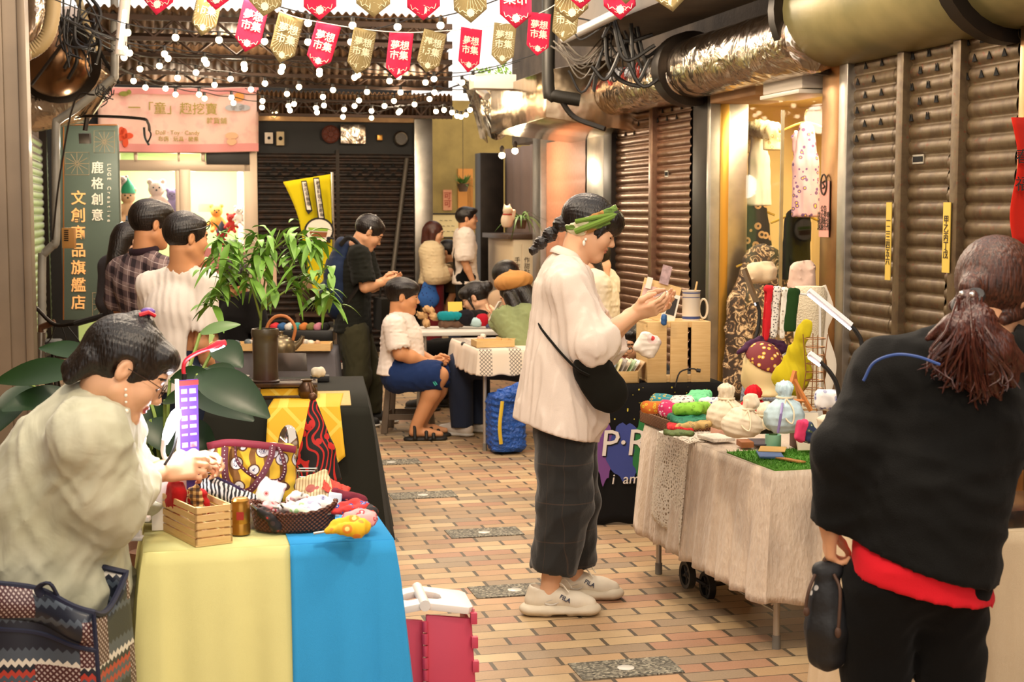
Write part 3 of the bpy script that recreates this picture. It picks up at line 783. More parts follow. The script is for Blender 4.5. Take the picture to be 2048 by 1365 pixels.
b = MB(); b.tube([at(200, 135, 250), at(150, 200, 250), at(60, 215, 250)], [.17, .2, .2], 24); tag(b.build('foil_elbow', FOIL), 'shiny foil elbow duct under the dark rim, above the green sign', 'duct')
b = MB(); pts = bez([at(105, -60, 300), at(106, 20, 300), at(92, 75, 300), at(58, 104, 300), at(10, 108, 300)], 60)
b.tube(pts, [.048 + .004 * (i % 2) for i in range(len(pts))], 20); tag(b.build('flexible_hose', mat('ribbed_hose', '#97825a', .6)), 'ribbed beige flexible hose curving over the pillar', 'hose')
b = MB(); b.tube([at(75, -60, 290), at(72, 40, 290), at(60, 70, 290), at(20, 80, 290)], .07, 16); tag(b.build('foil_tube', FOIL), 'bright foil tube behind the ribbed hose', 'duct')
b = MB(); b.tube([at(158, 0, 270), at(175, 55, 270), at(188, 92, 270)], .027, 12); b.ell(at(189, 96, 270), .027); tag(b.build('capped_pipe', mat('cream_pipe', '#b9a67c', .35)), 'cream capped pipe among black cables at the top corner', 'pipe')
o = thing('fluorescent_tube', 'white fluorescent tube lamp standing on end by the drainpipe', 'lamp', at(246, 90, 285), 0)
b = MB(); b.tube([at(256, -60, 285), at(240, 110, 285)], .04, 10); b.build('housing', mat('white_housing', '#dccfc0', .4), o, world=True)
b = MB(); b.tube([at(250, 20, 300), at(240, 98, 300)], .014, 10); b.build('tube', mat('tube_glow', '#ffffff', .3, em=('#fff4e0', 6)), o, world=True)
b = MB(); rr = random.Random(9)
for k in range(34):
    p0 = (rr.uniform(115, 190), rr.uniform(-20, 60)); p1 = (p0[0] + rr.uniform(-20, 60), p0[1] + rr.uniform(30, 120)); s = rr.uniform(262, 285)
    b.tube(bez([at(*p0, s), at((p0[0] + p1[0]) / 2 + rr.uniform(-25, 25), (p0[1] + p1[1]) / 2 + rr.uniform(-10, 30), s), at(*p1, s)], 10), rr.choice((.005, .008, .014)), 5)
for k in range(10):
    p0 = (rr.uniform(195, 230), rr.uniform(165, 185)); s = 280
    b.tube(bez([at(*p0, s), at(p0[0] + rr.uniform(-18, 18), p0[1] + 18, s), at(p0[0] + rr.uniform(-18, 18), p0[1] + rr.uniform(5, 32), s)], 8), .004, 5)
tag(b.build('cable_bundle', CABLE), 'bundle of black cables above the drainpipe bend', 'cables', kind='stuff')
b = MB(); b.tube([at(160, 40, 268), at(63, 170, 268)], .012, 6); b.tube(bez([at(190, 190, 270), at(150, 200, 270), at(120, 350, 270), at(105, 480, 270)], 12), .007, 6)
tag(b.build('stay_rod', DARK), 'thin dark rod slanting across the bronze drum', 'rod')
b = MB(); b.add([at(0, 42, 330), at(62, 100, 330), at(62, 122, 330), at(0, 78, 330), at(-20, 42, 300), at(62, 100, 300), at(62, 122, 300), at(-20, 78, 300)], [(0, 1, 2, 3), (7, 6, 5, 4), (0, 4, 5, 1), (3, 2, 6, 7), (1, 5, 6, 2)])
tag(b.build('awning_rail', BRASS, bevel=.006), 'steel awning rail at the top corner over the pillar', 'rail')

# ---- green shop sign with floodlight
SG = thing('shop_sign', 'tall grey green standing sign with glowing orange characters by the drainpipe', 'sign', at(180, 640, 232), TH * .6)
def sgp(px, py, d=0.0): return aty(px, py, F / 232 - d)
def panel_px(name, m, par, px0, py0, px1, py1, s, th=.03, off=0.0, mats=None, bevel=.004):
    """board facing the camera: pixel corners at scale s"""
    a, c = aty(px0, py1, F / s), aty(px1, py0, F / s); b = MB(); b.box((a.x, a.y - off, a.z), (c.x, a.y - off + th, c.z)); return b.build(name, m, par, world=True, bevel=bevel)
panel_px('board', mat('sign_green', '#56645a', .5, var=(2, .12)), SG, 127, 250, 234, 640, 232, .06)
b = MB(); b.tube([sgp(127, 250, .008), sgp(127, 640, .008)], .006, 6); b.tube([sgp(127, 250, .008), sgp(234, 250, .008)], .006, 6); b.build('copper_edge', mat('copper_edge', '#d08a52', .3, .8), SG, world=True)
GLO = mat('sign_orange', '#f0b070', .5, em=('#f2a860', .35)); GLW = mat('sign_white', '#f3ead8', .5)
def vtext(s, px, py0, py1, size, m, par, sc, off=.006, bold=.01):
    n = len(s)
    for i, c in enumerate(s):
        if c == ' ': continue
        p = aty(px, py0 + (py1 - py0) * i / max(1, n - 1), F / sc - off); text(c, size / sc, wallX(p, (0, -1, 0)), m, par, world=True, bold=bold, depth=.002)
vtext('文創商品旗艦店', 157, 398, 607, 30, GLO, SG, 232, off=.01)
vtext('鹿格創意', 195, 337, 432, 25, GLW, SG, 232, off=.01, bold=.008)
for i, c in enumerate('LUGE Creative'):
    if c != ' ': text(c, 10.5 / 232, wallX(aty(218, 330 + i * 9.3, F / 232 - .01), (0, -1, 0), (1, 0, 0)), GLW, SG, world=True, depth=.002)
b = MB()
for x0, y0, x1, y1 in ((130, 305, 178, 350), (188, 262, 229, 306), (185, 586, 230, 632)):
    P = [sgp(x0, y0, .008), sgp(x1, y0, .008), sgp(x1, y1, .008), sgp(x0, y1, .008)]; c = (P[0] + P[2]) / 2
    b.tube(P, .0022, 4, closed=True)
    for k in range(12):
        a = 2 * pi * k / 12; e = Vector((cos(a) * (P[1] - P[0]).length * .5, 0, sin(a) * (P[0] - P[3]).length * .5)); b.tube([c + e * .08, c + e], .0018, 4)
b.build('star_lines', mat('sign_line', '#b59a78', .5), SG, world=True)
o = thing('floodlight', 'small black floodlight glaring on the green sign', 'lamp', at(170, 262, 250), 0)
b = MB(); b.tube(bez([at(150, 236, 252), at(180, 232, 252), at(280, 237, 252), at(296, 246, 252), at(299, 262, 252)], 20), .012, 8); b.build('arm', DARK, o, world=True)
b = MB(); b.tube([at(174, 236, 252), at(170, 262, 252)], .02, 8); X = wallX(at(170, 277, 252), (0, .9, .1)); b.bc((0, 0, 0), (.085, .08, .05), 0, X); b.build('head', DARK, o, world=True)
b = MB(); b.bc((0, 0, .03), (.075, .07, .006), 0, X); b.build('glass', mat('flood_glow', '#ffffff', .2, em=('#fff0cc', 45)), o, world=True)
b = MB(); b.tube(bez([at(288, 255, 252), at(290, 275, 252), at(298, 290, 252)], 8), .01, 6); b.tube(bez([at(299, 262, 252), at(302, 270, 252), at(296, 285, 252)], 8), .007, 6); b.build('hook', CABLE, o, world=True)
lamp('sign_flood', at(172, 290, 252) + Vector((0, .0, 0)), 34, (1, .88, .66), .03)
o = thing('switch_box', 'small tan switch box on the drainpipe in front of the green sign', 'box', at(134, 495, 262), 0)
panel_px('case', mat('tan_plastic', '#a8793f', .5), o, 124, 456, 148, 497, 262, .05)
b = MB()
for k in range(6): b.box(*[list(x) for x in zip(*[sorted(q) for q in zip(aty(128, 460 + k * 4, F / 262 - .004), aty(137, 462 + k * 4, F / 262))])])
b.build('louvre', HOLE, o, world=True)

# ---- pink banner of the toy shop
BN = thing('shop_banner', 'wide pink cloth banner with gold characters over the toy shop', 'banner', at(355, 303, 182), TH)
t = NT('banner_cloth'); tx = t.n('TexCoord').outputs['Object']; n1 = t.noise(9, detail=5)
t.set(color=t.mix(t.ramp(n1, ((.5, (0, 0, 0)), (.72, (1, 1, 1)))), '#f3c8b4', '#eeb2a4'), rough=.8); BNm = t.m
def bnp(px, py, off=.0):
    u, z = onv(px, py, VB - .18); return uv(u, VB - .18 - off, z)
b = MB(); b.sheet(lambda i, j: bnp(196 + 321 * i, 303 - 130 * j + 3 * sin(i * 3), .012 * sin(i * 22 + j)), 40, 8); b.build('cloth', BNm, BN, world=True, solid=.004)
PINKB = mat('banner_pink', '#e99a92', .8)
for y0, y1 in ((175, 186), (286, 302)):
    b = MB(); b.sheet(lambda i, j: bnp(196 + 321 * i, y1 - (y1 - y0) * j + 3 * sin(i * 3), .02 + .012 * sin(i * 22 + j)), 40, 1); b.build('stripe', PINKB, BN, world=True)
OLV = mat('banner_gold', '#a8923a', .7); sB = 179
def bnt(s, px, py, h, m=OLV, bold=.006): text(s, h / sB, wallX(bnp(px, py, .035), -A), m, BN, world=True, bold=bold)
bnt('一「童」趣挖寶', 346, 219, 24); bnt('雜貨鋪', 433, 243, 13); bnt('Doll · Toy · Candy', 355, 266, 11); bnt('布偶 · 玩具 · 糖果', 357, 279, 10)
def blob(pts, m, name='motif'):
    b = MB()
    for px, py, rx, ry in pts:
        c = bnp(px, py, .034); b.add([c] + [bnp(px + rx * cos(k * pi / 8), py + ry * sin(k * pi / 8), .034) for k in range(16)], [(0, 1 + (k + 1) % 16, 1 + k) for k in range(16)])
    b.build(name, m, BN, world=True)
blob([(475, 215, 14, 8), (488, 216, 12, 6), (462, 216, 12, 6)], mat('cloud_grey', '#b7b3b0', .8), 'cloud'); blob([(478, 194, 10, 9)], mat('sun_orange', '#eda04e', .8), 'sun')
blob([(248, 268, 7, 12), (258, 272, 9, 6), (240, 276, 9, 6), (251, 285, 6, 10), (243, 262, 6, 8)], mat('flower_red', '#e2532c', .8), 'flower'); blob([(248, 188, 10, 5), (258, 185, 5, 5)], mat('leaf_motif', '#8f8a3a', .8), 'leaf')
blob([(463, 272, 13, 7), (463, 284, 10, 7)], mat('basket_motif', '#e8b58a', .8), 'basket')

# ---- toy shop behind the sliding windows
u0, u1 = uB(150), uB(512)
GRW = mat('green_wall', '#b8d890', .7); WHT = mat('white_wall', '#f4ece0', .7)
b = MB(); b.box((u0 - .3, VB + 1.5, 0), (u1 + .5, VB + 1.6, 2.4)); tag(b.build('wall_shop', GRW, fr='alley'), kind='structure')
b = MB(); b.box((u1 - .12, VB + .2, 0), (u1 + .1, VB + 1.5, 2.4)); b.box((u0 - .4, VB + .2, 0), (u0 - .3, VB + 1.5, 2.4)); tag(b.build('wall_shop_side', WHT, fr='alley'), kind='structure')
b = MB(); b.box((u0 - .4, VB + .15, 2.33), (u1 + .1, VB + 1.6, 2.4)); tag(b.build('ceiling_shop', WHT, fr='alley'), kind='structure')
lamp('shop_lamp', uv((u0 + u1) / 2 + .3, VB + .7, 2.28), 45, (1, .95, .84), kind='AREA', rot=(0, 0, TH), size=(1.5, .5))
lamp('shop_shelf_lamp', uv((u0 + u1) / 2 + .2, VB + .5, 1.9), 12, (1, .95, .84), .15)
FRM = mat('window_frame', '#cdb9a2', .4, .4)
b = MB()
def fb(px0, py0, px1, py1, th=.06): 
    (ua, za), (ub, zb) = onv(px0, py1, VB), onv(px1, py0, VB); b.box((ua, VB - th, za), (ub, VB + .03, zb))
for q in ((232, 300, 240, 640), (492, 300, 513, 640), (236, 322, 500, 342), (356, 340, 364, 640), (364, 340, 380, 640, .1), (236, 300, 500, 306), (268, 303, 275, 325), (355, 303, 360, 325), (402, 303, 410, 325), (236, 590, 365, 640)): fb(*q)
tag(b.build('window_1', FRM, fr='alley', bevel=.004), kind='structure')
b = MB(); (ua, za), (ub, zb) = onv(240, 590, VB), onv(356, 342, VB); b.box((ua, VB - .02, za), (ub, VB - .014, zb))
GLS = NT('clear_glass'); tb = GLS.n('BsdfTransparent'); gb = GLS.n('BsdfGlossy', {1: .02}); mx = GLS.n('MixShader', {0: .025, 1: tb.outputs[0], 2: gb.outputs[0]})
GLS.L.new(mx.outputs[0], GLS.t.nodes['Material Output'].inputs[0]); GLS = GLS.m
tag(b.build('window_2', GLS, fr='alley'), kind='structure')
b = MB(); fb(412, 303, 498, 329, .1); o = b.build('wall_box', mat('black_frame', '#1d1a18', .5), fr='alley', bevel=.006); tag(o, 'dark framed box under the end of the pink banner', 'box')

# ---- meters and fittings on the dark header
def on_back(px, py, off=.03): u, z = onv(px, py, VB); return uv(u, VB - off, z)
def meter(name, label, cat, px, py, w, h, m, dial=None):
    o = thing(name, label, cat, on_back(px, py + h / 2, .0), TH); k = 1 / 179
    b = MB(); b.box((-w * k / 2, -.07, 0), (w * k / 2, 0, h * k)); b.build('case', m, o, bevel=.006)
    if dial:
        b = MB(); b.lathe([(.001, .0), (dial * k, 0), (dial * k, .02), (.001, .022)], 18, 0, T((0, -.07, h * k * .5), (pi / 2, 0, 0))); b.build('dial', HOLE if name != 'round_meter' else METAL, o)
meter('electric_meter', 'small white electric meter on the dark header nearest the pink banner', 'meter', 537, 277, 16, 22, mat('meter_white', '#d8c9b6', .4), 3)
meter('breaker_box', 'cream breaker box with a dark window, beside the white electric meter', 'box', 560, 278, 15, 27, mat('meter_cream', '#c9b48c', .5), 4)
meter('foil_sheet', 'wrinkled foil sheet taped on the dark header', 'sheet', 705, 269, 50, 38, FOIL)
meter('doorbell', 'tiny gilt bell on the dark header', 'bell', 758, 276, 11, 11, mat('gilt', '#b98a44', .35, .8))
o = thing('vent_fan', 'round rusty vent cover on the dark header beside the foil sheet', 'vent', on_back(661, 285, 0), TH)
b = MB(); b.lathe([(.001, .05), (.03, .05), (.035, .03), (.085, .03), (.09, .045), (.1, .04), (.1, 0)], 24, 0, T((0, 0, .09), (pi / 2, 0, 0))); b.build('cover', mat('rust_red', '#5e2a1a', .6, .3), o)
b = MB()
for k in range(8): b.tube([(.03 * cos(k * pi / 4), -.045, .09 + .03 * sin(k * pi / 4)), (.088 * cos(k * pi / 4), -.045, .09 + .088 * sin(k * pi / 4))], .006, 5)
b.build('grille', mat('rust_red2', '#7a3a24', .6, .3), o)
o = thing('round_meter', 'round glass electric meter near the steel post', 'meter', on_back(801, 292, 0), TH)
b = MB(); b.lathe([(.085, 0), (.085, .05), (.07, .07), (.06, .06)], 24, 0, T((0, 0, .08), (pi / 2, 0, 0)), cap=False); b.build('rim', METAL, o)
b = MB(); b.lathe([(.001, .055), (.066, .055), (.066, 0)], 24, 0, T((0, 0, .08), (pi / 2, 0, 0))); b.build('face', mat('meter_face', '#4a443c', .3), o)
o = thing('cage_lamp', 'glowing wire caged bulkhead lamp beside the pink banner', 'lamp', on_back(546, 232, .08), TH)
b = MB(); b.ell((0, 0, .06), (.05, .05, .06)); b.build('glass', mat('cage_glow', '#ffffff', .3, em=('#ffe0a8', 16)), o)
b = MB()
for a in (0, pi / 4, pi / 2, 3 * pi / 4): b.tube([(.078 * cos(t) * cos(a), .078 * cos(t) * sin(a), .06 + .085 * sin(t)) for t in [2 * pi * k / 20 for k in range(20)]], .0035, 5, closed=True)
b.build('cage', METAL, o)
b = MB(); b.lathe([(.05, .13), (.05, .17), (.02, .18)], 14); b.build('cap', DARK, o)
o = thing('leaning_pole', 'long grey pole leaning on the black shutter', 'pole', on_back(762, 560, .5), 0)
b = MB(); b.tube([on_back(812, 318, .06), uv(uB(748), VB - .55, .02)], .028, 10); b.build('pole', mat('grey_pole', '#5d564c', .5, .4), o, world=True)
# poster, wall clutter at the yellow wall
def on_far(px, py, off=.02): u, z = onv(px, py, 18.6); return uv(u, 18.6 - off, z)
def far_panel(name, label, cat, px0, py0, px1, py1, m, txt=None, ink=None, size=.1):
    a, c = on_far(px0, py1), on_far(px1, py0); o = thing(name, label, cat, (a + Vector((c.x, c.y, a.z))) / 2, TH)
    w = (Vector((c.x, c.y, 0)) - Vector((a.x, a.y, 0))).length; b = MB(); b.box((-w / 2, 0, 0), (w / 2, .02, c.z - a.z)); b.build('sheet', m, o)
    if txt: text(txt, size, wallX((0, -.006, (c.z - a.z) / 2), (0, -1, 0)), ink, o)
    return o
far_panel('paper_sign', 'salmon paper strip with red characters on the yellow wall', 'sign', 886, 380, 903, 421, mat('salmon_paper', '#d9946a', .8), '可\n可', mat('red_ink', '#a83a26', .7), .1)
far_panel('orange_panel', 'orange board on the yellow wall behind the hanging plant', 'panel', 916, 338, 945, 470, mat('orange_panel', '#d08a3a', .7))
far_panel('brown_plank', 'narrow brown board leaning on the orange one', 'panel', 934, 356, 945, 440, mat('brown_panel', '#5a3420', .7))
o = far_panel('whiteboard', 'black framed menu board behind the far couple', 'board', 860, 430, 922, 474, mat('menu_white', '#e8cf92', .7), '~ ~ ~\n~ ~ ~ ~\n~ ~ ~ ~', mat('ink2', '#4a3a2a', .7), .07)
b = MB(); a, c = on_far(858, 476, .03), on_far(924, 428, .03); b.tube([a, Vector((c.x, c.y, a.z)), c, Vector((a.x, a.y, c.z))], .012, 4, closed=True); b.build('frame', CABLE, o, world=True)
o = thing('hanging_planter', 'small hanging pot of green plant on the yellow wall', 'plant', on_far(918, 384, .25), 0)
b = MB(); b.lathe([(.001, 0), (.05, 0), (.08, .1), (.07, .1)], 14); b.build('pot', mat('brown_pot', '#5c4630', .8), o)
b = MB(); rr = random.Random(2)
for k in range(70):
    a = rr.uniform(0, 6.28); q = Vector((0, 0, .1)) + Vector((cos(a), sin(a), 0)) * rr.uniform(0, .06); d = Vector((cos(a), sin(a), rr.uniform(-.5, 2))).normalized() * rr.uniform(.06, .16); w = Vector((-sin(a), cos(a), 0)) * .014
    b.add([q, q + d * .5 + w, q + d, q + d * .5 - w], [(0, 1, 2, 3)])
b.build('foliage', mat('mid_leaf', '#567a34', .5), o)
b = MB(); b.tube([(0, 0, .1), (0, 0, .9)], .003, 4); b.build('cord', CABLE, o)

# ---- lit clothes shop
v0, v1 = vR(1640), vR(1440); D = 1.0
CREAM = mat('shop_cream', '#e9cf94', .7)
b = MB(); b.box((UR + D, v0 - .3, 0), (UR + D + .1, v1 + .8, 2.5)); b.box((UR + .3, v0 - .35, 0), (UR + D, v0 - .25, 2.5)); b.box((UR + .3, v1 + .7, 0), (UR + D, v1 + .8, 2.5))
tag(b.build('wall_boutique', CREAM, fr='alley'), kind='structure')
b = MB(); b.box((UR + .3, v0 - .35, 2.34), (UR + D + .1, v1 + .8, 2.4)); tag(b.build('ceiling_boutique', CREAM, fr='alley'), kind='structure')
b = MB(); b.box((UR - .02, v0, 0), (UR + D, v1, .32)); tag(b.build('trim_19', mat('boutique_step', '#7a6248', .7), fr='alley'), kind='structure')
lamp('boutique_lamp', uv(UR + .45, (v0 + v1) / 2 + .1, 2.3), 30, (1, .84, .52), kind='AREA', rot=(0, .25, TH), size=(.4, abs(v1 - v0)))
b = MB(); b.box((UR + .06, v0, .32), (UR + .066, v1, 2.34)); tag(b.build('window_3', GLS, fr='alley'), kind='structure')
b = MB(); b.box((UR + .04, vR(1548), .32), (UR + .06, vR(1548) + .01, 2.2)); tag(b.build('trim_20', METAL, fr='alley'), kind='structure')
def on_u(px, py, u=UR + .35): v, z = onu(px, py, u); return uv(u, v, z)
b = MB(); a = on_u(1440, 215, UR - .05); b.add([], [])
v, z = onu(1490, 200, UR); b.box((UR - .1, v - .4, z), (UR + .3, v + .35, z + .13)); tag(b.build('cardboard_box', mat('cardboard', '#a8805a', .8, var=(6, .2)), fr='alley', bevel=.004), 'flat cardboard box on top of the lit shop window', 'box')
v, z = onu(1598, 185, UR); b = MB(); b.box((UR - .12, v - .3, z), (UR + .2, v + .25, z + .14)); b.box((UR - .14, v - .3, z - .03), (UR + .1, v + .25, z - .005)); tag(b.build('ceiling_unit', mat('white_unit', '#d9cfc0', .4), fr='alley', bevel=.008), 'white slatted air unit above the clothes shop doorway', 'air unit')
# ---------------------------------------------------------------- people
def m_skin(name, c):
    t = NT(name); c = lin(c)
    t.set(color=t.mix(t.noise(14, detail=4), tuple(x * .9 for x in c), tuple(min(1, x * 1.08) for x in c)), rough=.5, sss=.08, spec=.35)
    t.b.inputs['Subsurface Radius'].default_value = (.012, .005, .003); t.b.inputs['Subsurface Scale'].default_value = .6
    t.bump(t.noise(260, detail=2), .06, .002); return t.m
SKIN = m_skin('skin_light', '#e2b08c'); SKIN2 = m_skin('skin_tan', '#cf9468'); SKIN3 = m_skin('skin_warm', '#d9a27a')
LIP = mat('lip', '#b8505a', .35); LIPN = mat('lip_plain', '#b8705f', .45); EYEW = mat('eye_white', '#d9d2c8', .25); EYEB = mat('eye_dark', '#17100c', .2); BROW = mat('brow', '#2c201a', .8)
def m_hair(name, a, c, rough=.32):
    t = NT(name); mp = t.n('Mapping', {0: t.obj(), 3: (55, 55, 7)}); n = t.n('TexNoise', {'Vector': mp.outputs[0], 'Scale': 3.0, 'Detail': 4})
    t.set(color=t.mix(t.ramp(n.outputs[0], ((.35, (0, 0, 0)), (.7, (1, 1, 1)))), a, c), rough=rough, spec=.5); t.bump(n.outputs[0], .5, .006); return t.m
HAIR = m_hair('black_hair', '#0b0807', '#221813'); HBR = m_hair('brown_hair', '#2a1610', '#5e3322', .4); HRED = m_hair('auburn_hair', '#331510', '#582c20')

class Person:
    def __init__(s, label, base, rotz, hs=1.0, head_h=.004, h=.012, hand_h=.005, skin=SKIN, cat='person'):
        s.o = thing('person', label, cat, base, rotz); s.base = Vector(base); s.rz = rotz
        s.Q = rootmat(s.o).inverted(); s.J = {}; s.hs = hs; s.hh, s.h, s.hd = head_h, h, hand_h; s.skin = skin; s.hands = {}
    def L(s, px, py, dy=0.0): return s.Q @ aty(px, py, s.base.y + dy)
    def std(s, k=1.0):
        """default standing joints, k = height / 1.65"""
        J = dict(pel=(0, 0, .92), chest=(0, 0, 1.22), neck=(0, -.015, 1.385), hd=(0, .02, 1.53), shR=(.165, -.01, 1.34), shL=(-.165, -.01, 1.34), elR=(.2, -.02, 1.08), elL=(-.2, -.02, 1.08),
                 wrR=(.2, .07, .86), wrL=(-.2, .07, .86), hipR=(.085, 0, .9), hipL=(-.085, 0, .9), knR=(.09, .015, .49), knL=(-.09, .015, .49), anR=(.095, -.02, .085), anL=(-.095, -.02, .085))
        for a, v in J.items(): s.J[a] = Vector(v) * k
        return s
    def sit(s, seat=.45, k=1.0):
        s.std(k); dz = seat + .09 - s.J['pel'].z
        for a in s.J:
            if a[:2] not in ('kn', 'an'): s.J[a] = s.J[a] + Vector((0, 0, dz))
        for q, x in (('R', 1), ('L', -1)):
            s.J['kn' + q] = Vector((x * .11, .42 * k, seat + .04)); s.J['an' + q] = Vector((x * .11, .40 * k, .085))
        return s
    def set(s, **kw):
        for a, v in kw.items(): s.J[a] = Vector(v)
        return s
    def head(s, yaw=0, pitch=0, roll=0):
        s.R = (Matrix.Rotation(radians(yaw), 3, 'Z') @ Matrix.Rotation(radians(pitch), 3, 'X') @ Matrix.Rotation(radians(roll), 3, 'Y')); return s
    def hp(s, x, y, z): return s.J['hd'] + s.R @ (Vector((x, y, z)) * s.hs)
    def hand(s, f, q):
        d, n, curl = s.hands[q][:3]; sc = s.hands[q][3] if len(s.hands[q]) > 3 else 1.0
        d = Vector(d).normalized(); n = Vector(n); n = (n - d * n.dot(d)).normalized(); t = d.cross(n) * (1 if q == 'R' else -1); w = s.J['wr' + q]
        P = lambda a, b, c: w + (d * a + t * b + n * c) * sc
        f.path([P(-.02, 0, 0), P(.03, 0, 0)], [.026 * sc, .027 * sc], .02, fl=(n, .75))
        f.box(P(.052, 0, 0), (.040 * sc, .036 * sc, .0135 * sc), Matrix((d, t, n)).transposed(), .012 * sc, .012)
        for i, (off, ln, r) in enumerate(((.029, .072, .0083), (.01, .081, .0086), (-.0095, .075, .0083), (-.028, .058, .0074))):
            p = P(.086 - abs(off - .008) * .25, off, .001); a = curl * (.75 + .12 * i); v = 0; pts = [p]
            for j, fr_ in enumerate((.46, .31, .23)):
                v += a * (.7, 1.0, .75)[j]; p = p + (d * cos(v) + n * sin(v) + t * (off * 1.2 * (1 - curl * .4))).normalized() * ln * fr_ * sc; pts.append(p)
            f.path(pts, [r * sc, r * .95 * sc, r * .86 * sc, r * .72 * sc], .006)
        f.path([P(.018, .026, .006), P(.048, .05, .016), P(.078, .052 - curl * .01, .02 + curl * .018), P(.1, .045 - curl * .012, .024 + curl * .03)], [.0135 * sc, .0115 * sc, .01 * sc, .008 * sc], .01)
    def body(s, eyes='open', lips=LIPN, arm=1.0, leg=1.0, tor=1.0, ears=True, chin=1.0, foot=True):
        J = s.J; P = [v for v in J.values()]; hs = s.hs
        lo = [min(p[i] for p in P) - .17 for i in range(3)]; hi = [max(p[i] for p in P) + .17 for i in range(3)]
        lo[2] = max(lo[2], -.01)
        c = J['hd']; fine = [([c[i] - .135 * hs for i in range(3)], [c[i] + .135 * hs for i in range(3)], s.hh)]
        for q in s.hands:
            p = J['wr' + q] + Vector(s.hands[q][0]).normalized() * .07; fine.append(([p[i] - .095 for i in range(3)], [p[i] + .095 for i in range(3)], s.hd))
        f = Fld(lo, hi, s.h, fine)
        sa = (J['neck'] - J['pel']).normalized(); side = (J['shR'] - J['shL']).normalized(); fw = side.cross(sa)
        if fw.length < .1: fw = Vector((0, 1, 0))
        s.fw = fw = -fw if fw.y < 0 else fw
        w = (J['pel'] + J['chest']) / 2
        f.cone(J['pel'], w, .125 * tor, .105 * tor, .03, fl=(fw, .72)); f.cone(w, J['chest'], .105 * tor, .13 * tor, .03, fl=(fw, .7)); f.cone(J['chest'], J['neck'], .125 * tor, .055, .04, fl=(fw, .7))
        f.cone(J['neck'], s.hp(0, -.024, -.055), .058 * hs, .057 * hs, .03)
        for q in 'RL':
            f.path([J['neck'], J['sh' + q], J['el' + q]], [.05, .046 * arm, .037 * arm], .03); f.path([J['el' + q], J['el' + q].lerp(J['wr' + q], .35), J['wr' + q]], [.037 * arm, .039 * arm, .026], .02)
            f.path([J['hip' + q], J['kn' + q], J['kn' + q].lerp(J['an' + q], .35), J['an' + q]], [.078 * leg, .053 * leg, .052 * leg, .036 * leg], .03)
            if foot:
                a = J['an' + q]; t = Vector(s.J.get('to' + q, a + Vector((0, .17, -.06)))); f.path([a + Vector((0, -.02, -.045)), a.lerp(t, .5) + Vector((0, 0, -.012)), t + Vector((0, 0, .012))], [.03, .027, .02], .03)
            if q in s.hands: s.hand(f, q)
            else: f.ell(J['wr' + q] + (J['wr' + q] - J['el' + q]).normalized() * .06, (.035, .05, .045), None, .02)
        R = np.array(s.R); hp = s.hp; E = lambda p, r, k=.02, op='u', rot=None: f.ell(hp(*p), tuple(x * hs for x in r), R if rot is None else R @ np.array(rot), k * hs, op)
        E((0, -.015, .03), (.076, .094, .086)); E((0, .032, -.022), (.061, .06, .088), .03)
        for x in (-1, 1):
            f.cone(hp(x * .052, -.002, -.052), hp(x * .012, .066, -.094 * chin), .02 * hs, .018 * hs, .03 * hs)
            E((x * .036, .058, -.026), (.03, .026, .028), .025)
        E((0, .066, -.093 * chin), (.023, .021, .018), .02); E((0, .076, .03), (.048, .018, .018), .02)
        f.cone(hp(0, .084, .008), hp(0, .104, -.026), .007 * hs, .0115 * hs, .014 * hs)
        for x in (-1, 1):
            E((x * .0115, .096, -.031), (.008, .01, .007), .008); E((x * .031, .1, .003), (.017, .014, .011), .012, 's'); E((x * .031, .0755, .002), (.0145, .0135, .0125), .004)
            E((x * .031, .082, .0055), (.0155, .0085, .005), .004)
        E((0, .0885, -.0515), (.021, .0105, .006), .005); E((0, .087, -.0625), (.018, .0105, .0068), .005); E((0, .1, -.0572), (.022, .008, .0014), .003, 's')
        if ears:
            for x in (-1, 1):
                rot = Matrix.Rotation(x * .35, 3, 'Z') @ Matrix.Rotation(-.15, 3, 'X')
                E((x * .077, -.012, -.004), (.0085, .0165, .0275), .008, rot=rot); E((x * .087, -.008, .002), (.007, .009, .015), .006, 's', rot=rot)
        hc = np.array(J['hd'])
        def paint(C):
            q = (C - hc) @ R / hs; x, y, z = q[:, 0], q[:, 1], q[:, 2]; ax = np.abs(x); m = np.zeros(len(C), int)
            m[(y > .07) & ((x / .023) ** 2 + ((z + .057) / .0125) ** 2 < 1)] = 1
            if eyes == 'open':
                m[(y > .06) & (((ax - .031) / .013) ** 2 + ((z - .001) / .0058) ** 2 < 1)] = 2; m[(y > .06) & (((ax - .031) / .0062) ** 2 + ((z - .001) / .0062) ** 2 < 1)] = 3
                m[(y > .06) & (np.abs(z - .0072) < .0018) & (np.abs(ax - .031) < .0145)] = 3
            else: m[(y > .055) & (np.abs(z + .0035 + (ax - .031) ** 2 * 8) < .0026) & (np.abs(ax - .032) < .016)] = 3
            m[(y > .05) & (np.abs(z - .0275 + (ax - .03) ** 2 * 12) < .0035) & (np.abs(ax - .032) < .019)] = 4
            return m
        s.bodyo = f.build('body', [s.skin, lips, EYEW, EYEB, BROW], s.o, paint=paint); return s
    def gar(s, name, m, segs, h=None, folds=None, cuts=(), k=.03, base=None, paint=None, after=None):
        """a garment: segs are ('c', a, b, ra, rb[, flat]) rounded cones or ('e', centre, radii[, R])"""
        h = h or s.h; P = []
        for q in segs:
            if q[0] == 'c': r = max(q[3], q[4]); P += [(q[1], r), (q[2], r)]
            else: r = max(q[2]) if not isinstance(q[2], (int, float)) else q[2]; P.append((q[1], r))
        lo = [min(p[i] - r for p, r in P) - .04 for i in range(3)]; hi = [max(p[i] + r for p, r in P) + .04 for i in range(3)]
        f = Fld(lo, hi, h)
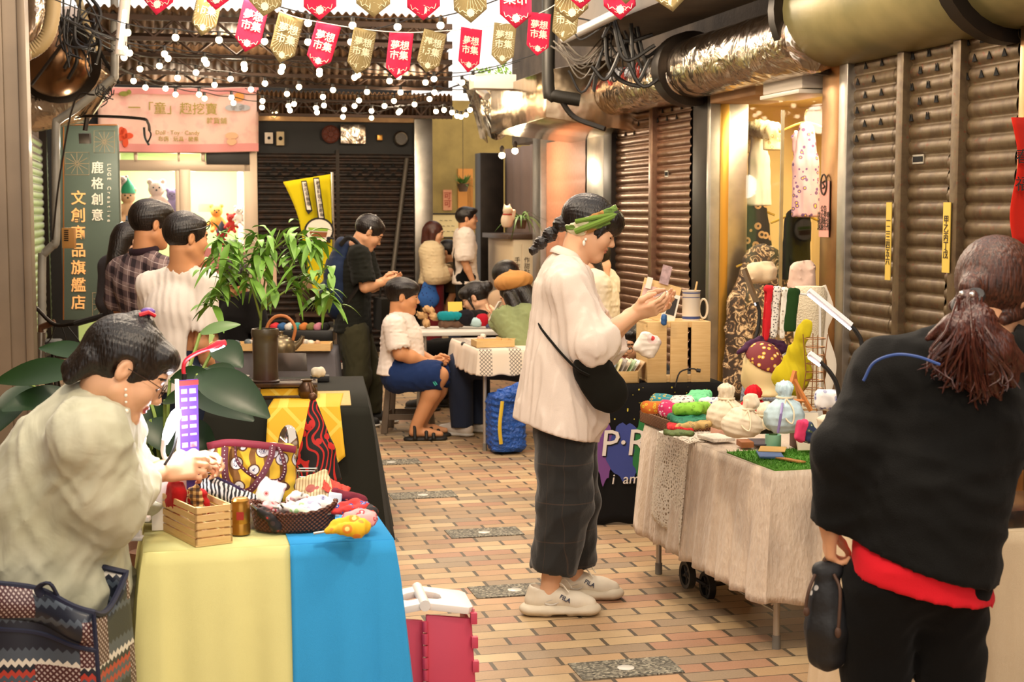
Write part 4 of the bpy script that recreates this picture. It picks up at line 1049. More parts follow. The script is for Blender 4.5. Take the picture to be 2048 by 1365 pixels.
        for q in segs:
            op = q[-1] if q[-1] == 's' else 'u'; q2 = q[:-1] if op == 's' else q
            if q[0] == 'c': f.cone(q2[1], q2[2], q2[3], q2[4], k, op, q2[5] if len(q2) > 5 else None)
            else: f.ell(q2[1], q2[2], q2[3] if len(q2) > 3 else None, k, op)
        if folds: f.disp(wrinkle(*folds))
        for p, n in cuts: f.cut(p, n)
        if after: after(f)
        return f.build(name, m, s.o, paint=paint)
    def hair(s, m, prims, cuts=(), h=None, amp=.0011, name='hair', base=True, face=(0, .125, -.045, .07, .095, .1), nape=-.07):
        """prims in head space: ('e', c, r) / ('c', a, b, ra, rb)"""
        h = h or s.hh; hs = s.hs; pts = [s.hp(x, y, z) for x in (-.13, .13) for y in (-.14, .14) for z in (-.13, .16)]
        for q in prims:
            for e in ((q[1], q[2]) if q[0] == 'c' else (q[1],)):
                r = max(q[3], q[4]) if q[0] == 'c' else max(q[2]); pts += [s.hp(*e) + Vector((r,) * 3), s.hp(*e) - Vector((r,) * 3)]
        f = Fld([min(p[i] for p in pts) - .02 for i in range(3)], [max(p[i] for p in pts) + .02 for i in range(3)], h)
        R = np.array(s.R)
        if base:
            f.ell(s.hp(0, -.016, .033), tuple(x * hs for x in (.086, .105, .094)), R, 0)
            if face: f.ell(s.hp(*face[:3]), tuple(x * hs for x in face[3:]), R, .01, 's')
            if nape is not None: f.cut(s.hp(0, 0, nape), s.R @ Vector((0, .25, -1)), .02)
        for q in prims:
            op = 'u' if q[-1] != 's' else 's'
            if q[0] == 'e': f.ell(s.hp(*q[1]), tuple(x * hs for x in q[2]), R, .015, op)
            else: f.cone(s.hp(*q[1]), s.hp(*q[2]), q[3] * hs, q[4] * hs, .015, op)
        hc = np.array(s.J['hd'])
        def strands(p):
            q = (p - hc) @ R; a = np.arctan2(q[:, 0], q[:, 2] + .02) * 21 + q[:, 1] * 12; b = np.arctan2(q[:, 0], -q[:, 1]) * 19
            return amp * (np.sin(a * 2 + 2 * np.sin(q[:, 1] * 30)) + np.sin(b * 2.7 + 1.5 * np.sin(q[:, 2] * 35))) * .5
        f.disp(strands)
        for p, n in cuts: f.cut(s.hp(*p), s.R @ Vector(n))
        return f.build(name, m, s.o)
    def top(s, m, infl=.02, sleeve='short', hem=0.0, folds=None, flare=0.0, tor=1.0, name='shirt', h=None, sl=1.0, neckcut=.028, cuts=(), extra=()):
        J = s.J; fw = s.fw; w = (J['pel'] + J['chest']) / 2; up = (J['neck'] - J['pel']).normalized(); e = J['pel'] - up * hem; r = .125 * tor + infl
        segs = [('c', e, w, r + flare + .01, r - .004, (fw, .74)), ('c', w, J['chest'], r - .004, .138 * tor + infl, (fw, .72)), ('c', J['chest'], J['neck'] - up * .02, .13 * tor + infl, .055 + infl * .6, (fw, .74)), *extra]
        cu = [(e, -up), *cuts]; E = []
        for q in 'RL':
            a, b, c = J['sh' + q], J['el' + q], J['wr' + q]; segs.append(('c', J['neck'] - up * .02, a, .055 + infl * .4, .055 * sl + infl))
            if sleeve == 'short': segs.append(('c', a, a.lerp(b, .72), .056 * sl + infl, .058 * sl + infl * 1.3)); E.append((a.lerp(b, .72), b - a, .12))
            else:
                t = 1.0 if sleeve == 'long' else .45; segs += [('c', a, b, .054 * sl + infl, .046 * sl + infl), ('c', b, b.lerp(c, t), .046 * sl + infl, .036 * sl + infl)]; E.append((b.lerp(c, t), c - b, .1))
        def after(f):
            for p, d, r_ in E:
                d = d.normalized(); f.cone(p + d * .06, p + d * .14, .075, .075, .006, 's')
            if neckcut:
                f.cone(J['neck'] + up * .03, J['neck'] + up * .12, .052 + neckcut * .6, .06 + neckcut, .01, 's')
        return s.gar(name, m, segs, h or s.h, folds, cu, .03, after=after)
    def pants(s, m, infl=.025, length=1.0, name='trousers', r=(.085, .07, .055), folds=None, h=None, hipr=.125, up=.08):
        J = s.J; segs = [('c', J['pel'] + Vector((0, 0, up)), J['pel'], hipr + infl - .01, hipr + infl, (s.fw, .78))]; E = []
        for q in 'RL':
            a, b, c = J['hip' + q], J['kn' + q], J['an' + q]
            if length > .5:
                t = (length - .5) * 2; d = b.lerp(c, t); segs += [('c', a, b, r[0] + infl, r[1] + infl), ('c', b, d, r[1] + infl, r[2] + infl)]; E.append((d, c - b))
            else: d = a.lerp(b, length * 2); segs.append(('c', a, d, r[0] + infl, r[1] + infl)); E.append((d, b - a))
        def after(f):
            for p, d in E:
                d = d.normalized(); f.cone(p + d * .105, p + d * .2, .11, .11, .004, 's')
        return s.gar(name, m, segs, h or s.h, folds, (), .03, after=after)
    def shoe(s, q, m, sole, ln=.255, name='shoe'):
        a = s.J['an' + q]; t = s.J.get('to' + q, a + Vector((0, .17, -.06))); d = Vector((t.x - a.x, t.y - a.y, 0)).normalized(); w = d.cross(Vector((0, 0, 1)))
        P = lambda y, z, x=0: Vector((a.x, a.y, 0)) + d * y + w * x + Vector((0, 0, z))
        lo = P(.06, 0) - Vector((.22, .22, .02)); hi = P(.06, 0) + Vector((.22, .22, .22)); f = Fld(lo, hi, max(.006, s.h * .6))
        f.path([P(-.045, .05), P(.06, .055), P(ln - .085, .035)], [.042, .043, .038], .03); f.cone(P(-.02, .06), P(-.03, .115), .042, .044, .03)
        f.ell(P(-.025, .14), (.034, .034, .03), None, .01, 's'); f.cut(P(0, .012), (0, 0, -1))
        f.build(name, m, s.o)
        f = Fld(lo, hi, max(.006, s.h * .6)); f.path([P(-.045, .016), P(.06, .016), P(ln - .085, .016)], [.05, .046, .045], .04, fl=((0, 0, 1), .34)); f.cut(P(0, .0), (0, 0, -1)); f.build('sole', sole, s.o)
    def glasses(s, m=None, r=.019):
        m = m or mat('glasses_frame', '#4a3a34', .3, .6); b = MB()
        for x in (-1, 1):
            b.tube([s.hp(x * .032 + r * 1.15 * cos(t), .1, .0 + r * sin(t)) for t in [2 * pi * k / 16 for k in range(16)]], .0013 * s.hs, 5, closed=True)
            b.tube([s.hp(x * .054, .099, .004), s.hp(x * .078, .05, .006), s.hp(x * .082, -.005, .005)], .0012 * s.hs, 5)
        b.tube([s.hp(-.011, .1, .003), s.hp(0, .105, .006), s.hp(.011, .1, .003)], .0012 * s.hs, 5); return b.build('glasses', m, s.o)
    def strap(s, pts, m, w=.02, name='strap', r=.004): b = MB(); b.tube(bez(pts, 24), w, 8, flat=r / w); return b.build(name, m, s.o)
WSHIRT = fabric('blouse_cloth', '#e6d6c8', fold=.35); BLKC = fabric('black_cloth', '#17150f', fold=.3); TEE = fabric('white_tee', '#efe3d8', fold=.3)
def m_check(name, base, line, sc=14, dens=.045):
    t = NT(name); x, y, z = t.sep(); g = t.ma('MAXIMUM', t.ma('LESS_THAN', t.ma('FRACT', t.ma('MULTIPLY', z, sc * .6)), dens), t.ma('LESS_THAN', t.ma('FRACT', t.ma('MULTIPLY', t.ma('ADD', x, y), sc)), dens))
    t.set(color=t.mix(g, base, line), rough=.85, sheen=.2); t.bump(t.noise(10, distortion=1.), .3, .02); return t.m
SOLEM = mat('sole_cream', '#d9ccb4', .6, var=(12, .15)); SNK = mat('sneaker_cream', '#e2d7c2', .55, var=(10, .1))

# ---- the woman reading her phone in the middle of the alley
c = Person('woman in a white blouse and green headscarf looking at her phone', fl(1136, 1214), -pi / 2, 1.0, .0036, .011, .0042, SKIN)
L = c.L
c.J.update(pel=L(1130, 850), chest=L(1128, 650), neck=L(1141, 548), hd=L(1182, 456), shR=L(1136, 572, -.16), shL=L(1142, 572, .16), elR=L(1183, 688, -.2), wrR=L(1268, 628, -.075), elL=L(1195, 690, .17), wrL=L(1284, 618, .035),
           hipR=L(1128, 862, -.085), hipL=L(1134, 862, .085), knR=L(1130, 1010, -.1), knL=L(1145, 1000, .1), anR=L(1098, 1183, -.12), anL=L(1148, 1168, .12))
for q, d in (('R', -.12), ('L', .12)): c.J['to' + q] = c.J['an' + q] + Vector((0, .12, -.06))
c.hands = {'R': ((.25, 1, .28), (-.75, -.1, .65), .55), 'L': ((-.2, 1, .22), (.8, -.15, .5), .7)}
c.head(0, -25).body(eyes='down')
c.hair(HAIR, [('e', (0, .052, .06), (.079, .062, .05)), ('e', (0, .085, .042), (.062, .03, .04)), ('e', (0, -.03, .03), (.088, .105, .092)), ('c', (.066, .045, .02), (.073, .036, -.025), .011, .004), ('c', (-.066, .045, .02), (-.073, .036, -.025), .011, .004),
              ('e', (.083, -.008, -.012), (.022, .024, .036), 's'), ('e', (-.083, -.008, -.012), (.022, .024, .036), 's')], face=(0, .115, -.06, .085, .095, .088), nape=-.055)
P0, P1, P2, P3, P4 = [c.L(x, y, .0) for x, y in ((1121, 449), (1103, 467), (1088, 480), (1076, 492), (1066, 502))]
f = Fld([min(p[i] for p in (P0, P4)) - .09 for i in range(3)], [max(p[i] for p in (P0, P4)) + .09 for i in range(3)], .0035)
f.path([c.L(1150, 440), P0], [.05, .03], .02); f.ell(P0, .031, None, .006); f.ell(P1.lerp(P2, .2), .031, None, .006); f.ell(P2.lerp(P3, .5), .027, None, .006); f.path([P3, P4, c.L(1064, 510)], [.018, .017, .004], .01); f.disp(wrinkle(.003, 120, 2)); f.build('ponytail', HAIR, c.o)
b = MB()
for p in (P1.lerp(P0, .35), P2.lerp(P1, .15), P3): b.ell(p, .018)
b.build('hair_tie', mat('tie_black', '#141010', .8), c.o)
t = NT('scarf_print'); v = t.n('TexVoronoi', {'Scale': 16, 'Vector': t.obj()})
t.set(color=t.ramp(v.outputs['Color'], ((0, '#5f7c35'), (.38, '#6f8f3f'), (.5, '#d8cfae'), (.62, '#a8793f'), (.72, '#7f9a4c'), (.86, '#e4dcc0')), 'CONSTANT'), rough=.85); t.bump(t.noise(60), .4, .004); SCARF = t.m
f = Fld([c.J['hd'][i] - .17 for i in range(3)], [c.J['hd'][i] + .17 for i in range(3)], .0036)
sR = c.R @ Matrix.Rotation(radians(-8), 3, 'X'); f.ell(c.hp(0, -.016, .033), (.1, .119, .108), np.array(c.R), 0); f.ell(c.hp(0, -.016, .033), (.083, .1, .09), np.array(c.R), 0, 's')
nB = c.R @ Vector((0, -.73, .68)).normalized(); mid = c.hp(0, .004, .034); f.cut(mid + nB * .030, nB, .006); f.cut(mid - nB * .034, -nB, .006); f.disp(wrinkle(.003, 130, 4, (1, .4, 1)))
f.build('headscarf', SCARF, c.o)
b = MB(); SP = lambda a, o: c.hp(.1 * cos(a), -.01 + .108 * sin(a) * .68 - o * .73, .024 + .108 * sin(a) * .73 + o * .68)
b.tube(bez([SP(a, -.012) for a in (-.75, -.3, .2, .7, 1.2, 1.57, 1.9)], 24), .0125, 8); b.tube(bez([SP(a, .012 - .02 * a) for a in (-.6, 0, .5, 1, 1.5, 2)], 24), .009, 8)
b.build('scarf_twist', fabric('scarf_green', '#6f8c3c', fold=.5), c.o)
b = MB(); b.ell(c.hp(.083, -.004, -.05), .006); b.ell(c.hp(.084, -.004, -.066), (.006, .006, .011)); b.build('earring', mat('pearl', '#eee6da', .2), c.o)
J = c.J; up = Vector((0, 0, 1)); yy = Vector((0, 1, 0))
def cuts_c(f):
    for p, d in ((L(1209, 676, -.19), J['wrR'] - J['elR']), (L(1222, 676, .15), J['wrL'] - J['elL'])): d = d.normalized(); f.cone(p + d * .078, p + d * .15, .098, .098, .006, 's')
    f.cone(L(1150, 528), L(1172, 498), .062, .085, .012, 's')
c.gar('blouse', WSHIRT, [('c', L(1128, 600), L(1120, 858), .18, .245, (yy, .66)), ('c', L(1132, 575), L(1128, 640), .15, .185, (yy, .66)), ('c', J['neck'] - up * .01, L(1134, 580), .075, .16, (yy, .72)),
      ('c', J['neck'], J['shR'], .06, .078), ('c', J['neck'], J['shL'], .06, .078), ('c', J['shR'], J['elR'], .083, .098), ('c', J['elR'], L(1214, 672, -.19), .098, .078), ('c', J['shL'], J['elL'], .083, .098), ('c', J['elL'], L(1228, 672, .15), .098, .078),
      ('c', L(1104, 700, -.04), L(1062, 862, -.04), .1, .085), ('c', L(1150, 700, -.12), L(1186, 835, -.1), .09, .07)], .0075, (.0075, 40, 11, (1, 1, .22)), [(L(1118, 858), (0, -.27, -1))], .045, after=cuts_c)
f = Fld([L(1170, 690, -.26)[i] - .3 for i in range(3)], [L(1240, 690, .2)[i] + .3 for i in range(3)], .008)
for p, q, dd in (('elR', 'wrR', -.19), ('elL', 'wrL', .15)):
    a = L(1199 if p == 'elR' else 1214, 676, dd); d = (J[q] - J[p]).normalized(); f.cone(a, a + d * .05, .1, .09, .01); f.cone(a + d * .04, a + d * .2, .066, .066, .006, 's')
f.disp(wrinkle(.006, 40, 6)); f.build('rolled_cuffs', WSHIRT, c.o)
b = MB(); b.tube(bez([L(1166, 545, -.035), L(1150, 515, -.07), L(1118, 500, -.05), L(1108, 498, 0), L(1118, 500, .05), L(1150, 515, .07), L(1166, 545, .035)], 24), .021, 10, flat=.4); b.build('collar', WSHIRT, c.o)
f = Fld([L(1190, 820, -.1)[i] - .14 for i in range(3)], [L(1210, 830, .1)[i] + .16 for i in range(3)], .009); f.path([L(1178, 700, .05), L(1205, 852, .06)], [.07, .075], .02, fl=(yy, .5)); f.cut(L(1205, 848, .06), (0, .25, -1)); f.disp(wrinkle(.01, 25, 3, (1, 1, .3))); f.build('blouse_front', fabric('blouse_lining', '#e3c8ae'), c.o)
c.pants(m_check('pinstripe_check', '#141311', '#33261c', 11, .03), .03, .84, r=(.093, .08, .066), folds=(.006, 40, 5, (1, 1, .3)), h=.008, hipr=.13)
for q, sg in (('R', 1), ('L', -1)):
    a = J['an' + q]; z0 = 0; P = lambda y, z, x=0: Vector((a.x + x, a.y + y, z))
    lo, hi = P(-.13, -.01, -.08), P(.24, .2, .08)
    f = Fld(lo, hi, .0045); f.path([P(-.06, .06), P(.03, .07), P(.11, .05), P(.155, .042)], [.037, .037, .036, .033], .03); f.cone(P(-.03, .065), P(-.045, .1), .04, .038, .02); f.cone(P(.01, .09), P(.005, .125), .022, .018, .012); f.ell(P(-.035, .128), (.033, .037, .04), None, .008, 's')
    for k in range(3): f.cone(P(.11 + .02 * k, .03, -.06), P(.09 + .02 * k, .1, -.05), .003, .003, .004, 's')
    f.cut(P(0, .035), (0, 0, -1)); sh = f.build('sneaker', SNK, c.o)
    f = Fld(lo, hi, .0045); f.path([P(-.062, .026), P(.0, .026), P(.05, .022), P(.15, .026)], [.056, .052, .047, .056], .03, fl=(up, .5)); f.box(P(.04, 0), (.06, .03, .012), None, .008, .01, 's')
    for k in range(10):
        for sx in (-1, 1): f.box(P(-.1 + .034 * k, .004, sx * .052), (.014, .007, .007), None, .002, .004, 's')
    f.cut(P(0, 0), (0, 0, -1)); f.build('sole', SOLEM, sh)
    b = MB()
    for k in range(5): b.tube(bez([P(.028 + .022 * k, .1 - .009 * k, .027), P(.036 + .022 * k, .115 - .0105 * k, 0), P(.03 + .022 * k, .1 - .009 * k, -.027)], 8), .0045, 6)
    b.tube(bez([P(.03, .125, .0), P(.05, .13, .03), P(.075, .1, .038)], 8), .003, 5); b.tube(bez([P(.03, .125, .0), P(.06, .14, -.02), P(.09, .1, -.035)], 8), .003, 5); b.build('laces', mat('lace_white', '#ece4d4', .8), sh)
    b = MB(); b.tube(bez([P(-.02, .062, .039), P(.02, .072, .04), P(.035, .06, .041), P(.01, .05, .042), P(-.015, .054, .041)], 14), .0035, 6, closed=True); b.build('side_flash', mat('flash_grey', '#c9c3b8', .4), sh)
    X = Matrix.Translation(P(.062, .074, .0415)) @ Matrix.Rotation(radians(90), 4, 'Z') @ Matrix.Rotation(radians(72), 4, 'X') @ Matrix.Rotation(radians(-26), 4, 'Z')
    text('FILA', .024, X, mat('navy_ink', '#1d2240', .5), sh, depth=.0025, bold=.02)
o = thing('crossbody_bag', 'black crossbody pouch on the hip of the woman with the phone', 'bag', c.o.matrix_basis @ L(1200, 815, -.2), -pi / 2); Qb = lambda p: rootmat(o).inverted() @ (rootmat(c.o) @ Vector(p))
f = Fld([Qb(L(1200, 770, -.2))[i] - .2 for i in range(3)], [Qb(L(1200, 770, -.2))[i] + .2 for i in range(3)], .007)
f.path([Qb(L(1186, 745, -.235)), Qb(L(1215, 785, -.235))], [.075, .082], .02, fl=((1, 0, 0), .4)); f.box(Qb(L(1184, 728, -.235)), (.035, .07, .03), None, .02, .02); f.disp(wrinkle(.004, 30, 3)); f.build('pouch', BLKC, o)
b = MB(); b.tube(bez([Qb(p) for p in (L(1140, 560, .15), L(1095, 600, .06), L(1075, 640, -.09), L(1108, 690, -.2), L(1150, 735, -.262), L(1178, 752, -.268))], 30), .011, 8, flat=.45); b.build('strap', BLKC, o)
o = thing('phone', 'smartphone held up by the woman in the headscarf', 'phone', c.o.matrix_basis @ L(1305, 612, 0), -pi / 2)
X = T((0, .0, .01), (radians(38), 0, radians(-8))); b = MB(); b.bc((0, 0, 0), (.072, .15, .009), 0, X); b.build('case', mat('phone_case', '#d9d2c8', .4), o, bevel=.004)
b = MB(); b.bc((0, 0, .005), (.066, .142, .002), 0, X); b.build('screen', mat('phone_screen', '#1c1a1c', .1), o)

# ---- the shopper in the black jacket, seen from behind
j = Person('woman in a black jacket and ponytail seen from behind at the cream table', fl(1850, 1490), radians(-22), 1.06, .0042, .012, .0045, SKIN3)
y0 = at(1850, 800, 830).y; j.base.y = y0; j.o.location = Vector((at(1850, 800, 830).x, y0, 0)); j.base = j.o.location.copy(); j.Q = rootmat(j.o).inverted(); L = j.L
j.J.update(pel=L(1838, 1130, 0), chest=L(1900, 850, .12), neck=L(1968, 690, .2), hd=L(1992, 590, .26), shL=L(1775, 752, .1), shR=L(2075, 742, .2), elL=L(1688, 905, .02), wrL=L(1660, 1046, .02), elR=L(2100, 900, .3), wrR=L(2130, 860, .55),
           hipL=L(1765, 1165, 0), hipR=L(1900, 1165, 0), knL=L(1752, 1330, .03), knR=L(1900, 1330, .03)); j.J['anL'] = Vector((j.J['knL'].x, j.J['knL'].y - .03, .085)); j.J['anR'] = Vector((j.J['knR'].x, j.J['knR'].y - .03, .085))
j.hands = {'L': ((-.05, .25, -1), (.9, .3, 0), .95), 'R': ((.2, 1, -.2), (0, 0, -1), .4)}
j.head(-18, -28, 8).body(foot=True)
j.hair(HBR, [('e', (0, -.03, .03), (.094, .112, .104)), ('c', (0, -.06, 0), (0, -.13, -.045), .07, .03), ('c', (.07, .02, -.02), (.06, -.04, -.075), .02, .015), ('c', (-.075, .02, -.02), (-.06, -.06, -.07), .025, .015)], nape=-.085)
PT = [L(x, y, d) for x, y, d in ((1936, 603, .02), (1950, 650, .0), (1965, 700, -.01), (1985, 760, 0))]
f = Fld([L(1940, 690, 0)[i] - .23 for i in range(3)], [L(1965, 690, .0)[i] + .23 for i in range(3)], .0045)
f.cone(PT[0], PT[1], .03, .05, .02)
for x1, y1, r0, r1 in ((1905, 690, .04, .022), (1870, 668, .03, .012), (1850, 678, .016, .004), (1925, 735, .04, .02), (1950, 775, .045, .022), (1985, 778, .045, .022), (2020, 760, .04, .02), (2045, 730, .03, .018), (2000, 800, .022, .006), (1960, 800, .02, .005)):
    f.path([PT[1], PT[1].lerp(L(x1, y1, -.01), .55) + Vector((0, -.015, .005)), L(x1, y1, -.0)], [.04, r0, r1], .018)
def flow(p):
    q = p - np.array(PT[0]); a = np.arctan2(q[:, 0], -q[:, 2]); return .0018 * np.sin(a * 26 + 8 * np.sin(q[:, 2] * 14)) + .0014 * np.sin(a * 61 + p[:, 1] * 80)
f.disp(flow); f.build('ponytail', HRED, j.o); rr = random.Random(2); b = MB()
for k in range(150):
    x = rr.uniform(1852, 2030); y = 700 + 85 * (1 - abs(x - 1960) / 130) + rr.gauss(0, 12); d = rr.uniform(-.075, .0); e = L(x, y, d); b.tube(bez([PT[0] + Vector((rr.gauss(0, .012), -.02, rr.gauss(0, .008))), PT[1].lerp(e, .4) + Vector((rr.gauss(0, .012), -.045 + rr.gauss(0, .012), .012)), e, e + Vector((rr.gauss(0, .015), rr.gauss(0, .01), -rr.uniform(.005, .035)))], 12), [.0028] * 10 + [.0024, .0016, .0005], 4)
b.build('loose_strands', HRED, j.o)
b = MB(); b.tube([PT[0] + Vector((.03 * cos(t), .02 * sin(t), .022 * sin(t + .6))) for t in [2 * pi * k / 16 for k in range(16)]], .011, 8, closed=True); b.build('hair_tie', mat('tie_black2', '#1a1616', .5), j.o)
b = MB(); b.ell(PT[0] + Vector((-.012, -.036, .02)), .007); b.ell(PT[0] + Vector((.012, -.036, .018)), .007); b.build('hair_bead', mat('bead_silver', '#d8d0cc', .15, .8), j.o)
J = j.J; fw = j.fw
def cuts_j(f):
    d = (J['wrL'] - J['elL']).normalized(); p = L(1661, 1056, .02); f.cone(p + d * .08, p + d * .16, .08, .08, .006, 's')
    f.cone(J['neck'] + Vector((0, .0, .05)), J['neck'] + Vector((0, .05, .14)), .075, .1, .01, 's')
JK = fabric('jacket_black', '#0d0c0a', rough=.75, fold=.3, weave=500)
hemN = (-.36, 0, -1)
j.gar('jacket', JK, [('c', L(1838, 1180, 0), L(1865, 980, .05), .198, .19, (fw, .76)), ('c', L(1865, 980, .05), L(1905, 830, .12), .19, .205, (fw, .72)), ('c', L(1905, 830, .12), J['neck'] - Vector((0, 0, .03)), .2, .085, (fw, .75)),
      ('c', L(1965, 690, .2), J['shL'], .08, .09), ('c', L(1965, 700, .2), J['shR'], .08, .09), ('c', J['shL'], J['elL'], .088, .072), ('c', J['elL'], L(1661, 1075, .02), .075, .052), ('c', J['shR'], J['elR'], .088, .075), ('c', J['elR'], J['wrR'], .075, .05)],
      .0095, (.006, 34, 21, (1, 1, .8)), [(L(1838, 1142, -.1), hemN)], .05, after=cuts_j)
b = MB(); b.tube(bez([L(1727, 762, -.075), L(1748, 726, -.085), L(1790, 710, -.11), L(1835, 714, -.12), L(1880, 730, -.125)], 24), .0035, 6); b.build('blue_piping', mat('piping_blue', '#2c4a8c', .5), j.o)
j.gar('red_shirt', fabric('red_shirt', '#d8202c', fold=.3), [('c', L(1838, 1205, 0), L(1845, 1100, .02), .19, .178, (fw, .74))], .01, (.008, 14, 5), [(L(1838, 1196, -.1), (-.24, 0, -1))], .03)
j.pants(fabric('jean_black', '#0d0c0b', fold=.2), .012, 1.0, r=(.088, .07, .06), folds=(.005, 14, 8), h=.011, up=.02)
for q in 'LR': j.shoe(q, mat('dark_shoe', '#1a1815', .6), mat('dark_sole', '#2a2622', .7))
o = thing('drawstring_pouch', 'black drawstring bag with white specks hanging from the jacketed woman\'s hand', 'bag', Vector((L(1655, 1100).x, 0, 0)), 0)
hw = rootmat(j.o) @ L(1652, 1125, .02); o.location = (hw.x, hw.y, aty(1655, 1345, hw.y).z); Z = lambda px, py, d=0: aty(px, py, hw.y + d) - o.location
t = NT('speckled_black'); v = t.n('TexVoronoi', {'Scale': 24, 'Vector': t.obj()}); t.set(color=t.mix(t.ma('LESS_THAN', v.outputs['Distance'], .17), '#0f0f12', '#b8b4ae'), rough=.6); t.bump(t.noise(16), .4, .02)
f = Fld(Z(1655, 1240) - Vector((.12, .12, .16)), Z(1655, 1240) + Vector((.12, .12, .17)), .006); f.path([Z(1656, 1150), Z(1654, 1200), Z(1655, 1255), Z(1656, 1305)], [.024, .04, .052, .047], .03); f.path([Z(1640, 1142), Z(1668, 1140)], [.022, .022], .02); f.disp(wrinkle(.006, 40, 4, (1, 1, .25))); f.build('sack', t.m, o)
b = MB(); b.tube(bez([Z(1630, 1150, -.03), Z(1618, 1180, -.05), Z(1612, 1210, -.05), Z(1614, 1222, -.05)], 12), .004, 6); b.tube(bez([Z(1668, 1150, -.03), Z(1680, 1180, -.06), Z(1678, 1240, -.07), Z(1676, 1262, -.07)], 12), .004, 6); b.ell(Z(1613, 1224, -.05), (.008, .008, .012)); b.ell(Z(1676, 1266, -.07), (.008, .008, .014))
b.tube(bez([Z(1645, 1145), Z(1650, 1120), Z(1660, 1118), Z(1666, 1145)], 10), .006, 6); b.build('drawstring', mat('brown_string', '#4a3020', .7), o)

# ---- the vendor sewing at the yellow table
w = Person('vendor in a pale sage coat sitting bent over beside the yellow clothed table', at(150, 1285, 750), radians(-78), 1.08, .0042, .013, .0048, SKIN)
w.o.location.z = 0; w.base = w.o.location.copy(); w.Q = rootmat(w.o).inverted(); L = w.L
w.J.update(pel=L(118, 1185), chest=L(128, 960, 0), neck=L(190, 834), hd=L(251, 741), shR=L(178, 880, -.17), shL=L(215, 865, .16), elR=L(205, 1000, -.1), wrR=L(325, 942, .2), elL=L(290, 975, .32), wrL=L(356, 930, .34),
           hipR=L(125, 1200, -.1), hipL=L(125, 1200, .1), knR=L(222, 1215, .12), knL=L(222, 1215, .36), anR=L(215, 1520, .14), anL=L(215, 1520, .36)); w.J['anR'].z = w.J['anL'].z = .085
w.hands = {'R': ((.1, 1, .1), (-.8, 0, -.5), .9), 'L': ((0, 1, .1), (.8, 0, -.5), .9)}
w.head(6, -33, -4).body(eyes='down', lips=LIP)
w.hair(HAIR, [('e', (0, -.022, .033), (.086, .104, .094)), ('c', (0, -.07, .0), (.0, -.105, -.06), .055, .03), ('c', (.03, -.085, -.02), (.03, -.105, -.085), .035, .015), ('c', (-.03, -.085, -.02), (-.03, -.105, -.08), .035, .015), ('e', (0, -.03, .12), (.035, .035, .025)), ('e', (0, .055, .07), (.075, .05, .04)),
              ('e', (.085, -.012, -.01), (.022, .024, .036), 's'), ('e', (-.085, -.012, -.01), (.022, .024, .036), 's')], face=(0, .13, -.045, .085, .1, .088), nape=-.1)
b = MB(); b.ell(w.hp(.01, -.03, .148), (.014, .02, .012)); b.build('hair_clip', mat('clip_purple', '#6a4aa0', .4), w.o); b = MB(); b.tube([w.hp(.03, -.045, .13), w.hp(.033, -.03, .147), w.hp(.026, -.012, .148)], .006, 6); b.build('hair_clip_red', mat('clip_red', '#c8202c', .4), w.o)
w.glasses(); b = MB()
for z, r in ((-.048, .004), (-.062, .0045), (-.078, .0035), (-.1, .007)): b.ell(w.hp(.084, -.01, -.0) + Vector((0, 0, z)) * 1.08, r)
b.build('earring', mat('pearl2', '#eee6da', .15), w.o)
J = w.J; SAGE = NT('sage_coat'); SAGE.set(color=SAGE.mix(SAGE.ramp(SAGE.noise(7, detail=5), ((.4, (0, 0, 0)), (.62, (1, 1, 1)))), '#c6c4aa', '#b2b094'), rough=.85, sheen=.2); SAGE.bump(SAGE.noise(8, distortion=1), .3, .02); SAGE = SAGE.m
def cuts_w(f):
    for q, e, wq in (('R', 'elR', 'wrR'), ('L', 'elL', 'wrL')):
        d = (J[wq] - J[e]).normalized(); p = J[e].lerp(J[wq], .72); f.cone(p + d * .085, p + d * .2, .11, .11, .006, 's')
    f.cone(w.hp(0, .01, -.07), w.hp(0, .05, -.2), .06, .06, .015, 's')
fw = w.fw
w.gar('coat', SAGE, [('c', L(112, 1170), L(105, 1010), .22, .185, (fw, .9)), ('c', L(105, 1010), L(150, 890), .185, .15, (fw, .85)), ('c', L(140, 910), L(192, 842), .15, .08), ('c', L(196, 842), J['shR'], .07, .088), ('c', L(200, 840), J['shL'], .07, .085), ('c', J['shR'], J['elR'], .092, .098), ('c', J['elR'], J['elR'].lerp(J['wrR'], .72), .1, .058),
      ('c', L(195, 985, -.12), L(228, 1042, -.1), .09, .05), ('c', J['shL'], J['elL'], .085, .09), ('c', J['elL'], J['elL'].lerp(J['wrL'], .72), .09, .055), ('c', L(110, 1120, -.05), L(40, 1150, -.1), .13, .09)], .0085, (.0085, 36, 31), (), .075, after=cuts_w)
b = MB(); b.tube(bez([L(262, 905, -.05), L(238, 870, -.09), L(205, 822, -.085), L(180, 805, -.03), L(180, 800, .05), L(225, 840, .1)], 20), .03, 8, flat=.35); b.build('collar', SAGE, w.o)
w.gar('skirt', fabric('sage_skirt', '#a8a38c', fold=.4), [('c', L(130, 1190), L(214, 1195, .12), .15, .1), ('c', L(130, 1190), L(214, 1195, .36), .15, .1), ('c', L(214, 1195, .12), L(212, 1430, .13), .1, .085), ('c', L(214, 1195, .36), L(212, 1430, .36), .1, .085)], .012, (.009, 45, 4, (1, .3, 1)))
for q in 'LR': w.shoe(q, mat('dark_shoe', '#1a1815', .6), mat('dark_sole', '#2a2622', .7))
o = thing('stool', 'low wooden stool under the seated vendor', 'stool', w.o.location + Vector((-.05, .0, 0)), 0)
b = MB(); b.box((-.19, -.17, .3), (.19, .17, .33)); b.build('seat', mat('stool_wood', '#6a4a30', .6), o, bevel=.005)
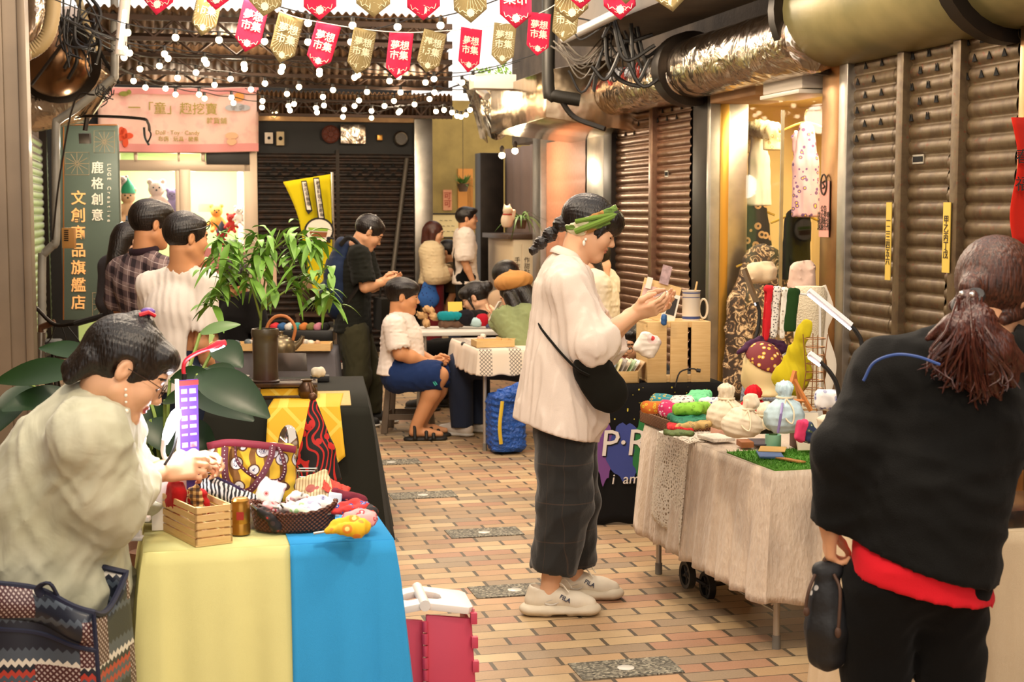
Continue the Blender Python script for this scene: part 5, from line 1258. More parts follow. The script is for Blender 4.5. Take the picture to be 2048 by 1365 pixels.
for x in (-.15, .15):
    for y in (-.13, .13): b = MB(); b.box((x - .02, y - .02, 0), (x + .02, y + .02, .3)); b.build('leg', mat('stool_wood', '#6a4a30', .6), o)
# ---------------------------------------------------------------- everybody else
SHORTM = [('e', (0, -.02, .04), (.084, .102, .09)), ('e', (0, .045, .078), (.062, .04, .03))]
EARCUT = [('e', (.083, -.008, -.012), (.02, .022, .036), 's'), ('e', (-.083, -.008, -.012), (.02, .022, .036), 's')]
JB = fabric('jean_black', '#0d0c0b', fold=.2); JBL = fabric('jean_blue', '#2c3346', fold=.2)
def shod(a='dark_shoe', b='#1a1815', c='dark_sole', d='#2a2622'): [m.shoe(q, mat(a, b, .6), mat(c, d, .7)) for q in 'RL']
def new(label, px, py_head, s, rotz, k=1.0, hs=1.0, skin=SKIN, hr=None, sit=None, z0=0.0, hd=(0, .02)):
    """a person whose head is seen at (px, py_head), s pixels to the metre; k scales the standing height"""
    Y = F / s; h = aty(px, py_head, Y); r = Vector((hd[0], hd[1], 0)); r.rotate(Euler((0, 0, rotz)))
    q = Person(label, (h.x - r.x, Y - r.y, z0), rotz, hs, max(.0042, 1.25 / s), max(.011, 2.6 / s), max(.0046, 1.3 / s), skin)
    h = q.Q @ h
    if sit is None: return q.std(h.z / 1.53)
    q.sit(sit, k); d = h - q.J['hd']
    for a in ('hd', 'neck', 'chest', 'shR', 'shL', 'elR', 'elL', 'wrR', 'wrL'): q.J[a] = q.J[a] + d
    return q

# man in the white tee with his back turned
m = new('man in a plain white tee leaning on the black table, back turned', 372, 474, 368, radians(-32), .99, 1.13, SKIN2)
L = m.L; b0 = m.J
b0.update(hd=L(374, 477, .0), neck=L(364, 540, -.0), chest=L(350, 620, 0), pel=L(352, 760, 0), shL=L(300, 572, .04), shR=L(412, 566, .0), elR=L(402, 690, -.06), wrR=L(432, 765, .06), elL=L(312, 660, .2), wrL=L(400, 560, .26))
for q in 'RL': b0['hip' + q].z = b0['pel'].z - .03
m.hands = {'R': ((.15, .8, -.55), (-.2, -.3, -1), .4), 'L': ((.5, .2, .7), (.4, -.8, .1), 1.0)}
m.head(-22, -6).body(); m.hair(HAIR, SHORTM + EARCUT, nape=-.075, face=(0, .115, -.06, .085, .085, .1)); m.top(TEE, .02, 'short', .06, (.006, 40, 3, (1, 1, .4)), .015, 1.08)
m.pants(JBL); shod()
o = thing('sunglasses', 'sunglasses pushed up on the head of the man in the plain white tee', 'glasses', m.o.matrix_basis @ m.hp(0, .08, .09), m.rz); Qm = rootmat(o).inverted() @ rootmat(m.o)
b = MB()
for x in (-1, 1): b.tube([Qm @ m.hp(x * .033 + .026 * cos(t), .085 + .006 * sin(t), .07 + .02 * sin(t)) for t in [2 * pi * k / 14 for k in range(14)]], .003, 5, closed=True); b.tube([Qm @ m.hp(x * .06, .083, .07), Qm @ m.hp(x * .09, .03, .05), Qm @ m.hp(x * .092, -.03, .035)], .0035, 5)
b.tube([Qm @ m.hp(-.01, .093, .075), Qm @ m.hp(.01, .093, .075)], .003, 5); b.build('frame', CABLE, o)

# man in the plaid shirt
t = NT('plaid_shirt'); x, y, z = t.sep(); zz = t.ma('ADD', z, t.ma('MULTIPLY', x, .25)); s1 = t.ma('FRACT', t.ma('MULTIPLY', zz, 11)); s2 = t.ma('FRACT', t.ma('MULTIPLY', t.ma('ADD', x, y), 9))
kk = t.ma('MULTIPLY', t.ma('ADD', t.ma('LESS_THAN', s1, .45), t.ma('LESS_THAN', s2, .4)), .5)
t.set(color=t.mix(t.ma('MAXIMUM', t.ma('LESS_THAN', t.ma('FRACT', t.ma('ADD', s1, .27)), .035), t.ma('LESS_THAN', t.ma('FRACT', t.ma('ADD', s2, .2)), .035)), t.ramp(kk, ((0, '#8a7470'), (.4, '#5f4c4e'), (.9, '#2e2228')), 'CONSTANT'), '#b9a8a4'), rough=.85); PLAID = t.m
m = new('man in a plum plaid polo shirt beside the green sign', 303, 450, 340, radians(-48), 1.04, 1.16, SKIN2)
L = m.L; m.J.update(neck=L(288, 508), chest=L(280, 570, .0), shL=L(246, 545, .1), shR=L(328, 545, -.12), elL=L(240, 620, .15), elR=L(320, 640, -.2), wrL=L(300, 640, .3), wrR=L(380, 620, -.05)); m.head(-4, -8).body()
m.hair(HAIR, SHORTM + [('e', (0, .03, .07), (.08, .08, .055))] + EARCUT, nape=-.05, face=(0, .125, -.055, .085, .085, .1)); m.top(PLAID, .028, 'short', .1, (.006, 40, 7), .02, 1.12, sl=1.15)
b = MB(); J = m.J; b.tube([J['neck'] + Vector((.085 * cos(a), .075 * sin(a), .02 + .012 * sin(a))) for a in [2 * pi * k / 18 for k in range(18)]], .022, 8, closed=True, flat=.5); b.build('collar', fabric('plum_collar', '#33242c'), m.o)
m.pants(fabric('slack_grey', '#3a3632', fold=.2)); shod()
m = new('person with long black hair, mostly hidden behind the plaid shirt', 258, 482, 300, radians(-30), .93, 1.0); m.head(-10, -8).body()
m.hair(HAIR, [('c', (0, -.06, .0), (0, -.09, -.17), .075, .06)], nape=None); m.top(fabric('grey_top', '#4a4648'), .02, 'long'); m.pants(JB); shod()

# man in black tee with navy backpack
m = new('man in a black tee with a navy backpack looking down at his hands', 738, 466, 272, radians(-72), .99, 1.02, SKIN3)
L = m.L; Jm = m.J; Jm.update(hd=L(738, 466), neck=L(712, 496), chest=L(712, 545), pel=L(706, 655), shR=L(718, 512, -.16), shL=L(728, 512, .17), elR=L(730, 575, -.2), wrR=L(762, 566, -.1), elL=L(745, 575, .18), wrL=L(768, 562, .06),
   hipR=L(708, 665, -.09), hipL=L(712, 665, .09), knR=L(716, 752, -.1), knL=L(740, 752, .1), anR=L(704, 838, -.1), anL=L(742, 828, .1)); m.J['anR'].z = m.J['anL'].z = .085
m.hands = {'R': ((0, 1, .1), (-.8, 0, .4), .8), 'L': ((0, 1, .1), (.8, 0, .4), .8)}; m.head(-4, -34).body(eyes='down')
m.hair(HAIR, SHORTM + EARCUT, nape=-.03); m.glasses(); b = MB(); b.tube([m.hp(.088, -.02, .0 + .02), m.hp(.07, -.03, .085), m.hp(.0, -.03, .132)], .006, 6); b.build('hair_band', mat('white_band', '#e9e2da', .4), m.o)
m.top(fabric('charcoal_tee', '#1b1c17', fold=.2), .025, 'short', .04, (.0065, 45, 5), .03, 1.08); OLV2 = fabric('olive_pants', '#3c3a28', fold=.3); m.pants(OLV2, .03, .95, folds=(.006, 50, 3)); shod(c='white_sole', d='#c9c4ba')
o = thing('backpack', 'navy backpack on the man in the black tee', 'backpack', m.o.matrix_basis @ L(672, 625, 0), m.rz); Qm = rootmat(o).inverted() @ rootmat(m.o); K = lambda px, py, d=0: Qm @ L(px, py, d)
f = Fld([K(672, 560)[i] - .34 for i in range(3)], [K(672, 560)[i] + .34 for i in range(3)], .011); f.path([K(684, 500), K(674, 545), K(672, 600)], [.1, .145, .15], .03, fl=((0, 1, 0), .62)); f.box(K(655, 590), (.1, .05, .1), None, .04, .03); f.disp(wrinkle(.005, 35, 9)); f.build('pack', fabric('navy_nylon', '#1f2c47', rough=.6, fold=.3), o)
b = MB(); b.tube(bez([K(680, 490, -.09), K(700, 476, -.12), K(726, 505, -.17), K(722, 560, -.19), K(690, 610, -.14)], 18), .018, 8, flat=.35); b.tube(bez([K(690, 490, .1), K(712, 480, .12), K(735, 505, .15)], 12), .018, 8, flat=.35); b.build('strap', CABLE, o)
b = MB(); b.tube(bez([K(668, 478, 0), K(655, 476, 0), K(660, 486, 0)], 8), .008, 6); b.build('grab_handle', CABLE, o)
o = thing('shoulder_bag', 'black tote hanging in front of the man in the black tee', 'bag', m.o.matrix_basis @ L(766, 640, -.1), m.rz); Qm = rootmat(o).inverted() @ rootmat(m.o)
b = MB(); X = T(K(766, 628, -.1), (0, 0, 0)); b.bc((0, 0, 0), (.28, .09, .24), 0, X); b.build('sack', BLKC, o, bevel=.02); b = MB(); b.tube(bez([K(758, 606, -.1), K(765, 560, -.1), K(774, 606, -.1)], 10), .008, 6); b.build('handles', CABLE, o)

# boy on the stool
m = new('boy in a white tee sitting on a brown plastic stool', 806, 592, 288, radians(-84), .9, 1.05, SKIN2, sit=.42)
L = m.L; m.J.update(hd=L(806, 594), neck=L(796, 640), chest=L(800, 668), pel=L(796, 742), shR=L(788, 652, -.15), shL=L(806, 652, .15), elR=L(800, 708, -.19), wrR=L(858, 727, -.07), elL=L(820, 705, .19), wrL=L(868, 722, .04),
   hipR=L(800, 750, -.09), hipL=L(800, 750, .09), knR=L(878, 752, -.11), knL=L(893, 748, .12), anR=L(832, 838, -.09), anL=L(842, 832, .09)); m.J['anR'].z = m.J['anL'].z = .1; m.J['toR'] = m.J['anR'] + Vector((0, .17, -.07)); m.J['toL'] = m.J['anL'] + Vector((0, .17, -.07))
m.hands = {'R': ((-.1, 1, -.1), (-.8, 0, .3), 1.0, .9), 'L': ((.1, 1, -.1), (.8, 0, .3), 1.0, .9)}; m.head(0, -6).body(arm=1.25, tor=1.15, leg=1.15)
m.hair(HAIR, [('e', (0, -.012, .06), (.094, .112, .068)), ('e', (0, .05, .06), (.08, .055, .045))] + EARCUT, nape=-.03); m.top(TEE, .016, 'short', .02, (.006, 50, 5), .03, 1.2, extra=[('c', L(805, 715), L(806, 680), .165, .15, (m.fw, .95))], sl=1.1)
BLUE = fabric('blue_shorts', '#20335f', fold=.35); m.pants(BLUE, .04, .46, 'shorts', folds=(.006, 50, 3), up=.02)
b = MB(); P = L(868, 778, -.22)
for k in range(2): b.tube([L(861 + 3 * k, 756 - 2 * k, -.205), L(871 + 3 * k, 772 - 2 * k, -.21)], .004, 5)
b.build('shorts_stripe', mat('teal_line', '#3fb0a0', .6), m.o)
for q in 'RL':
    a = m.J['an' + q]; f = Fld(a + Vector((-.09, -.12, -.11)), a + Vector((.09, .26, .07)), .006); f.path([a + Vector((0, -.04, -.088)), a + Vector((0, .17, -.088))], [.05, .05], .02, fl=((0, 0, 1), .35))
    for yy_, zz_ in ((.07, -.04), (.12, -.055), (-.01, -.0)): f.path([a + Vector((-.05, yy_, -.08)), a + Vector((-.03, yy_, zz_)), a + Vector((.03, yy_, zz_)), a + Vector((.05, yy_, -.08))], [.012] * 4, .01)
    f.build('sandal', mat('sandal_black', '#15130f', .6), m.o)
o = thing('toy_ball', 'small yellow and black ball in the hands of the sitting boy', 'ball', m.o.matrix_basis @ L(878, 731, -.02), 0)
t = NT('ball_skin'); v = t.n('TexVoronoi', {'Scale': 30, 'Vector': t.obj()}); t.set(color=t.mix(t.ma('LESS_THAN', v.outputs['Distance'], .3), '#e3c020', '#1c1810'), rough=.4); b = MB(); b.ell((0, 0, .0), .034); b.build('ball', t.m, o)
# his stool
o = thing('plastic_stool', 'brown plastic stool under the boy', 'stool', fl(817, 862), radians(-4)); ST = mat('stool_brown', '#6f6050', .45, var=(6, .2))
b = MB(); b.box((-.15, -.15, .395), (.15, .15, .425)); b.box((-.135, -.135, .36), (.135, .135, .4)); b.build('seat', ST, o, bevel=.012)
for x in (-1, 1):
    for y in (-1, 1):
        b = MB(); b.add([(x * .1, y * .14, .4), (x * .14, y * .14, .4), (x * .14, y * .1, .4), (x * .1, y * .1, .4), (x * .13, y * .175, 0), (x * .178, y * .175, 0), (x * .178, y * .13, 0), (x * .13, y * .13, 0)], [(0, 1, 2, 3), (7, 6, 5, 4), (0, 4, 5, 1), (1, 5, 6, 2), (2, 6, 7, 3), (3, 7, 4, 0)]); b.build('leg', ST, o, bevel=.008)
b = MB()
for x in (-1, 1): b.box((x * .15 - .008, -.15, .1), (x * .15 + .008, .15, .14)); b.box((-.15, x * .15 - .008, .1), (.15, x * .15 + .008, .14))
b.build('stretcher', ST, o)

# far couple
m = new('woman in a cream sweater with a bob, holding a phone', 868, 466, 187, radians(-80), .95, 1.0)
L = m.L; m.J.update(neck=L(864, 494), shR=L(862, 505, -.15), shL=L(866, 505, .15), elR=L(868, 552, -.2), wrR=L(890, 548, -.08), elL=L(872, 552, .2), wrL=L(893, 546, .02)); m.head(-6, -14).body(lips=LIP)
m.hair(HRED, [('c', (.06, -.01, 0), (.06, 0, -.1), .04, .035), ('c', (-.06, -.01, 0), (-.06, 0, -.1), .04, .035), ('c', (0, -.07, 0), (0, -.06, -.12), .06, .05)], nape=None); m.top(fabric('cream_knit', '#e3cfa8'), .05, 'long', .0, (.01, 40, 2), .03, sl=1.4); m.pants(fabric('maroon', '#6a2228'), .03)
shod()
o = thing('cloth_bag', 'blue patterned bag on the arm of the woman in cream', 'bag', m.o.matrix_basis @ L(858, 612, -.2), m.rz); Qm = rootmat(o).inverted() @ rootmat(m.o)
t = NT('blue_print'); v = t.n('TexVoronoi', {'Scale': 30, 'Vector': t.obj()}); t.set(color=t.mix(t.ma('LESS_THAN', v.outputs['Distance'], .25), '#2a5fae', '#16306a'), rough=.8); f = Fld(Qm @ L(858, 575, -.2) - Vector((.25,) * 3), Qm @ L(858, 575, -.2) + Vector((.25,) * 3), .014); f.path([Qm @ L(860, 548, -.2), Qm @ L(858, 575, -.2), Qm @ L(857, 596, -.2)], [.03, .07, .12], .03, fl=((1, 0, 0), .5)); f.build('sack', t.m, o)
m = new('man in a white tee with a dark strap, in the far couple', 934, 438, 190, radians(-84), 1.0, 1.0, SKIN3)
L = m.L; m.J.update(neck=L(928, 465)); m.head(0, 2).body(); m.hair(HAIR, SHORTM + [('e', (0, .04, .08), (.08, .075, .04))] + EARCUT, nape=-.04); m.glasses(mat('red_frame', '#8a2a22', .4)); m.top(TEE, .035, 'short', .08, (.008, 40, 4), .03, sl=1.2); m.pants(JB)
shod(); m.strap([L(940, 476, .1), L(925, 470, -.08), L(913, 490, -.17), L(908, 520, -.16), L(912, 560, -.05)], CABLE, .018)
m = new('man with glasses sitting between the far couple', 893, 505, 182, radians(100), 1.0, 1.08, SKIN2, sit=.62); m.head(-20, -12).body(); m.hair(HAIR, SHORTM + EARCUT, nape=-.03); m.glasses(); m.top(fabric('olive_top', '#5a4a34'), .03, 'long'); m.pants(JB); shod()

# people behind the stalls
m = new('girl with a bun and glasses bent over the stall of bags', 950, 596, 252, radians(72), .92, 1.05, SKIN, sit=.42)
L = m.L; m.J.update(neck=L(972, 628, .02), chest=L(985, 660, .05)); m.head(6, -24).body(eyes='down'); m.hair(HAIR, [('e', (0, .05, .06), (.08, .06, .05)), ('c', (0, -.09, .05), (0, -.12, .04), .04, .045), ('c', (.075, .03, 0), (.078, .02, -.08), .012, .006), ('c', (-.075, .03, 0), (-.078, .02, -.08), .012, .006)] + EARCUT, nape=-.05)
m.glasses(); m.top(fabric('black_top', '#191716'), .025, 'short'); m.pants(JB); shod()
m = new('person with a shaggy black bob sitting behind the beret', 1010, 556, 232, radians(60), .98, 1.08, SKIN3, sit=.48); m.head(0, -20).body(); m.hair(HAIR, [('e', (0, -.02, .04), (.1, .115, .1)), ('c', (.06, -.02, 0), (.07, 0, -.08), .045, .03), ('c', (-.06, -.02, 0), (-.07, 0, -.08), .045, .03)], nape=-.1)
m.top(fabric('tan_top', '#c8a888'), .03, 'short'); m.pants(JBL); shod('white_shoe', '#d9d0c4', 'white_sole', '#c9c4ba')
m = new('girl in a caramel beret and green knit looking at her phone', 1030, 590, 288, radians(58), .98, 1.05, SKIN, sit=.46)
L = m.L; m.J.update(neck=L(1052, 628, .05), chest=L(1062, 665, .08), shL=L(1050, 640, -.1), shR=L(1075, 640, .2), elL=L(1040, 690, -.2), wrL=L(1005, 632, -.1), elR=L(1062, 690, .25), wrR=L(1000, 640, .1)); m.hands = {'L': ((.1, 1, .2), (.3, 0, 1), .5)}
m.head(4, -34).body(eyes='down'); m.hair(HAIR, [('c', (.07, -.0, 0), (.085, .03, -.3), .04, .035), ('c', (-.07, -.0, 0), (-.085, .04, -.3), .045, .045), ('c', (-.07, .03, 0), (-.08, .08, -.28), .02, .03), ('c', (0, -.06, -.02), (0, -.05, -.2), .07, .06)], nape=None)
f = Fld([m.J['hd'][i] - .24 for i in range(3)], [m.J['hd'][i] + .28 for i in range(3)], .006); R_ = np.array(m.R @ Matrix.Rotation(radians(24), 3, 'X')); f.ell(m.hp(0, -.04, .08), (.135, .14, .075), R_, 0); f.cone(m.hp(0, -.05, .135), m.hp(0, -.06, .16), .008, .005, .02); f.disp(wrinkle(.004, 40, 3)); f.build('beret', fabric('caramel_felt', '#c08a4e', fold=.15), m.o)
m.top(fabric('green_knit', '#8a9468', fold=.6), .045, 'long', folds=(.008, 70, 3), sl=1.25); m.pants(JBL); shod('white_shoe', '#d9d0c4', 'white_sole', '#c9c4ba')
o = thing('phone', 'phone in the hand of the girl in the beret', 'phone', m.o.matrix_basis @ L(990, 622, -.1), m.rz); b = MB(); b.bc((0, 0, 0), (.075, .01, .15), 0, T((0, 0, 0), (.5, 0, .3))); b.build('case', mat('phone_case', '#d9d2c8', .4), o, bevel=.003)
m = new('person in a cream top with a square badge, behind the woman with the phone', 1188, 520, 320, radians(75), .96, 1.0, SKIN)
m.head(20, -28).body(eyes='down'); m.hair(HAIR, [('e', (0, .05, .06), (.08, .06, .05)), ('c', (.07, 0, 0), (.08, .01, -.08), .03, .02), ('c', (-.07, 0, 0), (-.08, .01, -.08), .03, .02)], nape=-.09); m.top(fabric('cream_top', '#e6d8c0'), .035, 'long', .08, (.007, 45, 4), .03, 1.15, sl=1.3)
L = m.L; b = MB(); X = wallX(L(1192, 588, -.185), (-.2, -.3, .1)); p = L(1190, 588, -.2); b.bc((p.x, p.y, p.z), (.055, .012, .055)); b.build('badge', mat('badge_ink', '#2a2824', .7), m.o); m.pants(JB); shod()
m = new('vendor with glasses sitting low behind the pine crate', 1262, 690, 352, radians(150), .92, 1.0, SKIN3, sit=.3); m.head(0, -10).body(); m.hair(HAIR, SHORTM + [('c', (.07, 0, 0), (.08, .0, -.1), .03, .02), ('c', (-.07, 0, 0), (-.08, .0, -.1), .03, .02)], nape=-.08); m.glasses(CABLE, .022); m.top(fabric('dark_top2', '#23242c'), .03, 'long'); m.pants(JB); shod()
m = new('person with tied black hair crouching behind the potted shrub', 470, 560, 262, radians(150), .92, 1.12, SKIN2, sit=.42); m.head(10, -40).body(); m.hair(HAIR, [('e', (0, -.02, .04), (.1, .115, .1)), ('c', (.05, -.08, .0), (.07, -.12, -.16), .035, .015)], nape=-.09); m.top(fabric('black_top', '#191716'), .03, 'short'); m.pants(JB); shod()
# ---------------------------------------------------------------- stalls and their goods
def table_cloth(name, label, m, par_loc, rz, w, d, z, drop, sides='LFR', amp=.02, wl=.16, seed=1, cat='tablecloth', x0=0.0, group=None, flare=.05, th=.004, tail=None):
    """cloth lying on a table top (local x to the right, y away) and hanging down on some sides"""
    r_ = random.Random(seed); ph = [r_.uniform(0, 6.28) for _ in range(4)]
    pts = {'L': [(0, d), (0, 0)], 'F': [(0, 0), (w, 0)], 'R': [(w, 0), (w, d)], 'B': [(w, d), (0, d)]}; nrm = {'L': (-1, 0), 'F': (0, -1), 'R': (1, 0), 'B': (0, 1)}
    per = []
    for sd in sides:
        (ax, ay), (bx, by) = pts[sd]; L_ = abs(bx - ax) + abs(by - ay); n = max(6, int(L_ / .012))
        for i in range(n + 1): t = i / n; per.append((ax + (bx - ax) * t, ay + (by - ay) * t, nrm[sd], L_ * t))
    b = MB(); b.add([(0, 0, z), (w, 0, z), (w, d, z), (0, d, z)], [(0, 1, 2, 3)])
    N = len(per); nv = 16; vs = []
    for j in range(nv + 1):
        t = j / nv; acc = 0
        for i in range(N):
            x, y, nn, s_ = per[i]; a = per[max(0, i - 3)][2]; c_ = per[min(N - 1, i + 3)][2]; nx, ny = (a[0] + c_[0]) / 2, (a[1] + c_[1]) / 2; l_ = sqrt(nx * nx + ny * ny) + 1e-6; nx, ny = nx / l_, ny / l_
            if i: acc += abs(x - per[i - 1][0]) + abs(y - per[i - 1][1])
            wv = .5 + .3 * sin(acc * 6.28 / wl + ph[0] + .8 * sin(acc * 9 + ph[1])) + .2 * sin(acc * 6.28 / wl * 1.9 + ph[2]); o_ = .008 * min(1, t * 6) + amp * wv * t ** .7 + flare * t
            dr = drop + (tail(acc, x, y) if tail else 0) + .006 * sin(acc * 40 + ph[3]); 
            vs.append((x + nx * o_, y + ny * o_, z - dr * t))
    b.add(vs, [(j * N + i, j * N + i + 1, (j + 1) * N + i + 1, (j + 1) * N + i) for j in range(nv) for i in range(N - 1)])
    o = b.build(name, m, None, solid=th, ang=60, base=False); o.location = par_loc; o.rotation_euler = (0, 0, rz); tag(o, label, cat, group); return o
TOPW = mat('table_top', '#d9d3c8', .5); LEGM = mat('table_leg', '#b5aea2', .35, .6)
def table(label, loc, rz, w, d, z, m=TOPW, inset=.05, hoop=True, foot=True, name='folding_table'):
    o = thing(name, label, 'table', loc, rz); b = MB(); b.box((.01, .01, z - .035), (w - .01, d - .01, z - .005)); b.build('tabletop', m, o, bevel=.004)
    for x in (inset, w - inset):
        for y in (inset, d - inset):
            b = MB(); b.tube([(x, y, .0), (x, y, z - .035)], .0125, 10); q = b.build('leg', LEGM, o)
            if foot: b = MB(); b.tube([(x, y, 0), (x, y, .05)], .0155, 10); b.build('foot_cap', mat('grey_rubber', '#77736b', .7), q)
    if hoop:
        for y in (inset, d - inset): b = MB(); b.tube(bez([(inset, y, .2), (inset + .03, y, .155), (inset + .09, y, .14), (w - inset - .09, y, .14), (w - inset - .03, y, .155), (w - inset, y, .2)], 20), .009, 8); b.build('brace', METAL, o)
    return o
def loc_of(o): M = rootmat(o); return lambda p: M.inverted() @ Vector(p)
def rbox(name, m, par, c, hd, X=None, rad=.01, h=None, fold=None, world=False, k=.01):
    h = h or max(.004, min(hd) / 4); R = sqrt(sum(x * x for x in hd)) + .015; f = Fld([c[i] - R for i in range(3)], [c[i] + R for i in range(3)], h); f.box(c, hd, X, rad, k)
    if fold: f.disp(wrinkle(*fold))
    return f.build(name, m, par, world=world)
def R3(x=0, y=0, z=0): return np.array(Euler((radians(x), radians(y), radians(z))).to_matrix())
Z1 = .68
a, c_ = fl(286, 1106, Z1), fl(777, 1081, Z1); rz1 = atan2(c_.y - a.y, c_.x - a.x); w1 = (c_ - a).length; p1 = Vector((a.x, a.y, 0))
table('small folding table under the yellow and blue cloths', p1, rz1, w1, .55, Z1 - .012)
YEL = fabric('yellow_cotton', '#e2dd98', fold=.12, weave=1200); BLU = fabric('blue_felt', '#3aa0e0', fold=.06, weave=900); DEN = fabric('denim_cloth', '#2c3348', fold=.15)
def lx(px, py): q = Matrix.Rotation(-rz1, 4, 'Z') @ (fl(px, py, Z1) - p1); return q.x
xs = lx(584, 1096)
table_cloth('tablecloth', 'dark denim cloth showing under the blue cloth at the corner of the table', DEN, p1 + Vector((.008, .014, 0)), rz1, w1 - .012, .52, Z1 - .007, .64, 'LFR', .012, .2, 3, flare=.03)
o = table_cloth('tablecloth', 'pale yellow cloth hanging over the front of the seated vendor\'s table', YEL, p1 + Vector((0, 0, .0)), rz1, xs + .006, .55, Z1, .6, 'LF', .034, .19, 4, flare=.05)
q = Vector((xs - .004, -.014, .004)); q.rotate(Euler((0, 0, rz1)))
table_cloth('tablecloth', 'bright blue cloth hanging over the other half of the seated vendor\'s table', BLU, p1 + q, rz1, w1 - xs + .016, .55, Z1, .62, 'FR', .026, .2, 5, flare=.055)
tb = lambda px, py, z=Z1 + .004: fl(px, py, z)

# slatted wooden crate with red fabric pieces
a, b1, b2 = tb(402, 1092), tb(309, 1060), tb(480, 1086); ex = (b2 - a); ey = (b1 - a); wx, wy = ex.length, ey.length
o = thing('slatted_crate', 'small pale slatted wooden crate on the yellow cloth', 'crate', (b1 + b2) / 2, radians(33)); PINE = NT('pine_slats'); mp = PINE.n('Mapping', {0: PINE.obj(), 3: (6, 6, 60)}); n = PINE.n('TexNoise', {'Vector': mp.outputs[0], 'Scale': 2, 'Detail': 4})
PINE.set(color=PINE.mix(n.outputs[0], '#e4c58c', '#c79c5e'), rough=.55); PINE = PINE.m; hx, hy = wx / 2, wy / 2; b = MB()
for k in range(5):
    z0 = .004 + k * .0215
    b.box((-hx, -hy, z0), (hx, -hy + .005, z0 + .0165)); b.box((-hx, hy - .005, z0), (hx, hy, z0 + .0165)); b.box((-hx, -hy, z0), (-hx + .005, hy, z0 + .0165)); b.box((hx - .005, -hy, z0), (hx, hy, z0 + .0165))
b.build('slats', PINE, o); b = MB()
for x in (-1, 1):
    for y in (-1, 1): b.box((x * (hx - .014) - .006, y * (hy - .014) - .006, 0), (x * (hx - .014) + .006, y * (hy - .014) + .006, .106))
b.box((-hx, -hy, 0), (hx, hy, .005)); b.build('frame', PINE, o)
RDF = fabric('red_velvet', '#a81c1c', fold=.5)
def lump(name, label, cat, m, px, py, s, size, rot=(0, 0, 0), seed=1, fold=.006, group=None, parts=None, rad=None, dz=0.0):
    c = at(px, py, s); q = thing(name, label, cat, c - Vector((0, 0, size[2] + dz)), 0, group); rbox('body', m, q, Vector((0, 0, size[2] + dz)), size, R3(*rot), rad or min(size) * .9, max(.0035, min(size) / 3.5), (fold, 60, seed)); return q
lump('red_pouch', 'dark red velvet pouch standing in the slatted crate', 'pouch', RDF, 352, 995, 715, (.05, .025, .045), (0, 10, -60), 3)
lump('red_pouch', 'crumpled red velvet piece behind the plaid one in the slatted crate', 'pouch', RDF, 398, 1006, 722, (.035, .02, .04), (0, -15, -40), 4)
t = NT('brown_plaid'); x, y, z = t.sep(); kk = t.ma('ADD', t.ma('LESS_THAN', t.ma('FRACT', t.ma('MULTIPLY', z, 55)), .5), t.ma('LESS_THAN', t.ma('FRACT', t.ma('MULTIPLY', x, 55)), .5)); t.set(color=t.ramp(t.ma('MULTIPLY', kk, .5), ((0, '#c9a468'), (.4, '#7a5428'), (.9, '#3a2414')), 'CONSTANT'), rough=.8)
lump('plaid_bow', 'brown plaid cloth bow leaning in the slatted crate', 'bow', t.m, 394, 1002, 728, (.022, .012, .045), (0, -14, -30), 5)
# white box, sign holder, lamps
p = tb(332, 1062); o = thing('white_box', 'plain white carton behind the slatted crate', 'box', p + Vector((0, .04, 0)), rz1); b = MB(); b.box((-.048, -.035, 0), (.05, .035, .15)); b.build('carton', mat('carton_white', '#efe9e4', .6), o, bevel=.003)
p = at(379, 958, 690); o = thing('sign_holder', 'clear upright sign holder with a purple leaflet on the yellow table', 'sign holder', (p.x, p.y, Z1 + .004), radians(38)); Qo = loc_of(o); hh = (at(379, 758, 690).z - Z1)
b = MB(); b.box((-.03, -.006, 0), (.034, -.003, hh)); b.box((-.03, .003, 0), (.034, .006, hh)); b.box((-.034, -.04, 0), (.038, .04, .004)); b.build('acrylic', GLS, o)
b = MB(); b.box((-.027, -.002, .06), (.031, .002, hh - .004)); q = b.build('leaflet', mat('leaflet_purple', '#5a3a98', .6), o); b = MB()
for k in range(9):
    z0 = hh - .03 - k * .026
    for x0, w_ in ((-.022, .018), (.004, .02)): b.box((x0, -.0028, z0 - .014 + .004 * (k % 3)), (x0 + w_, -.002, z0))
b.build('print_blocks', mat('print_mix', '#d8c4e0', .6, color2='#d06a7a', var=(40, .3)), q); b = MB(); b.box((-.028, -.0032, hh - .02), (.032, -.0026, hh - .006)); b.build('header', mat('print_red', '#c8383a', .6), q)
b = MB(); b.box((-.037, -.006, 0), (-.030, .006, hh)); b.build('edge', mat('acrylic_edge', '#e8d4d0', .2), o)
LEDM = mat('led_white', '#ffffff', .3, em=('#f4f0ff', 9))
o = thing('desk_lamp', 'red gooseneck lamp with a white light over the purple leaflet', 'lamp', at(369, 752, 690), 0); P = lambda px, py: aty(px, py, F / 690); b = MB(); b.tube(bez([P(368, 752), P(367, 735), P(373, 720), P(395, 706), P(420, 697)], 20), .006, 8); b.tube([P(415, 699), P(436, 690), P(452, 685)], [.007, .012, .008], 10); b.build('neck', mat('lamp_red', '#d8283c', .35), o, world=True)
b = MB(); b.tube([P(421, 700), P(448, 689)], .0075, 8); b.build('light', LEDM, o, world=True); b = MB(); b.tube([P(368, 770), P(368, 748)], .008, 8); b.build('clip', CABLE, o, world=True)
o = thing('desk_lamp', 'white clip lamp with an oval light in front of the seated vendor', 'lamp', at(262, 1035, 730), 0); P = lambda px, py, s=720: at(px, py, s); WPL = mat('white_plastic', '#ece8ea', .35)
b = MB(); b.tube(bez([P(328, 880), P(326, 905), P(331, 925), P(318, 945), P(268, 995), P(252, 1030)], 24), .0065, 8); b.build('neck', WPL, o, world=True)
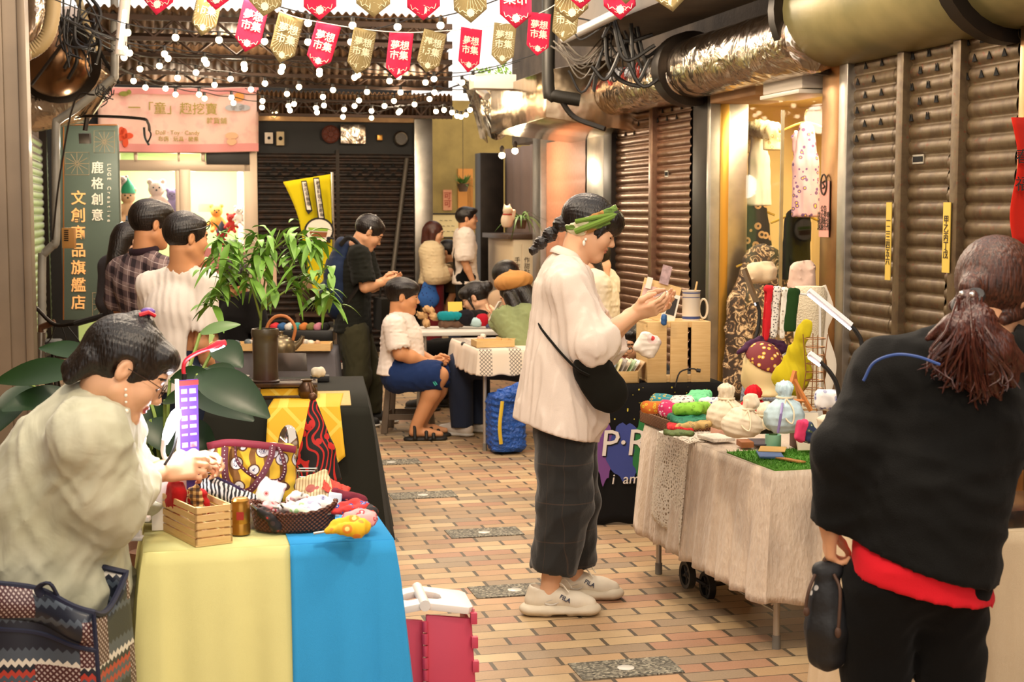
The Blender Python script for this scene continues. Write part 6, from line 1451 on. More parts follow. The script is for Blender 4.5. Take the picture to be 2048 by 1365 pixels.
b = MB(); b.tube([P(329, 888), P(335, 870), P(345, 845), P(353, 828), P(357, 818)], [.008, .014, .017, .015, .007], 14, flat=.5); b.build('head', LEDM, o, world=True)
b = MB(); X = Matrix.Translation(P(268, 1038)); b.bc((0, 0, 0), (.09, .03, .014), 0, X); b.bc((.005, 0, -.03), (.03, .024, .05), 0, X); b.bc((-.01, 0, -.055), (.07, .03, .012), 0, X); b.build('clamp', WPL, o, world=True, bevel=.004)
b = MB(); b.tube(bez([P(356, 850, 715), P(345, 905, 722), P(300, 965, 728), P(248, 1012, 733), P(240, 1040, 735), P(243, 1090, 735), P(236, 1150, 735)], 30), .004, 6); tag(b.build('power_cord', CABLE), 'black cord hanging down from the white clip lamp', 'cord')
lamp('led_glow', P(340, 850) + Vector((.02, .02, 0)), 3.5, (.95, .95, 1), .02)
# owl tote
t = NT('owl_print'); v = t.n('TexVoronoi', {'Scale': 17, 'Vector': t.obj(), 'Randomness': .8}); wv = t.n('TexWave', {'Scale': 6, 'Distortion': 9, 'Detail': 1, 'Vector': t.obj()})
k = t.mix(t.ma('LESS_THAN', wv.outputs[1], .3), '#dcae2c', '#7a4e1c'); k = t.mix(t.ma('LESS_THAN', v.outputs['Distance'], .36), k, '#5a3418'); k = t.mix(t.ma('LESS_THAN', v.outputs['Distance'], .30), k, '#d9d2d0'); k = t.mix(t.ma('MULTIPLY', t.ma('LESS_THAN', v.outputs['Distance'], .2), t.ma('LESS_THAN', t.ma('FRACT', t.ma('MULTIPLY', t.noise(60), 6)), .35)), k, '#4a4460'); t.set(color=k, rough=.8); OWL = t.m
o = thing('tote_bag', 'yellow tote bag printed with white owls, with maroon dotted straps', 'bag', (at(500, 980, 665).x, at(500, 980, 665).y, Z1 + .004), radians(6)); Qo = loc_of(o); Yt = o.location.y; P = lambda px, py, d=0: Qo(aty(px, py, Yt + d)); c = P(503, 945)
f = Fld(c - Vector((.2, .12, .13)), c + Vector((.2, .12, .13)), .006); f.box(P(503, 948), (.132, .045, .095), R3(-8, 0, 0), .03, .01); f.cut(P(503, 889), (.03, 0, 1)); f.disp(wrinkle(.004, 35, 2)); f.build('sack', OWL, o)
b = MB(); b.tube(bez([P(415, 893, -.035), P(460, 886, -.046), P(540, 893, -.046), P(592, 900, -.03)], 20), .011, 8, flat=.4); b.build('trim', mat('maroon_dots', '#7a1c2e', .7), o); STR_M = mat('maroon_strap', '#5a2430', .8); 
S1 = [P(450, 895, -.055), P(449, 935, -.075), P(457, 968, -.085), P(490, 985, -.09), P(515, 965, -.09), P(540, 920, -.075), P(545, 893, -.055)]; S2 = [P(470, 887, -.03), P(476, 925, -.07), P(510, 955, -.08), P(555, 962, -.08), P(570, 940, -.075), P(562, 905, -.05), P(553, 890, -.03)]
for S_ in (S1, S2):
    b = MB(); b.tube(bez(S_, 36), .0105, 8, flat=.35); q = b.build('strap', STR_M, o); b = MB()
    for p in bez(S_, 60)[::2]: b.ell(p + Vector((0, -.0075, .003)), .0018, nu=6, nv=4)
    b.build('stitching', mat('stitch', '#e6d4d0', .7), q)
t = NT('zebra_print'); wv = t.n('TexWave', {'Scale': 28, 'Distortion': 6, 'Vector': t.obj()}); t.set(color=t.mix(t.ma('GREATER_THAN', wv.outputs[1], .5), '#1c1c22', '#d8d6d6'), rough=.8)
lump('pouch', 'black and white patterned pouch lying against the owl tote', 'pouch', t.m, 458, 990, 690, (.09, .03, .03), (20, 24, 6), 7, .003)
b = MB(); b.tube(bez([at(395, 970, 690), at(420, 955, 690), at(470, 975, 690), at(500, 995, 690)], 16), .007, 8); tag(b.build('cloth_strap', fabric('plum_strap', '#3c3050')), 'dark plum strap lying over the black and white pouch', 'strap')
p = tb(475, 1078); o = thing('tin_can', 'gilt tin canister behind the slatted crate', 'tin', p + Vector((0, .05, 0)), 0); b = MB(); b.lathe([(.02, 0), (.027, .004), (.027, .03), (.0255, .034), (.027, .038), (.027, .084), (.0245, .092), (.026, .098), (.02, .104), (.001, .105)], 24); b.build('can', mat('gilt_tin', '#a87a34', .3, .8), o); b = MB(); b.bc((0.004, -.0275, .058), (.02, .002, .022)); b.build('label_patch', mat('label_red', '#9c2420', .5), o)
lump('wrapped_snacks', 'clear crinkled bag beside the gilt canister', 'bag', mat('crinkle_bag', '#c9c6c4', .15, .3, color2='#4a4444', var=(30, .5)), 505, 1040, 700, (.035, .025, .04), (0, 10, 0), 9, .007)
# wicker basket
p = tb(582, 1070); o = thing('wicker_basket', 'brown wicker basket of fabric hair clips on the blue and yellow cloths', 'basket', p + Vector((0, .06, 0)), radians(2))
t = NT('wicker'); x, y, z = t.sep(); g = t.ma('MULTIPLY', t.ma('SINE', t.ma('MULTIPLY', z, 520)), t.ma('SINE', t.ma('MULTIPLY', t.n('TexGradient', {0: t.obj()}, gradient_type='RADIAL').outputs[1], 260))); t.set(color=t.mix(t.ma('MULTIPLY', t.ma('ADD', g, 1), .5), '#3c1c10', '#7c4428'), rough=.6); t.bump(g, .8, .006); WICK = t.m
def boat(t_, k): a = 2 * pi * t_; return (.108 + .012 * k) * cos(a) * (1 + 0 * k), (.062 + .012 * k) * sin(a), .008 + .052 * k + .022 * k * abs(cos(a)) ** 3
b = MB(); b.sheet(lambda i, j: boat(i, j), 64, 8); b.add([(boat(i / 64, 0)[0], boat(i / 64, 0)[1], .008) for i in range(64)], [tuple(range(64))]); b.build('basket', WICK, o, solid=.007)
b = MB(); b.tube([boat(i / 96, 1)[:2] + (boat(i / 96, 1)[2] + .002 * sin(i * 1.6),) for i in range(96)], .0055, 6, closed=True); b.build('rim', WICK, o)
def clip(label, m, px, py, s, rot, k=1.0, seed=1, group='fabric hair clips'):
    c = at(px, py, s); q = thing('hair_clip', label, 'hair clip', c, 0, group); M_ = Euler([radians(x) for x in rot]).to_matrix(); P_ = [M_ @ (Vector(v) * k) for v in ((-.05, 0, 0), (-.02, .012, .012), (.02, .016, .016), (.045, 0, .01), (.03, -.022, .006), (0, -.02, .01), (-.04, -.006, .002))]
    f = Fld([min(v[i] for v in P_) - .035 for i in range(3)], [max(v[i] for v in P_) + .035 for i in range(3)], .0042); f.path(P_, [.006 * k, .017 * k, .021 * k, .02 * k, .02 * k, .016 * k, .007 * k], .01); f.disp(wrinkle(.002, 90, seed)); f.build('cloth', m, q)
    b = MB(); b.tube([P_[0] + M_ @ Vector((-.03, 0, -.004)) * k, P_[0], P_[1] - M_ @ Vector((0, 0, .008)) * k], .0035, 6); b.build('snap', METAL, q); return q
def floral(name, base, a, c, sc=40):
    t = NT(name); v = t.n('TexVoronoi', {'Scale': sc, 'Vector': t.obj()}); k = t.mix(t.ma('LESS_THAN', v.outputs['Distance'], .34), base, a); t.set(color=t.mix(t.ma('LESS_THAN', v.outputs['Distance'], .16), k, c), rough=.8); return t.m
FW = floral('white_floral', '#ece4de', '#d8b0b0', '#b84a4a'); FG = floral('green_floral', '#dfe8d0', '#9cc28a', '#e8e4d8'); FP = floral('pink_floral', '#e0a0a0', '#c8505a', '#f0e0dc'); FB_ = floral('white_blue_floral', '#f0ece8', '#a8a8c0', '#3a3a7a')
for lab, m_, px, py, s, rot in (('pink floral hair clip at the handle end of the basket', FP, 545, 1024, 705, (0, 30, 60)), ('white and red hair clip standing second in the basket', FW, 574, 1030, 712, (0, 40, 80)), ('pale green hair clip in the middle of the basket', FG, 592, 1026, 712, (0, 20, 20)),
                               ('mint white hair clip leaning over the pale green one', FB_, 615, 1022, 708, (10, 25, -20)), ('white hair clip with navy specks at the far end of the basket', FB_, 635, 1014, 705, (0, 10, 30)), ('black and red hair clip at the front of the basket', floral('black_floral', '#1c1618', '#3c2a2c', '#b83a3a'), 532, 1040, 718, (0, 50, 40)),
                               ('white floral hair clip behind the others in the basket', FW, 598, 1004, 700, (0, 35, 110))): clip(lab, m_, px, py, s, rot, .85, int(px), 'fabric hair clips in the wicker basket')
clip('yellow orange hair clip lying on the blue cloth', floral('yellow_floral', '#e3b41e', '#e88a2a', '#f0dc80', 25), 690, 1063, 742, (0, 0, 8), 1.05, 3)
clip('pale pink hair clip behind the yellow one on the blue cloth', FP, 712, 1046, 725, (0, 0, 30), .95, 4); clip('red and blue hair clip farthest back on the blue cloth', floral('red_blue', '#c8302c', '#2a4a9c', '#e8c8b0', 50), 698, 1026, 712, (0, 0, 10), .95, 5); clip('black and orange hair clip at the edge of the blue cloth', floral('black_orange', '#1c181c', '#c84a20', '#b8342c', 50), 722, 1030, 712, (0, 0, -25), .8, 6)
# paper and pouches at the back
t = NT('newsprint'); x, y, z = t.sep(); k = t.mix(t.ma('LESS_THAN', t.ma('FRACT', t.ma('MULTIPLY', x, 110)), .3), '#dfc79c', '#a88a60'); v = t.n('TexVoronoi', {'Scale': 16, 'Vector': t.obj()}); t.set(color=t.mix(t.ma('LESS_THAN', v.outputs['Distance'], .28), k, '#b06058'), rough=.8); NEWS = t.m
lump('print_pouch', 'tan newspaper print pouch leaning behind the basket', 'pouch', NEWS, 610, 985, 660, (.085, .012, .05), (-38, -18, 8), 2, .003, rad=.01)
lump('print_pouch', 'small cream print pouch next to the owl tote', 'pouch', FW, 540, 985, 680, (.04, .012, .04), (-30, 20, 0), 3, .003, rad=.01)
lump('ticket', 'red and pink paper ticket on the maroon pouch', 'ticket', floral('ticket_red', '#d8483a', '#ecc0b8', '#e8d8d0', 18), 672, 978, 660, (.045, .003, .028), (-50, 25, 10), 3, .002, rad=.0025)
lump('maroon_pouch', 'flat maroon pouch at the back corner of the blue cloth', 'pouch', fabric('maroon_felt', '#7c2f3c', fold=.3), 690, 1000, 655, (.06, .05, .018), (-24, 18, 20), 4, .003, rad=.015)
lump('card_holder', 'small white card holder behind the basket', 'holder', mat('pale_card', '#d4dce8', .6), 668, 1010, 690, (.02, .006, .035), (-15, 10, 10), 1, .0005, rad=.004)
p = tb(578, 985); o = thing('hand_mirror', 'oval mirror standing behind the owl tote', 'mirror', (p.x, p.y, Z1 + .004), 0); b = MB(); X = T((0, 0, .15), (radians(82), 0, 0)); b.lathe([(.001, -.004), (.03, -.004), (.034, 0), (.03, .004), (.001, .004)], 28, 0, X @ Matrix.Diagonal((1, 2.0, 1, 1))); b.build('glass', mat('mirror_glass', '#b9b0a4', .08, 1), o); b = MB(); b.tube([(0, .01, 0), (0, .006, .12)], .007, 8); b.box((-.03, -.02, 0), (.03, .03, .006)); b.build('stand', METAL, o)
p = tb(612, 985); o = thing('wire_rack', 'small wire rack beside the oval mirror', 'rack', (p.x, p.y, Z1 + .004), 0); b = MB()
for z in (.012, .04, .068): b.tube([(-.03, 0, z), (.03, 0, z), (.03, .05, z), (-.03, .05, z)], .002, 6, closed=True)
for x, y in ((-.03, 0), (.03, 0), (.03, .05), (-.03, .05)): b.tube([(x, y, 0), (x, y, .075)], .002, 6)
b.build('wire', METAL, o)
p = tb(640, 1000, Z1 + .004); o = thing('pointed_bag', 'tall pointed black bag with a red floral print', 'bag', (at(640, 960, 600).x, at(640, 960, 600).y, Z1 + .004), radians(12)); hh = at(627, 785, 600).z - Z1; t = NT('red_black_print'); v = t.n('TexVoronoi', {'Scale': 26, 'Vector': t.obj()}); wv = t.n('TexWave', {'Scale': 14, 'Distortion': 12, 'Detail': 0, 'Vector': t.obj()}); t.set(color=t.mix(t.ma('MAXIMUM', t.ma('LESS_THAN', v.outputs['Distance'], .3), t.ma('GREATER_THAN', wv.outputs[1], .78)), '#15110f', '#c8241c'), rough=.7)
f = Fld((-.14, -.1, -.02), (.14, .1, hh + .04), .006); f.path([(-.01, 0, 0), (-.008, 0, .1), (-.02, 0, hh - .03)], [.085, .06, .012], .01, fl=((0, 1, 0), .6)); f.cut((0, 0, .004), (0, 0, -1)); f.build('cone', t.m, o); b = MB(); b.ell((-.021, 0, hh - .015), .014); b.tube([(-.02, 0, hh - .02), (-.03, .01, hh + .03)], .005, 6); b.build('tip', mat('bronze_tip', '#5a3a24', .4, .5), o)
# big woven bag on the floor
o = thing('woven_bag', 'large zigzag patterned woven shopping bag on the floor beside the yellow table', 'bag', (at(120, 1300, 790).x, at(120, 1300, 790).y, 0), radians(-8)); Qo = loc_of(o); Y0 = o.location.y
t = NT('zigzag_weave'); x, y, z = t.sep(); xy = t.ma('ADD', x, t.ma('MULTIPLY', y, .9)); zg = t.ma('MULTIPLY', t.ma('ABSOLUTE', t.ma('SUBTRACT', t.ma('FRACT', t.ma('MULTIPLY', xy, 48)), .5)), .02); u_ = t.ma('MULTIPLY', t.ma('ADD', z, zg), 72); band = t.n('TexWhiteNoise', {'W': t.ma('FLOOR', u_)}, noise_dimensions='1D').outputs[0]
patch = t.n('TexWhiteNoise', {'Vector': t.n('CombineXYZ', {0: t.ma('FLOOR', t.ma('MULTIPLY', xy, 9)), 1: t.ma('FLOOR', t.ma('MULTIPLY', z, 8.5))}).outputs[0]}, noise_dimensions='2D').outputs[0]
strp = t.ramp(band, ((0, '#1c2230'), (.28, '#d9d2c4'), (.45, '#48525e'), (.6, '#b03a2e'), (.75, '#1c2230')), 'CONSTANT'); ck = t.ma('MULTIPLY', t.ma('GREATER_THAN', t.ma('SINE', t.ma('MULTIPLY', t.ma('ADD', xy, z), 420)), .1), t.ma('GREATER_THAN', t.ma('SINE', t.ma('MULTIPLY', t.ma('SUBTRACT', xy, z), 420)), -.2))
weave = t.mix(ck, '#4a2428', '#b9aaa6'); t.set(color=t.mix(t.ma('GREATER_THAN', patch, .5), strp, weave), rough=.35); t.bump(ck, .15, .002); ZIG = t.m; NVB = mat('navy_binding', '#1b2038', .6)
P = lambda px, py, d=0: Qo(aty(px, py, Y0 + d)); zt_ = P(100, 1180).z
b = MB(); w_, d_, h_ = .2, .11, zt_
def bagw(i, j):
    a = i * 4; k = int(a) % 4; f_ = a - int(a); C = [(-w_, -d_), (w_, -d_), (w_, d_), (-w_, d_)]; p0, p1_ = C[k], C[(k + 1) % 4]; x = p0[0] + (p1_[0] - p0[0]) * f_; y = p0[1] + (p1_[1] - p0[1]) * f_
    bul = 1 + .05 * sin(j * pi) - .05 * j; top_ = .07 * sin(i * 2 * pi * 2 + .6) * j * j; return x * bul - .05, y * bul + .012 * sin(x * 30) * j, h_ * j * 1.0 + top_ * .6
b.sheet(bagw, 96, 18); b.add([(-w_ - .05, -d_, .004), (w_ - .05, -d_, .004), (w_ - .05, d_, .004), (-w_ - .05, d_, .004)], [(0, 1, 2, 3)]); b.build('sack', ZIG, o, solid=.004, ang=60)
b = MB(); b.tube([bagw(i / 96, 1) for i in range(96)], .008, 6, closed=True); b.tube([bagw(.25, j / 18) for j in range(19)], .006, 6); b.tube([bagw(i / 96, .84)[:2] + (bagw(i / 96, .84)[2],) for i in range(0, 25)], .007, 6); b.build('binding', NVB, o)
b = MB(); b.sheet(lambda i, j: (bagw(i * .25, 1)[0], bagw(i * .25, 1)[1] - .004 - .02 * sin(j * pi), bagw(i * .25, 1)[2] - .085 * j), 30, 8); b.build('front_flap', ZIG, o, solid=.003); b = MB(); b.bc((-.19, -.122, .19), (.016, .004, .03)); b.build('label_tag', mat('tag_white', '#e0d4c4', .7), o)
b = MB(); b.tube(bez([(.02, -.09, h_ - .01), (.0, -.11, h_ + .03), (.03, -.11, h_ + .045), (.045, -.09, h_)], 12), .012, 8, flat=.4); b.build('handle', NVB, o)
# pink folding stool
p = fl(862, 1215, .38); o = thing('folding_stool', 'pink plastic folding stool with a white top beside the blue cloth', 'stool', (at(842, 1190, 648).x, at(842, 1190, 648).y, 0), radians(10)); PK = mat('pink_plastic', '#c8405a', .45, var=(5, .08)); WT = mat('stool_white', '#e9ddd2', .45)
zt_ = .395
for sx in (-1, 1):
    X = T((0, 0, zt_), (0, radians(sx * 9), 0)); b = MB(); po = [(sx * .004, -.105), (sx * .135, -.105), (sx * .15, -.085), (sx * .15, .085), (sx * .135, .105), (sx * .004, .105), (sx * .004, .045), (sx * .045, .04), (sx * .06, .022), (sx * .06, -.022), (sx * .045, -.04), (sx * .004, -.045)]
    b.prism(po if sx > 0 else po[::-1], .022, 0, X @ T((0, 0, -.011))); b.build('top_panel', WT, o, bevel=.003); b = MB()
    for k in range(6): b.bc((sx * .151, -.09 + .034 * k, -.004), (.006, .016, .02), 0, X)
    b.build('edge_lugs', mat('lug_red', '#c86a70', .5), o)
b = MB(); b.tube([(0, -.112, zt_ + .003), (0, .112, zt_ + .003)], .017, 14); b.build('hinge_pin', WT, o)
for sx in (-1, 1):
    b = MB(); x0, x1 = (0.004, .145) if sx > 0 else (-.145, -.004); b.add([(x0, -.095, zt_ - .03), (x1, -.088, zt_ - .05), (x1 * 1.12, -.11, 0), (x0, -.12, 0), (x0, -.08, zt_ - .03), (x1, -.07, zt_ - .05), (x1 * 1.12, -.09, 0), (x0, -.1, 0)], [(0, 1, 2, 3), (7, 6, 5, 4), (0, 4, 5, 1), (1, 5, 6, 2), (2, 6, 7, 3), (3, 7, 4, 0)]); b.build('front_panel', PK, o, bevel=.004)
    b = MB(); b.add([(sx * .14, -.085, zt_ - .05), (sx * .14, .085, zt_ - .05), (sx * .165, .105, 0), (sx * .165, -.105, 0), (sx * .13, -.085, zt_ - .05), (sx * .13, .085, zt_ - .05), (sx * .155, .105, 0), (sx * .155, -.105, 0)], [(0, 1, 2, 3), (7, 6, 5, 4), (0, 4, 5, 1), (1, 5, 6, 2), (2, 6, 7, 3), (3, 7, 4, 0)]); b.build('side_panel', PK, o, bevel=.004)
b = MB()
for k in range(9): z = .02 + k * .037; b.tube([(0, -.104 - .018 * (1 - z / .4), z), (0, -.104 - .018 * (1 - (z + .033) / .4), z + .033)], .011 if k % 2 else .0095, 10)
for k in range(5): b.bc((.148 + .014 * (1 - (k * .075 + .05) / .38), -.098, k * .075 + .05), (.02, .022, .035))
b.build('hinges', PK, o, bevel=.002)

# ---- black table with the shrub vase
Z2 = .68; a, c_ = fl(410, 822, Z2), fl(738, 815, Z2); rz2 = radians(7); p2 = Vector((a.x, a.y, 0)); w2 = (c_ - a).length; q_ = Vector((w2, 0, 0)); q_.rotate(Euler((0, 0, rz2))); p2 = Vector((c_.x, c_.y, 0)) - q_
table('long folding table under the charcoal cloth', p2, rz2, w2, 1.3, Z2 - .01, hoop=False)
table_cloth('tablecloth', 'charcoal cloth reaching the floor under the tea tray and shrub vase', fabric('charcoal_cloth', '#25251f', fold=.1, weave=1500), p2, rz2, w2, 1.3, Z2, .655, 'LFR', .03, .3, 6, flare=.09)
t = NT('yellow_runner'); x, y, z = t.sep(); xx = t.ma('ABSOLUTE', t.ma('SINE', t.ma('MULTIPLY', t.ma('ADD', x, z), 18))); yy_ = t.ma('ABSOLUTE', t.ma('SINE', t.ma('MULTIPLY', t.ma('SUBTRACT', x, z), 18))); t.set(color=t.mix(t.ma('LESS_THAN', t.ma('MINIMUM', xx, yy_), .2), '#d9a818', '#e3c14a'), rough=.75)
t2 = lambda px, py, z=Z2 + .003: fl(px, py, z); M2 = Matrix.Translation(p2) @ Matrix.Rotation(rz2, 4, 'Z'); l2 = lambda px, py: (M2.inverted() @ t2(px, py)).x
x0, x1 = l2(538, 812), l2(680, 812); b = MB()
def runner(i, j):
    x = x0 + (x1 - x0) * i
    if j < .5: return x + .02 * (1 - j * 2), .5 - j, Z2 + .006
    t_ = (j - .5) * 2; L_ = .17 + .10 * max(0, 1 - abs(i - .78) / .3) + .02 * i; return x - .0 + .03 * (i - .3) * t_, -.016 - .055 * t_ - .03 * (1 - (1 - t_) ** 2), Z2 + .006 - L_ * t_
b.sheet(runner, 24, 24); o = b.build('table_runner', t.m, base=False, solid=.003); o.location = p2; o.rotation_euler = (0, 0, rz2); tag(o, 'bright yellow runner hanging over the front of the charcoal cloth', 'table runner')
p = t2(550, 800); o = thing('tea_tray', 'black lacquer tray with a wide slot in its front, on the charcoal cloth', 'tray', p + Vector((.02, .1, 0)), rz2); LAC = mat('lacquer', '#1a1210', .25, var=(12, .3), color2='#4a3018'); b = MB(); hw = .17
b.box((-hw, -.09, .0), (hw, -.08, .018)); b.box((-hw, -.09, .058), (hw, -.08, .078)); b.box((-hw, -.09, .018), (-hw + .07, -.08, .058)); b.box((hw - .08, -.09, .018), (hw, -.08, .058)); b.box((-hw, .08, 0), (hw, .09, .078)); b.box((-hw, -.08, 0), (-hw + .01, .08, .078)); b.box((hw - .01, -.08, 0), (hw, .08, .078)); b.build('frame', LAC, o, bevel=.002); b = MB(); b.box((-hw + .01, -.08, .066), (hw - .01, .08, .072)); b.build('deck', mat('tray_deck', '#4a382a', .4), o); b = MB(); b.box((-hw + .01, -.07, .002), (hw - .01, .08, .05)); b.build('lining', t.m, o)
vase_p = p + Vector((-.06, .1, .074)); o = thing('shrub_vase', 'tall brown glazed vase holding a leafy shrub', 'plant', vase_p, 0); s_ = 405; VS = mat('vase_glaze', '#4a4230', .35, var=(6, .5), color2='#3a201a', bump=(12, .2)); b = MB(); b.lathe([(.066, 0), (.07, .008), (.062, .014), (.06, .1), (.062, .19), (.06, .215), (.066, .225), (.068, .245), (.064, .26), (.055, .26), (.05, .2)], 28); b.build('vase', VS, o)
LEAF = NT('shrub_leaf'); LEAF.set(color=LEAF.mix(LEAF.noise(8), '#5f8f2e', '#84b048'), rough=.45); LEAF = LEAF.m; STEM = mat('green_stem', '#7d9440', .6)
def leaf_mesh(b, p, d, L_, w_, up=Vector((0, 0, 1)), droop=.25, n=6):
    d = d.normalized(); s_ = d.cross(up); s_ = s_.normalized() if s_.length > .05 else Vector((1, 0, 0)); nn = s_.cross(d); vs = []
    for i in range(n + 1):
        t_ = i / n; c = p + d * (L_ * t_) - up * (droop * L_ * t_ * t_) ; ww = w_ * sin(pi * min(1, t_ * .96 + .02)) ** .75 * (1 - .35 * t_); vs += [c - s_ * ww + nn * ww * .3, c, c + s_ * ww + nn * ww * .3]
    b.add(vs, [(i * 3 + k, i * 3 + k + 1, i * 3 + k + 4, i * 3 + k + 3) for i in range(n) for k in (0, 1)])
rr = random.Random(11); Qo = loc_of(o); Ys = vase_p.y; P = lambda px, py, d=0: Qo(aty(px, py, Ys + d)); b = MB(); tips = []; top_ = P(520, 664)
for pts in (((520, 660), (524, 610), (530, 560), (545, 500), (560, 460)), ((522, 640), (505, 580), (485, 530), (470, 470)), ((524, 620), (560, 590), (610, 560), (650, 545)), ((505, 580), (470, 560), (440, 530), (425, 510)), ((530, 560), (520, 510), (515, 465)), ((524, 615), (575, 545), (600, 500), (620, 490)), ((545, 500), (590, 470), (625, 480)), ((485, 530), (450, 490), (430, 470)), ((610, 560), (650, 580), (662, 600)), ((470, 560), (440, 580), (425, 610))):
    pp = [P(x, y, rr.uniform(-.1, .1) * (i > 0)) for i, (x, y) in enumerate(pts)]; pp = bez(pp, 14); b.tube(pp, [.006 * (1 - .7 * i / len(pp)) for i in range(len(pp))], 6); tips += pp[5:]
b.build('stems', STEM, o); lv = []
for k in range(100):
    p_ = rr.choice(tips); d = Vector((rr.gauss(0, 1), rr.gauss(0, 1), rr.uniform(-.7, .7))); b = MB(); leaf_mesh(b, p_ + Vector((rr.gauss(0, .02), rr.gauss(0, .03), rr.gauss(0, .02))), d, rr.uniform(.065, .13), rr.uniform(.016, .03), droop=rr.uniform(.2, .9)); b.build('leaf', LEAF, o)
b = MB()
for k in range(170): p_ = rr.choice(tips); d = Vector((rr.gauss(0, 1), rr.gauss(0, 1), rr.uniform(-.8, .5))); leaf_mesh(b, p_ + Vector((rr.gauss(0, .03), rr.gauss(0, .05), rr.gauss(0, .03))), d, rr.uniform(.06, .12), rr.uniform(.014, .026), droop=rr.uniform(.3, .9))
tag(b.build('foliage', LEAF, o), kind='stuff')
p = t2(585, 768); o = thing('folded_card', 'folded white paper standing behind the tea tray', 'card', p + Vector((0, .06, 0)), 0); b = MB(); b.sheet(lambda i, j: (-.1 + .17 * i, -.02 + .045 * abs(2 * j - 1) - .02, .1 * (1 - abs(2 * j - 1)) + .06), 2, 2); b.build('paper', mat('paper_white', '#e4dcd8', .8), o, solid=.002); 
p = t2(635, 768); o = thing('stone_box', 'small black box holding a white stone on the bamboo mat', 'box', p + Vector((0, .1, .004)), rz2); b = MB(); b.box((-.05, -.04, 0), (.05, .04, .03)); b.build('box', mat('black_card', '#1c1a1a', .5), o, bevel=.002);
o = lump('white_stone', 'rough white stone in the small black box', 'stone', mat('stone_cream', '#e0d4bc', .8), 636, 745, 395, (.04, .03, .028), (0, 0, 20), 3, .006)
x0, x1 = l2(612, 790), l2(700, 790); b = MB(); b.box((x0, .06, Z2 + .001), (x1, .62, Z2 + .004)); o = b.build('bamboo_mat', mat('bamboo', '#c9a45c', .6, var=(60, .2)), base=False); o.location = p2; o.rotation_euler = (0, 0, rz2); tag(o, 'flat bamboo mat along the edge of the charcoal cloth', 'mat')
p = t2(625, 800); o = thing('bronze_jar', 'small bronze jar at the end of the tea tray', 'jar', p + Vector((-.03, .03, .0)), 0); b = MB(); b.lathe([(.025, 0), (.04, .02), (.045, .045), (.03, .075), (.022, .085), (.03, .095), (.024, .096)], 20); b.build('jar', mat('bronze_jar_m', '#4a3424', .3, .5), o)
p = t2(480, 770); o = thing('teacup', 'white teacup on the charcoal cloth beside the shrub vase', 'cup', p + Vector((0, .08, 0)), 0); b = MB(); b.lathe([(.016, 0), (.018, .004), (.03, .02), (.035, .04), (.032, .04), (.026, .018), (.001, .008)], 20); b.build('cup', mat('porcelain', '#e9e4dc', .2), o)
p = t2(465, 790); o = thing('wooden_dish', 'brown wooden dish beside the tea tray', 'dish', p + Vector((0, .06, 0)), 0); b = MB(); b.lathe([(.03, 0), (.05, .012), (.055, .025), (.048, .025), (.03, .008), (.001, .006)], 20); b.build('dish', mat('dish_wood', '#7a4a2c', .5), o)
# big leaved plant on the floor
o = thing('potted_plant', 'broad leaved dark green plant between the seated vendor and the charcoal table', 'plant', (at(330, 950, 520).x, at(330, 950, 520).y, 0), 0); Qo = loc_of(o); Yp = o.location.y; b = MB(); b.lathe([(.13, 0), (.17, .28), (.18, .3), (.16, .3), (.15, .27), (.001, .26)], 24); b.build('pot', mat('terracotta', '#6a4630', .8), o); BIG = NT('broad_leaf'); BIG.set(color=BIG.mix(BIG.noise(5), '#10240d', '#22401a'), rough=.36, spec=.3); BIG = BIG.m; BIG2 = mat('light_leaf', '#5f7f42', .4); ST_ = MB()
for (bx, by, tx, ty, w_, d0, d1, lt) in ((160, 745, -10, 790, 34, 0, .0, 0), (150, 790, 5, 845, 30, .1, -.1, 0), (140, 820, 20, 930, 34, 0, -.15, 0), (185, 712, 72, 712, 22, .2, .2, 0), (395, 750, 525, 862, 42, -.25, -.45, 0), (385, 790, 500, 868, 34, 0, -.2, 0), (430, 690, 478, 745, 32, .2, .1, 0), (400, 668, 485, 660, 15, .3, .3, 1), (340, 760, 430, 770, 24, .1, 0, 0), (330, 800, 375, 812, 22, 0, -.1, 0), (300, 840, 345, 920, 36, .05, -.05, 0), (270, 860, 250, 960, 40, .1, 0, 0), (350, 850, 420, 930, 40, .1, 0, 0), (300, 800, 300, 880, 34, .15, .1, 0), (345, 880, 330, 960, 34, .1, .1, 0), (415, 735, 470, 800, 30, .1, -.1, 0), (60, 770, -5, 880, 30, .2, 0, 0), (250, 700, 215, 760, 24, .3, .2, 0), (360, 900, 440, 960, 34, .2, .1, 0)):
    p0, p1_ = Qo(aty(bx, by, Yp + d0)), Qo(aty(tx, ty, Yp + d1)); d = p1_ - p0; b = MB(); leaf_mesh(b, p0, d + Vector((0, 0, d.length * .25)), d.length, w_ / 540 * 1.25, up=Vector((.1, -.75, .7)).normalized(), droop=.18, n=10); b.build('leaf', BIG2 if lt else BIG, o); ST_.tube(bez([Vector((0, 0, .27)), p0.lerp(Vector((0, 0, .4)), .5) + Vector((0, 0, .1)), p0], 10), .007, 6)
ST_.build('stems', STEM, o)
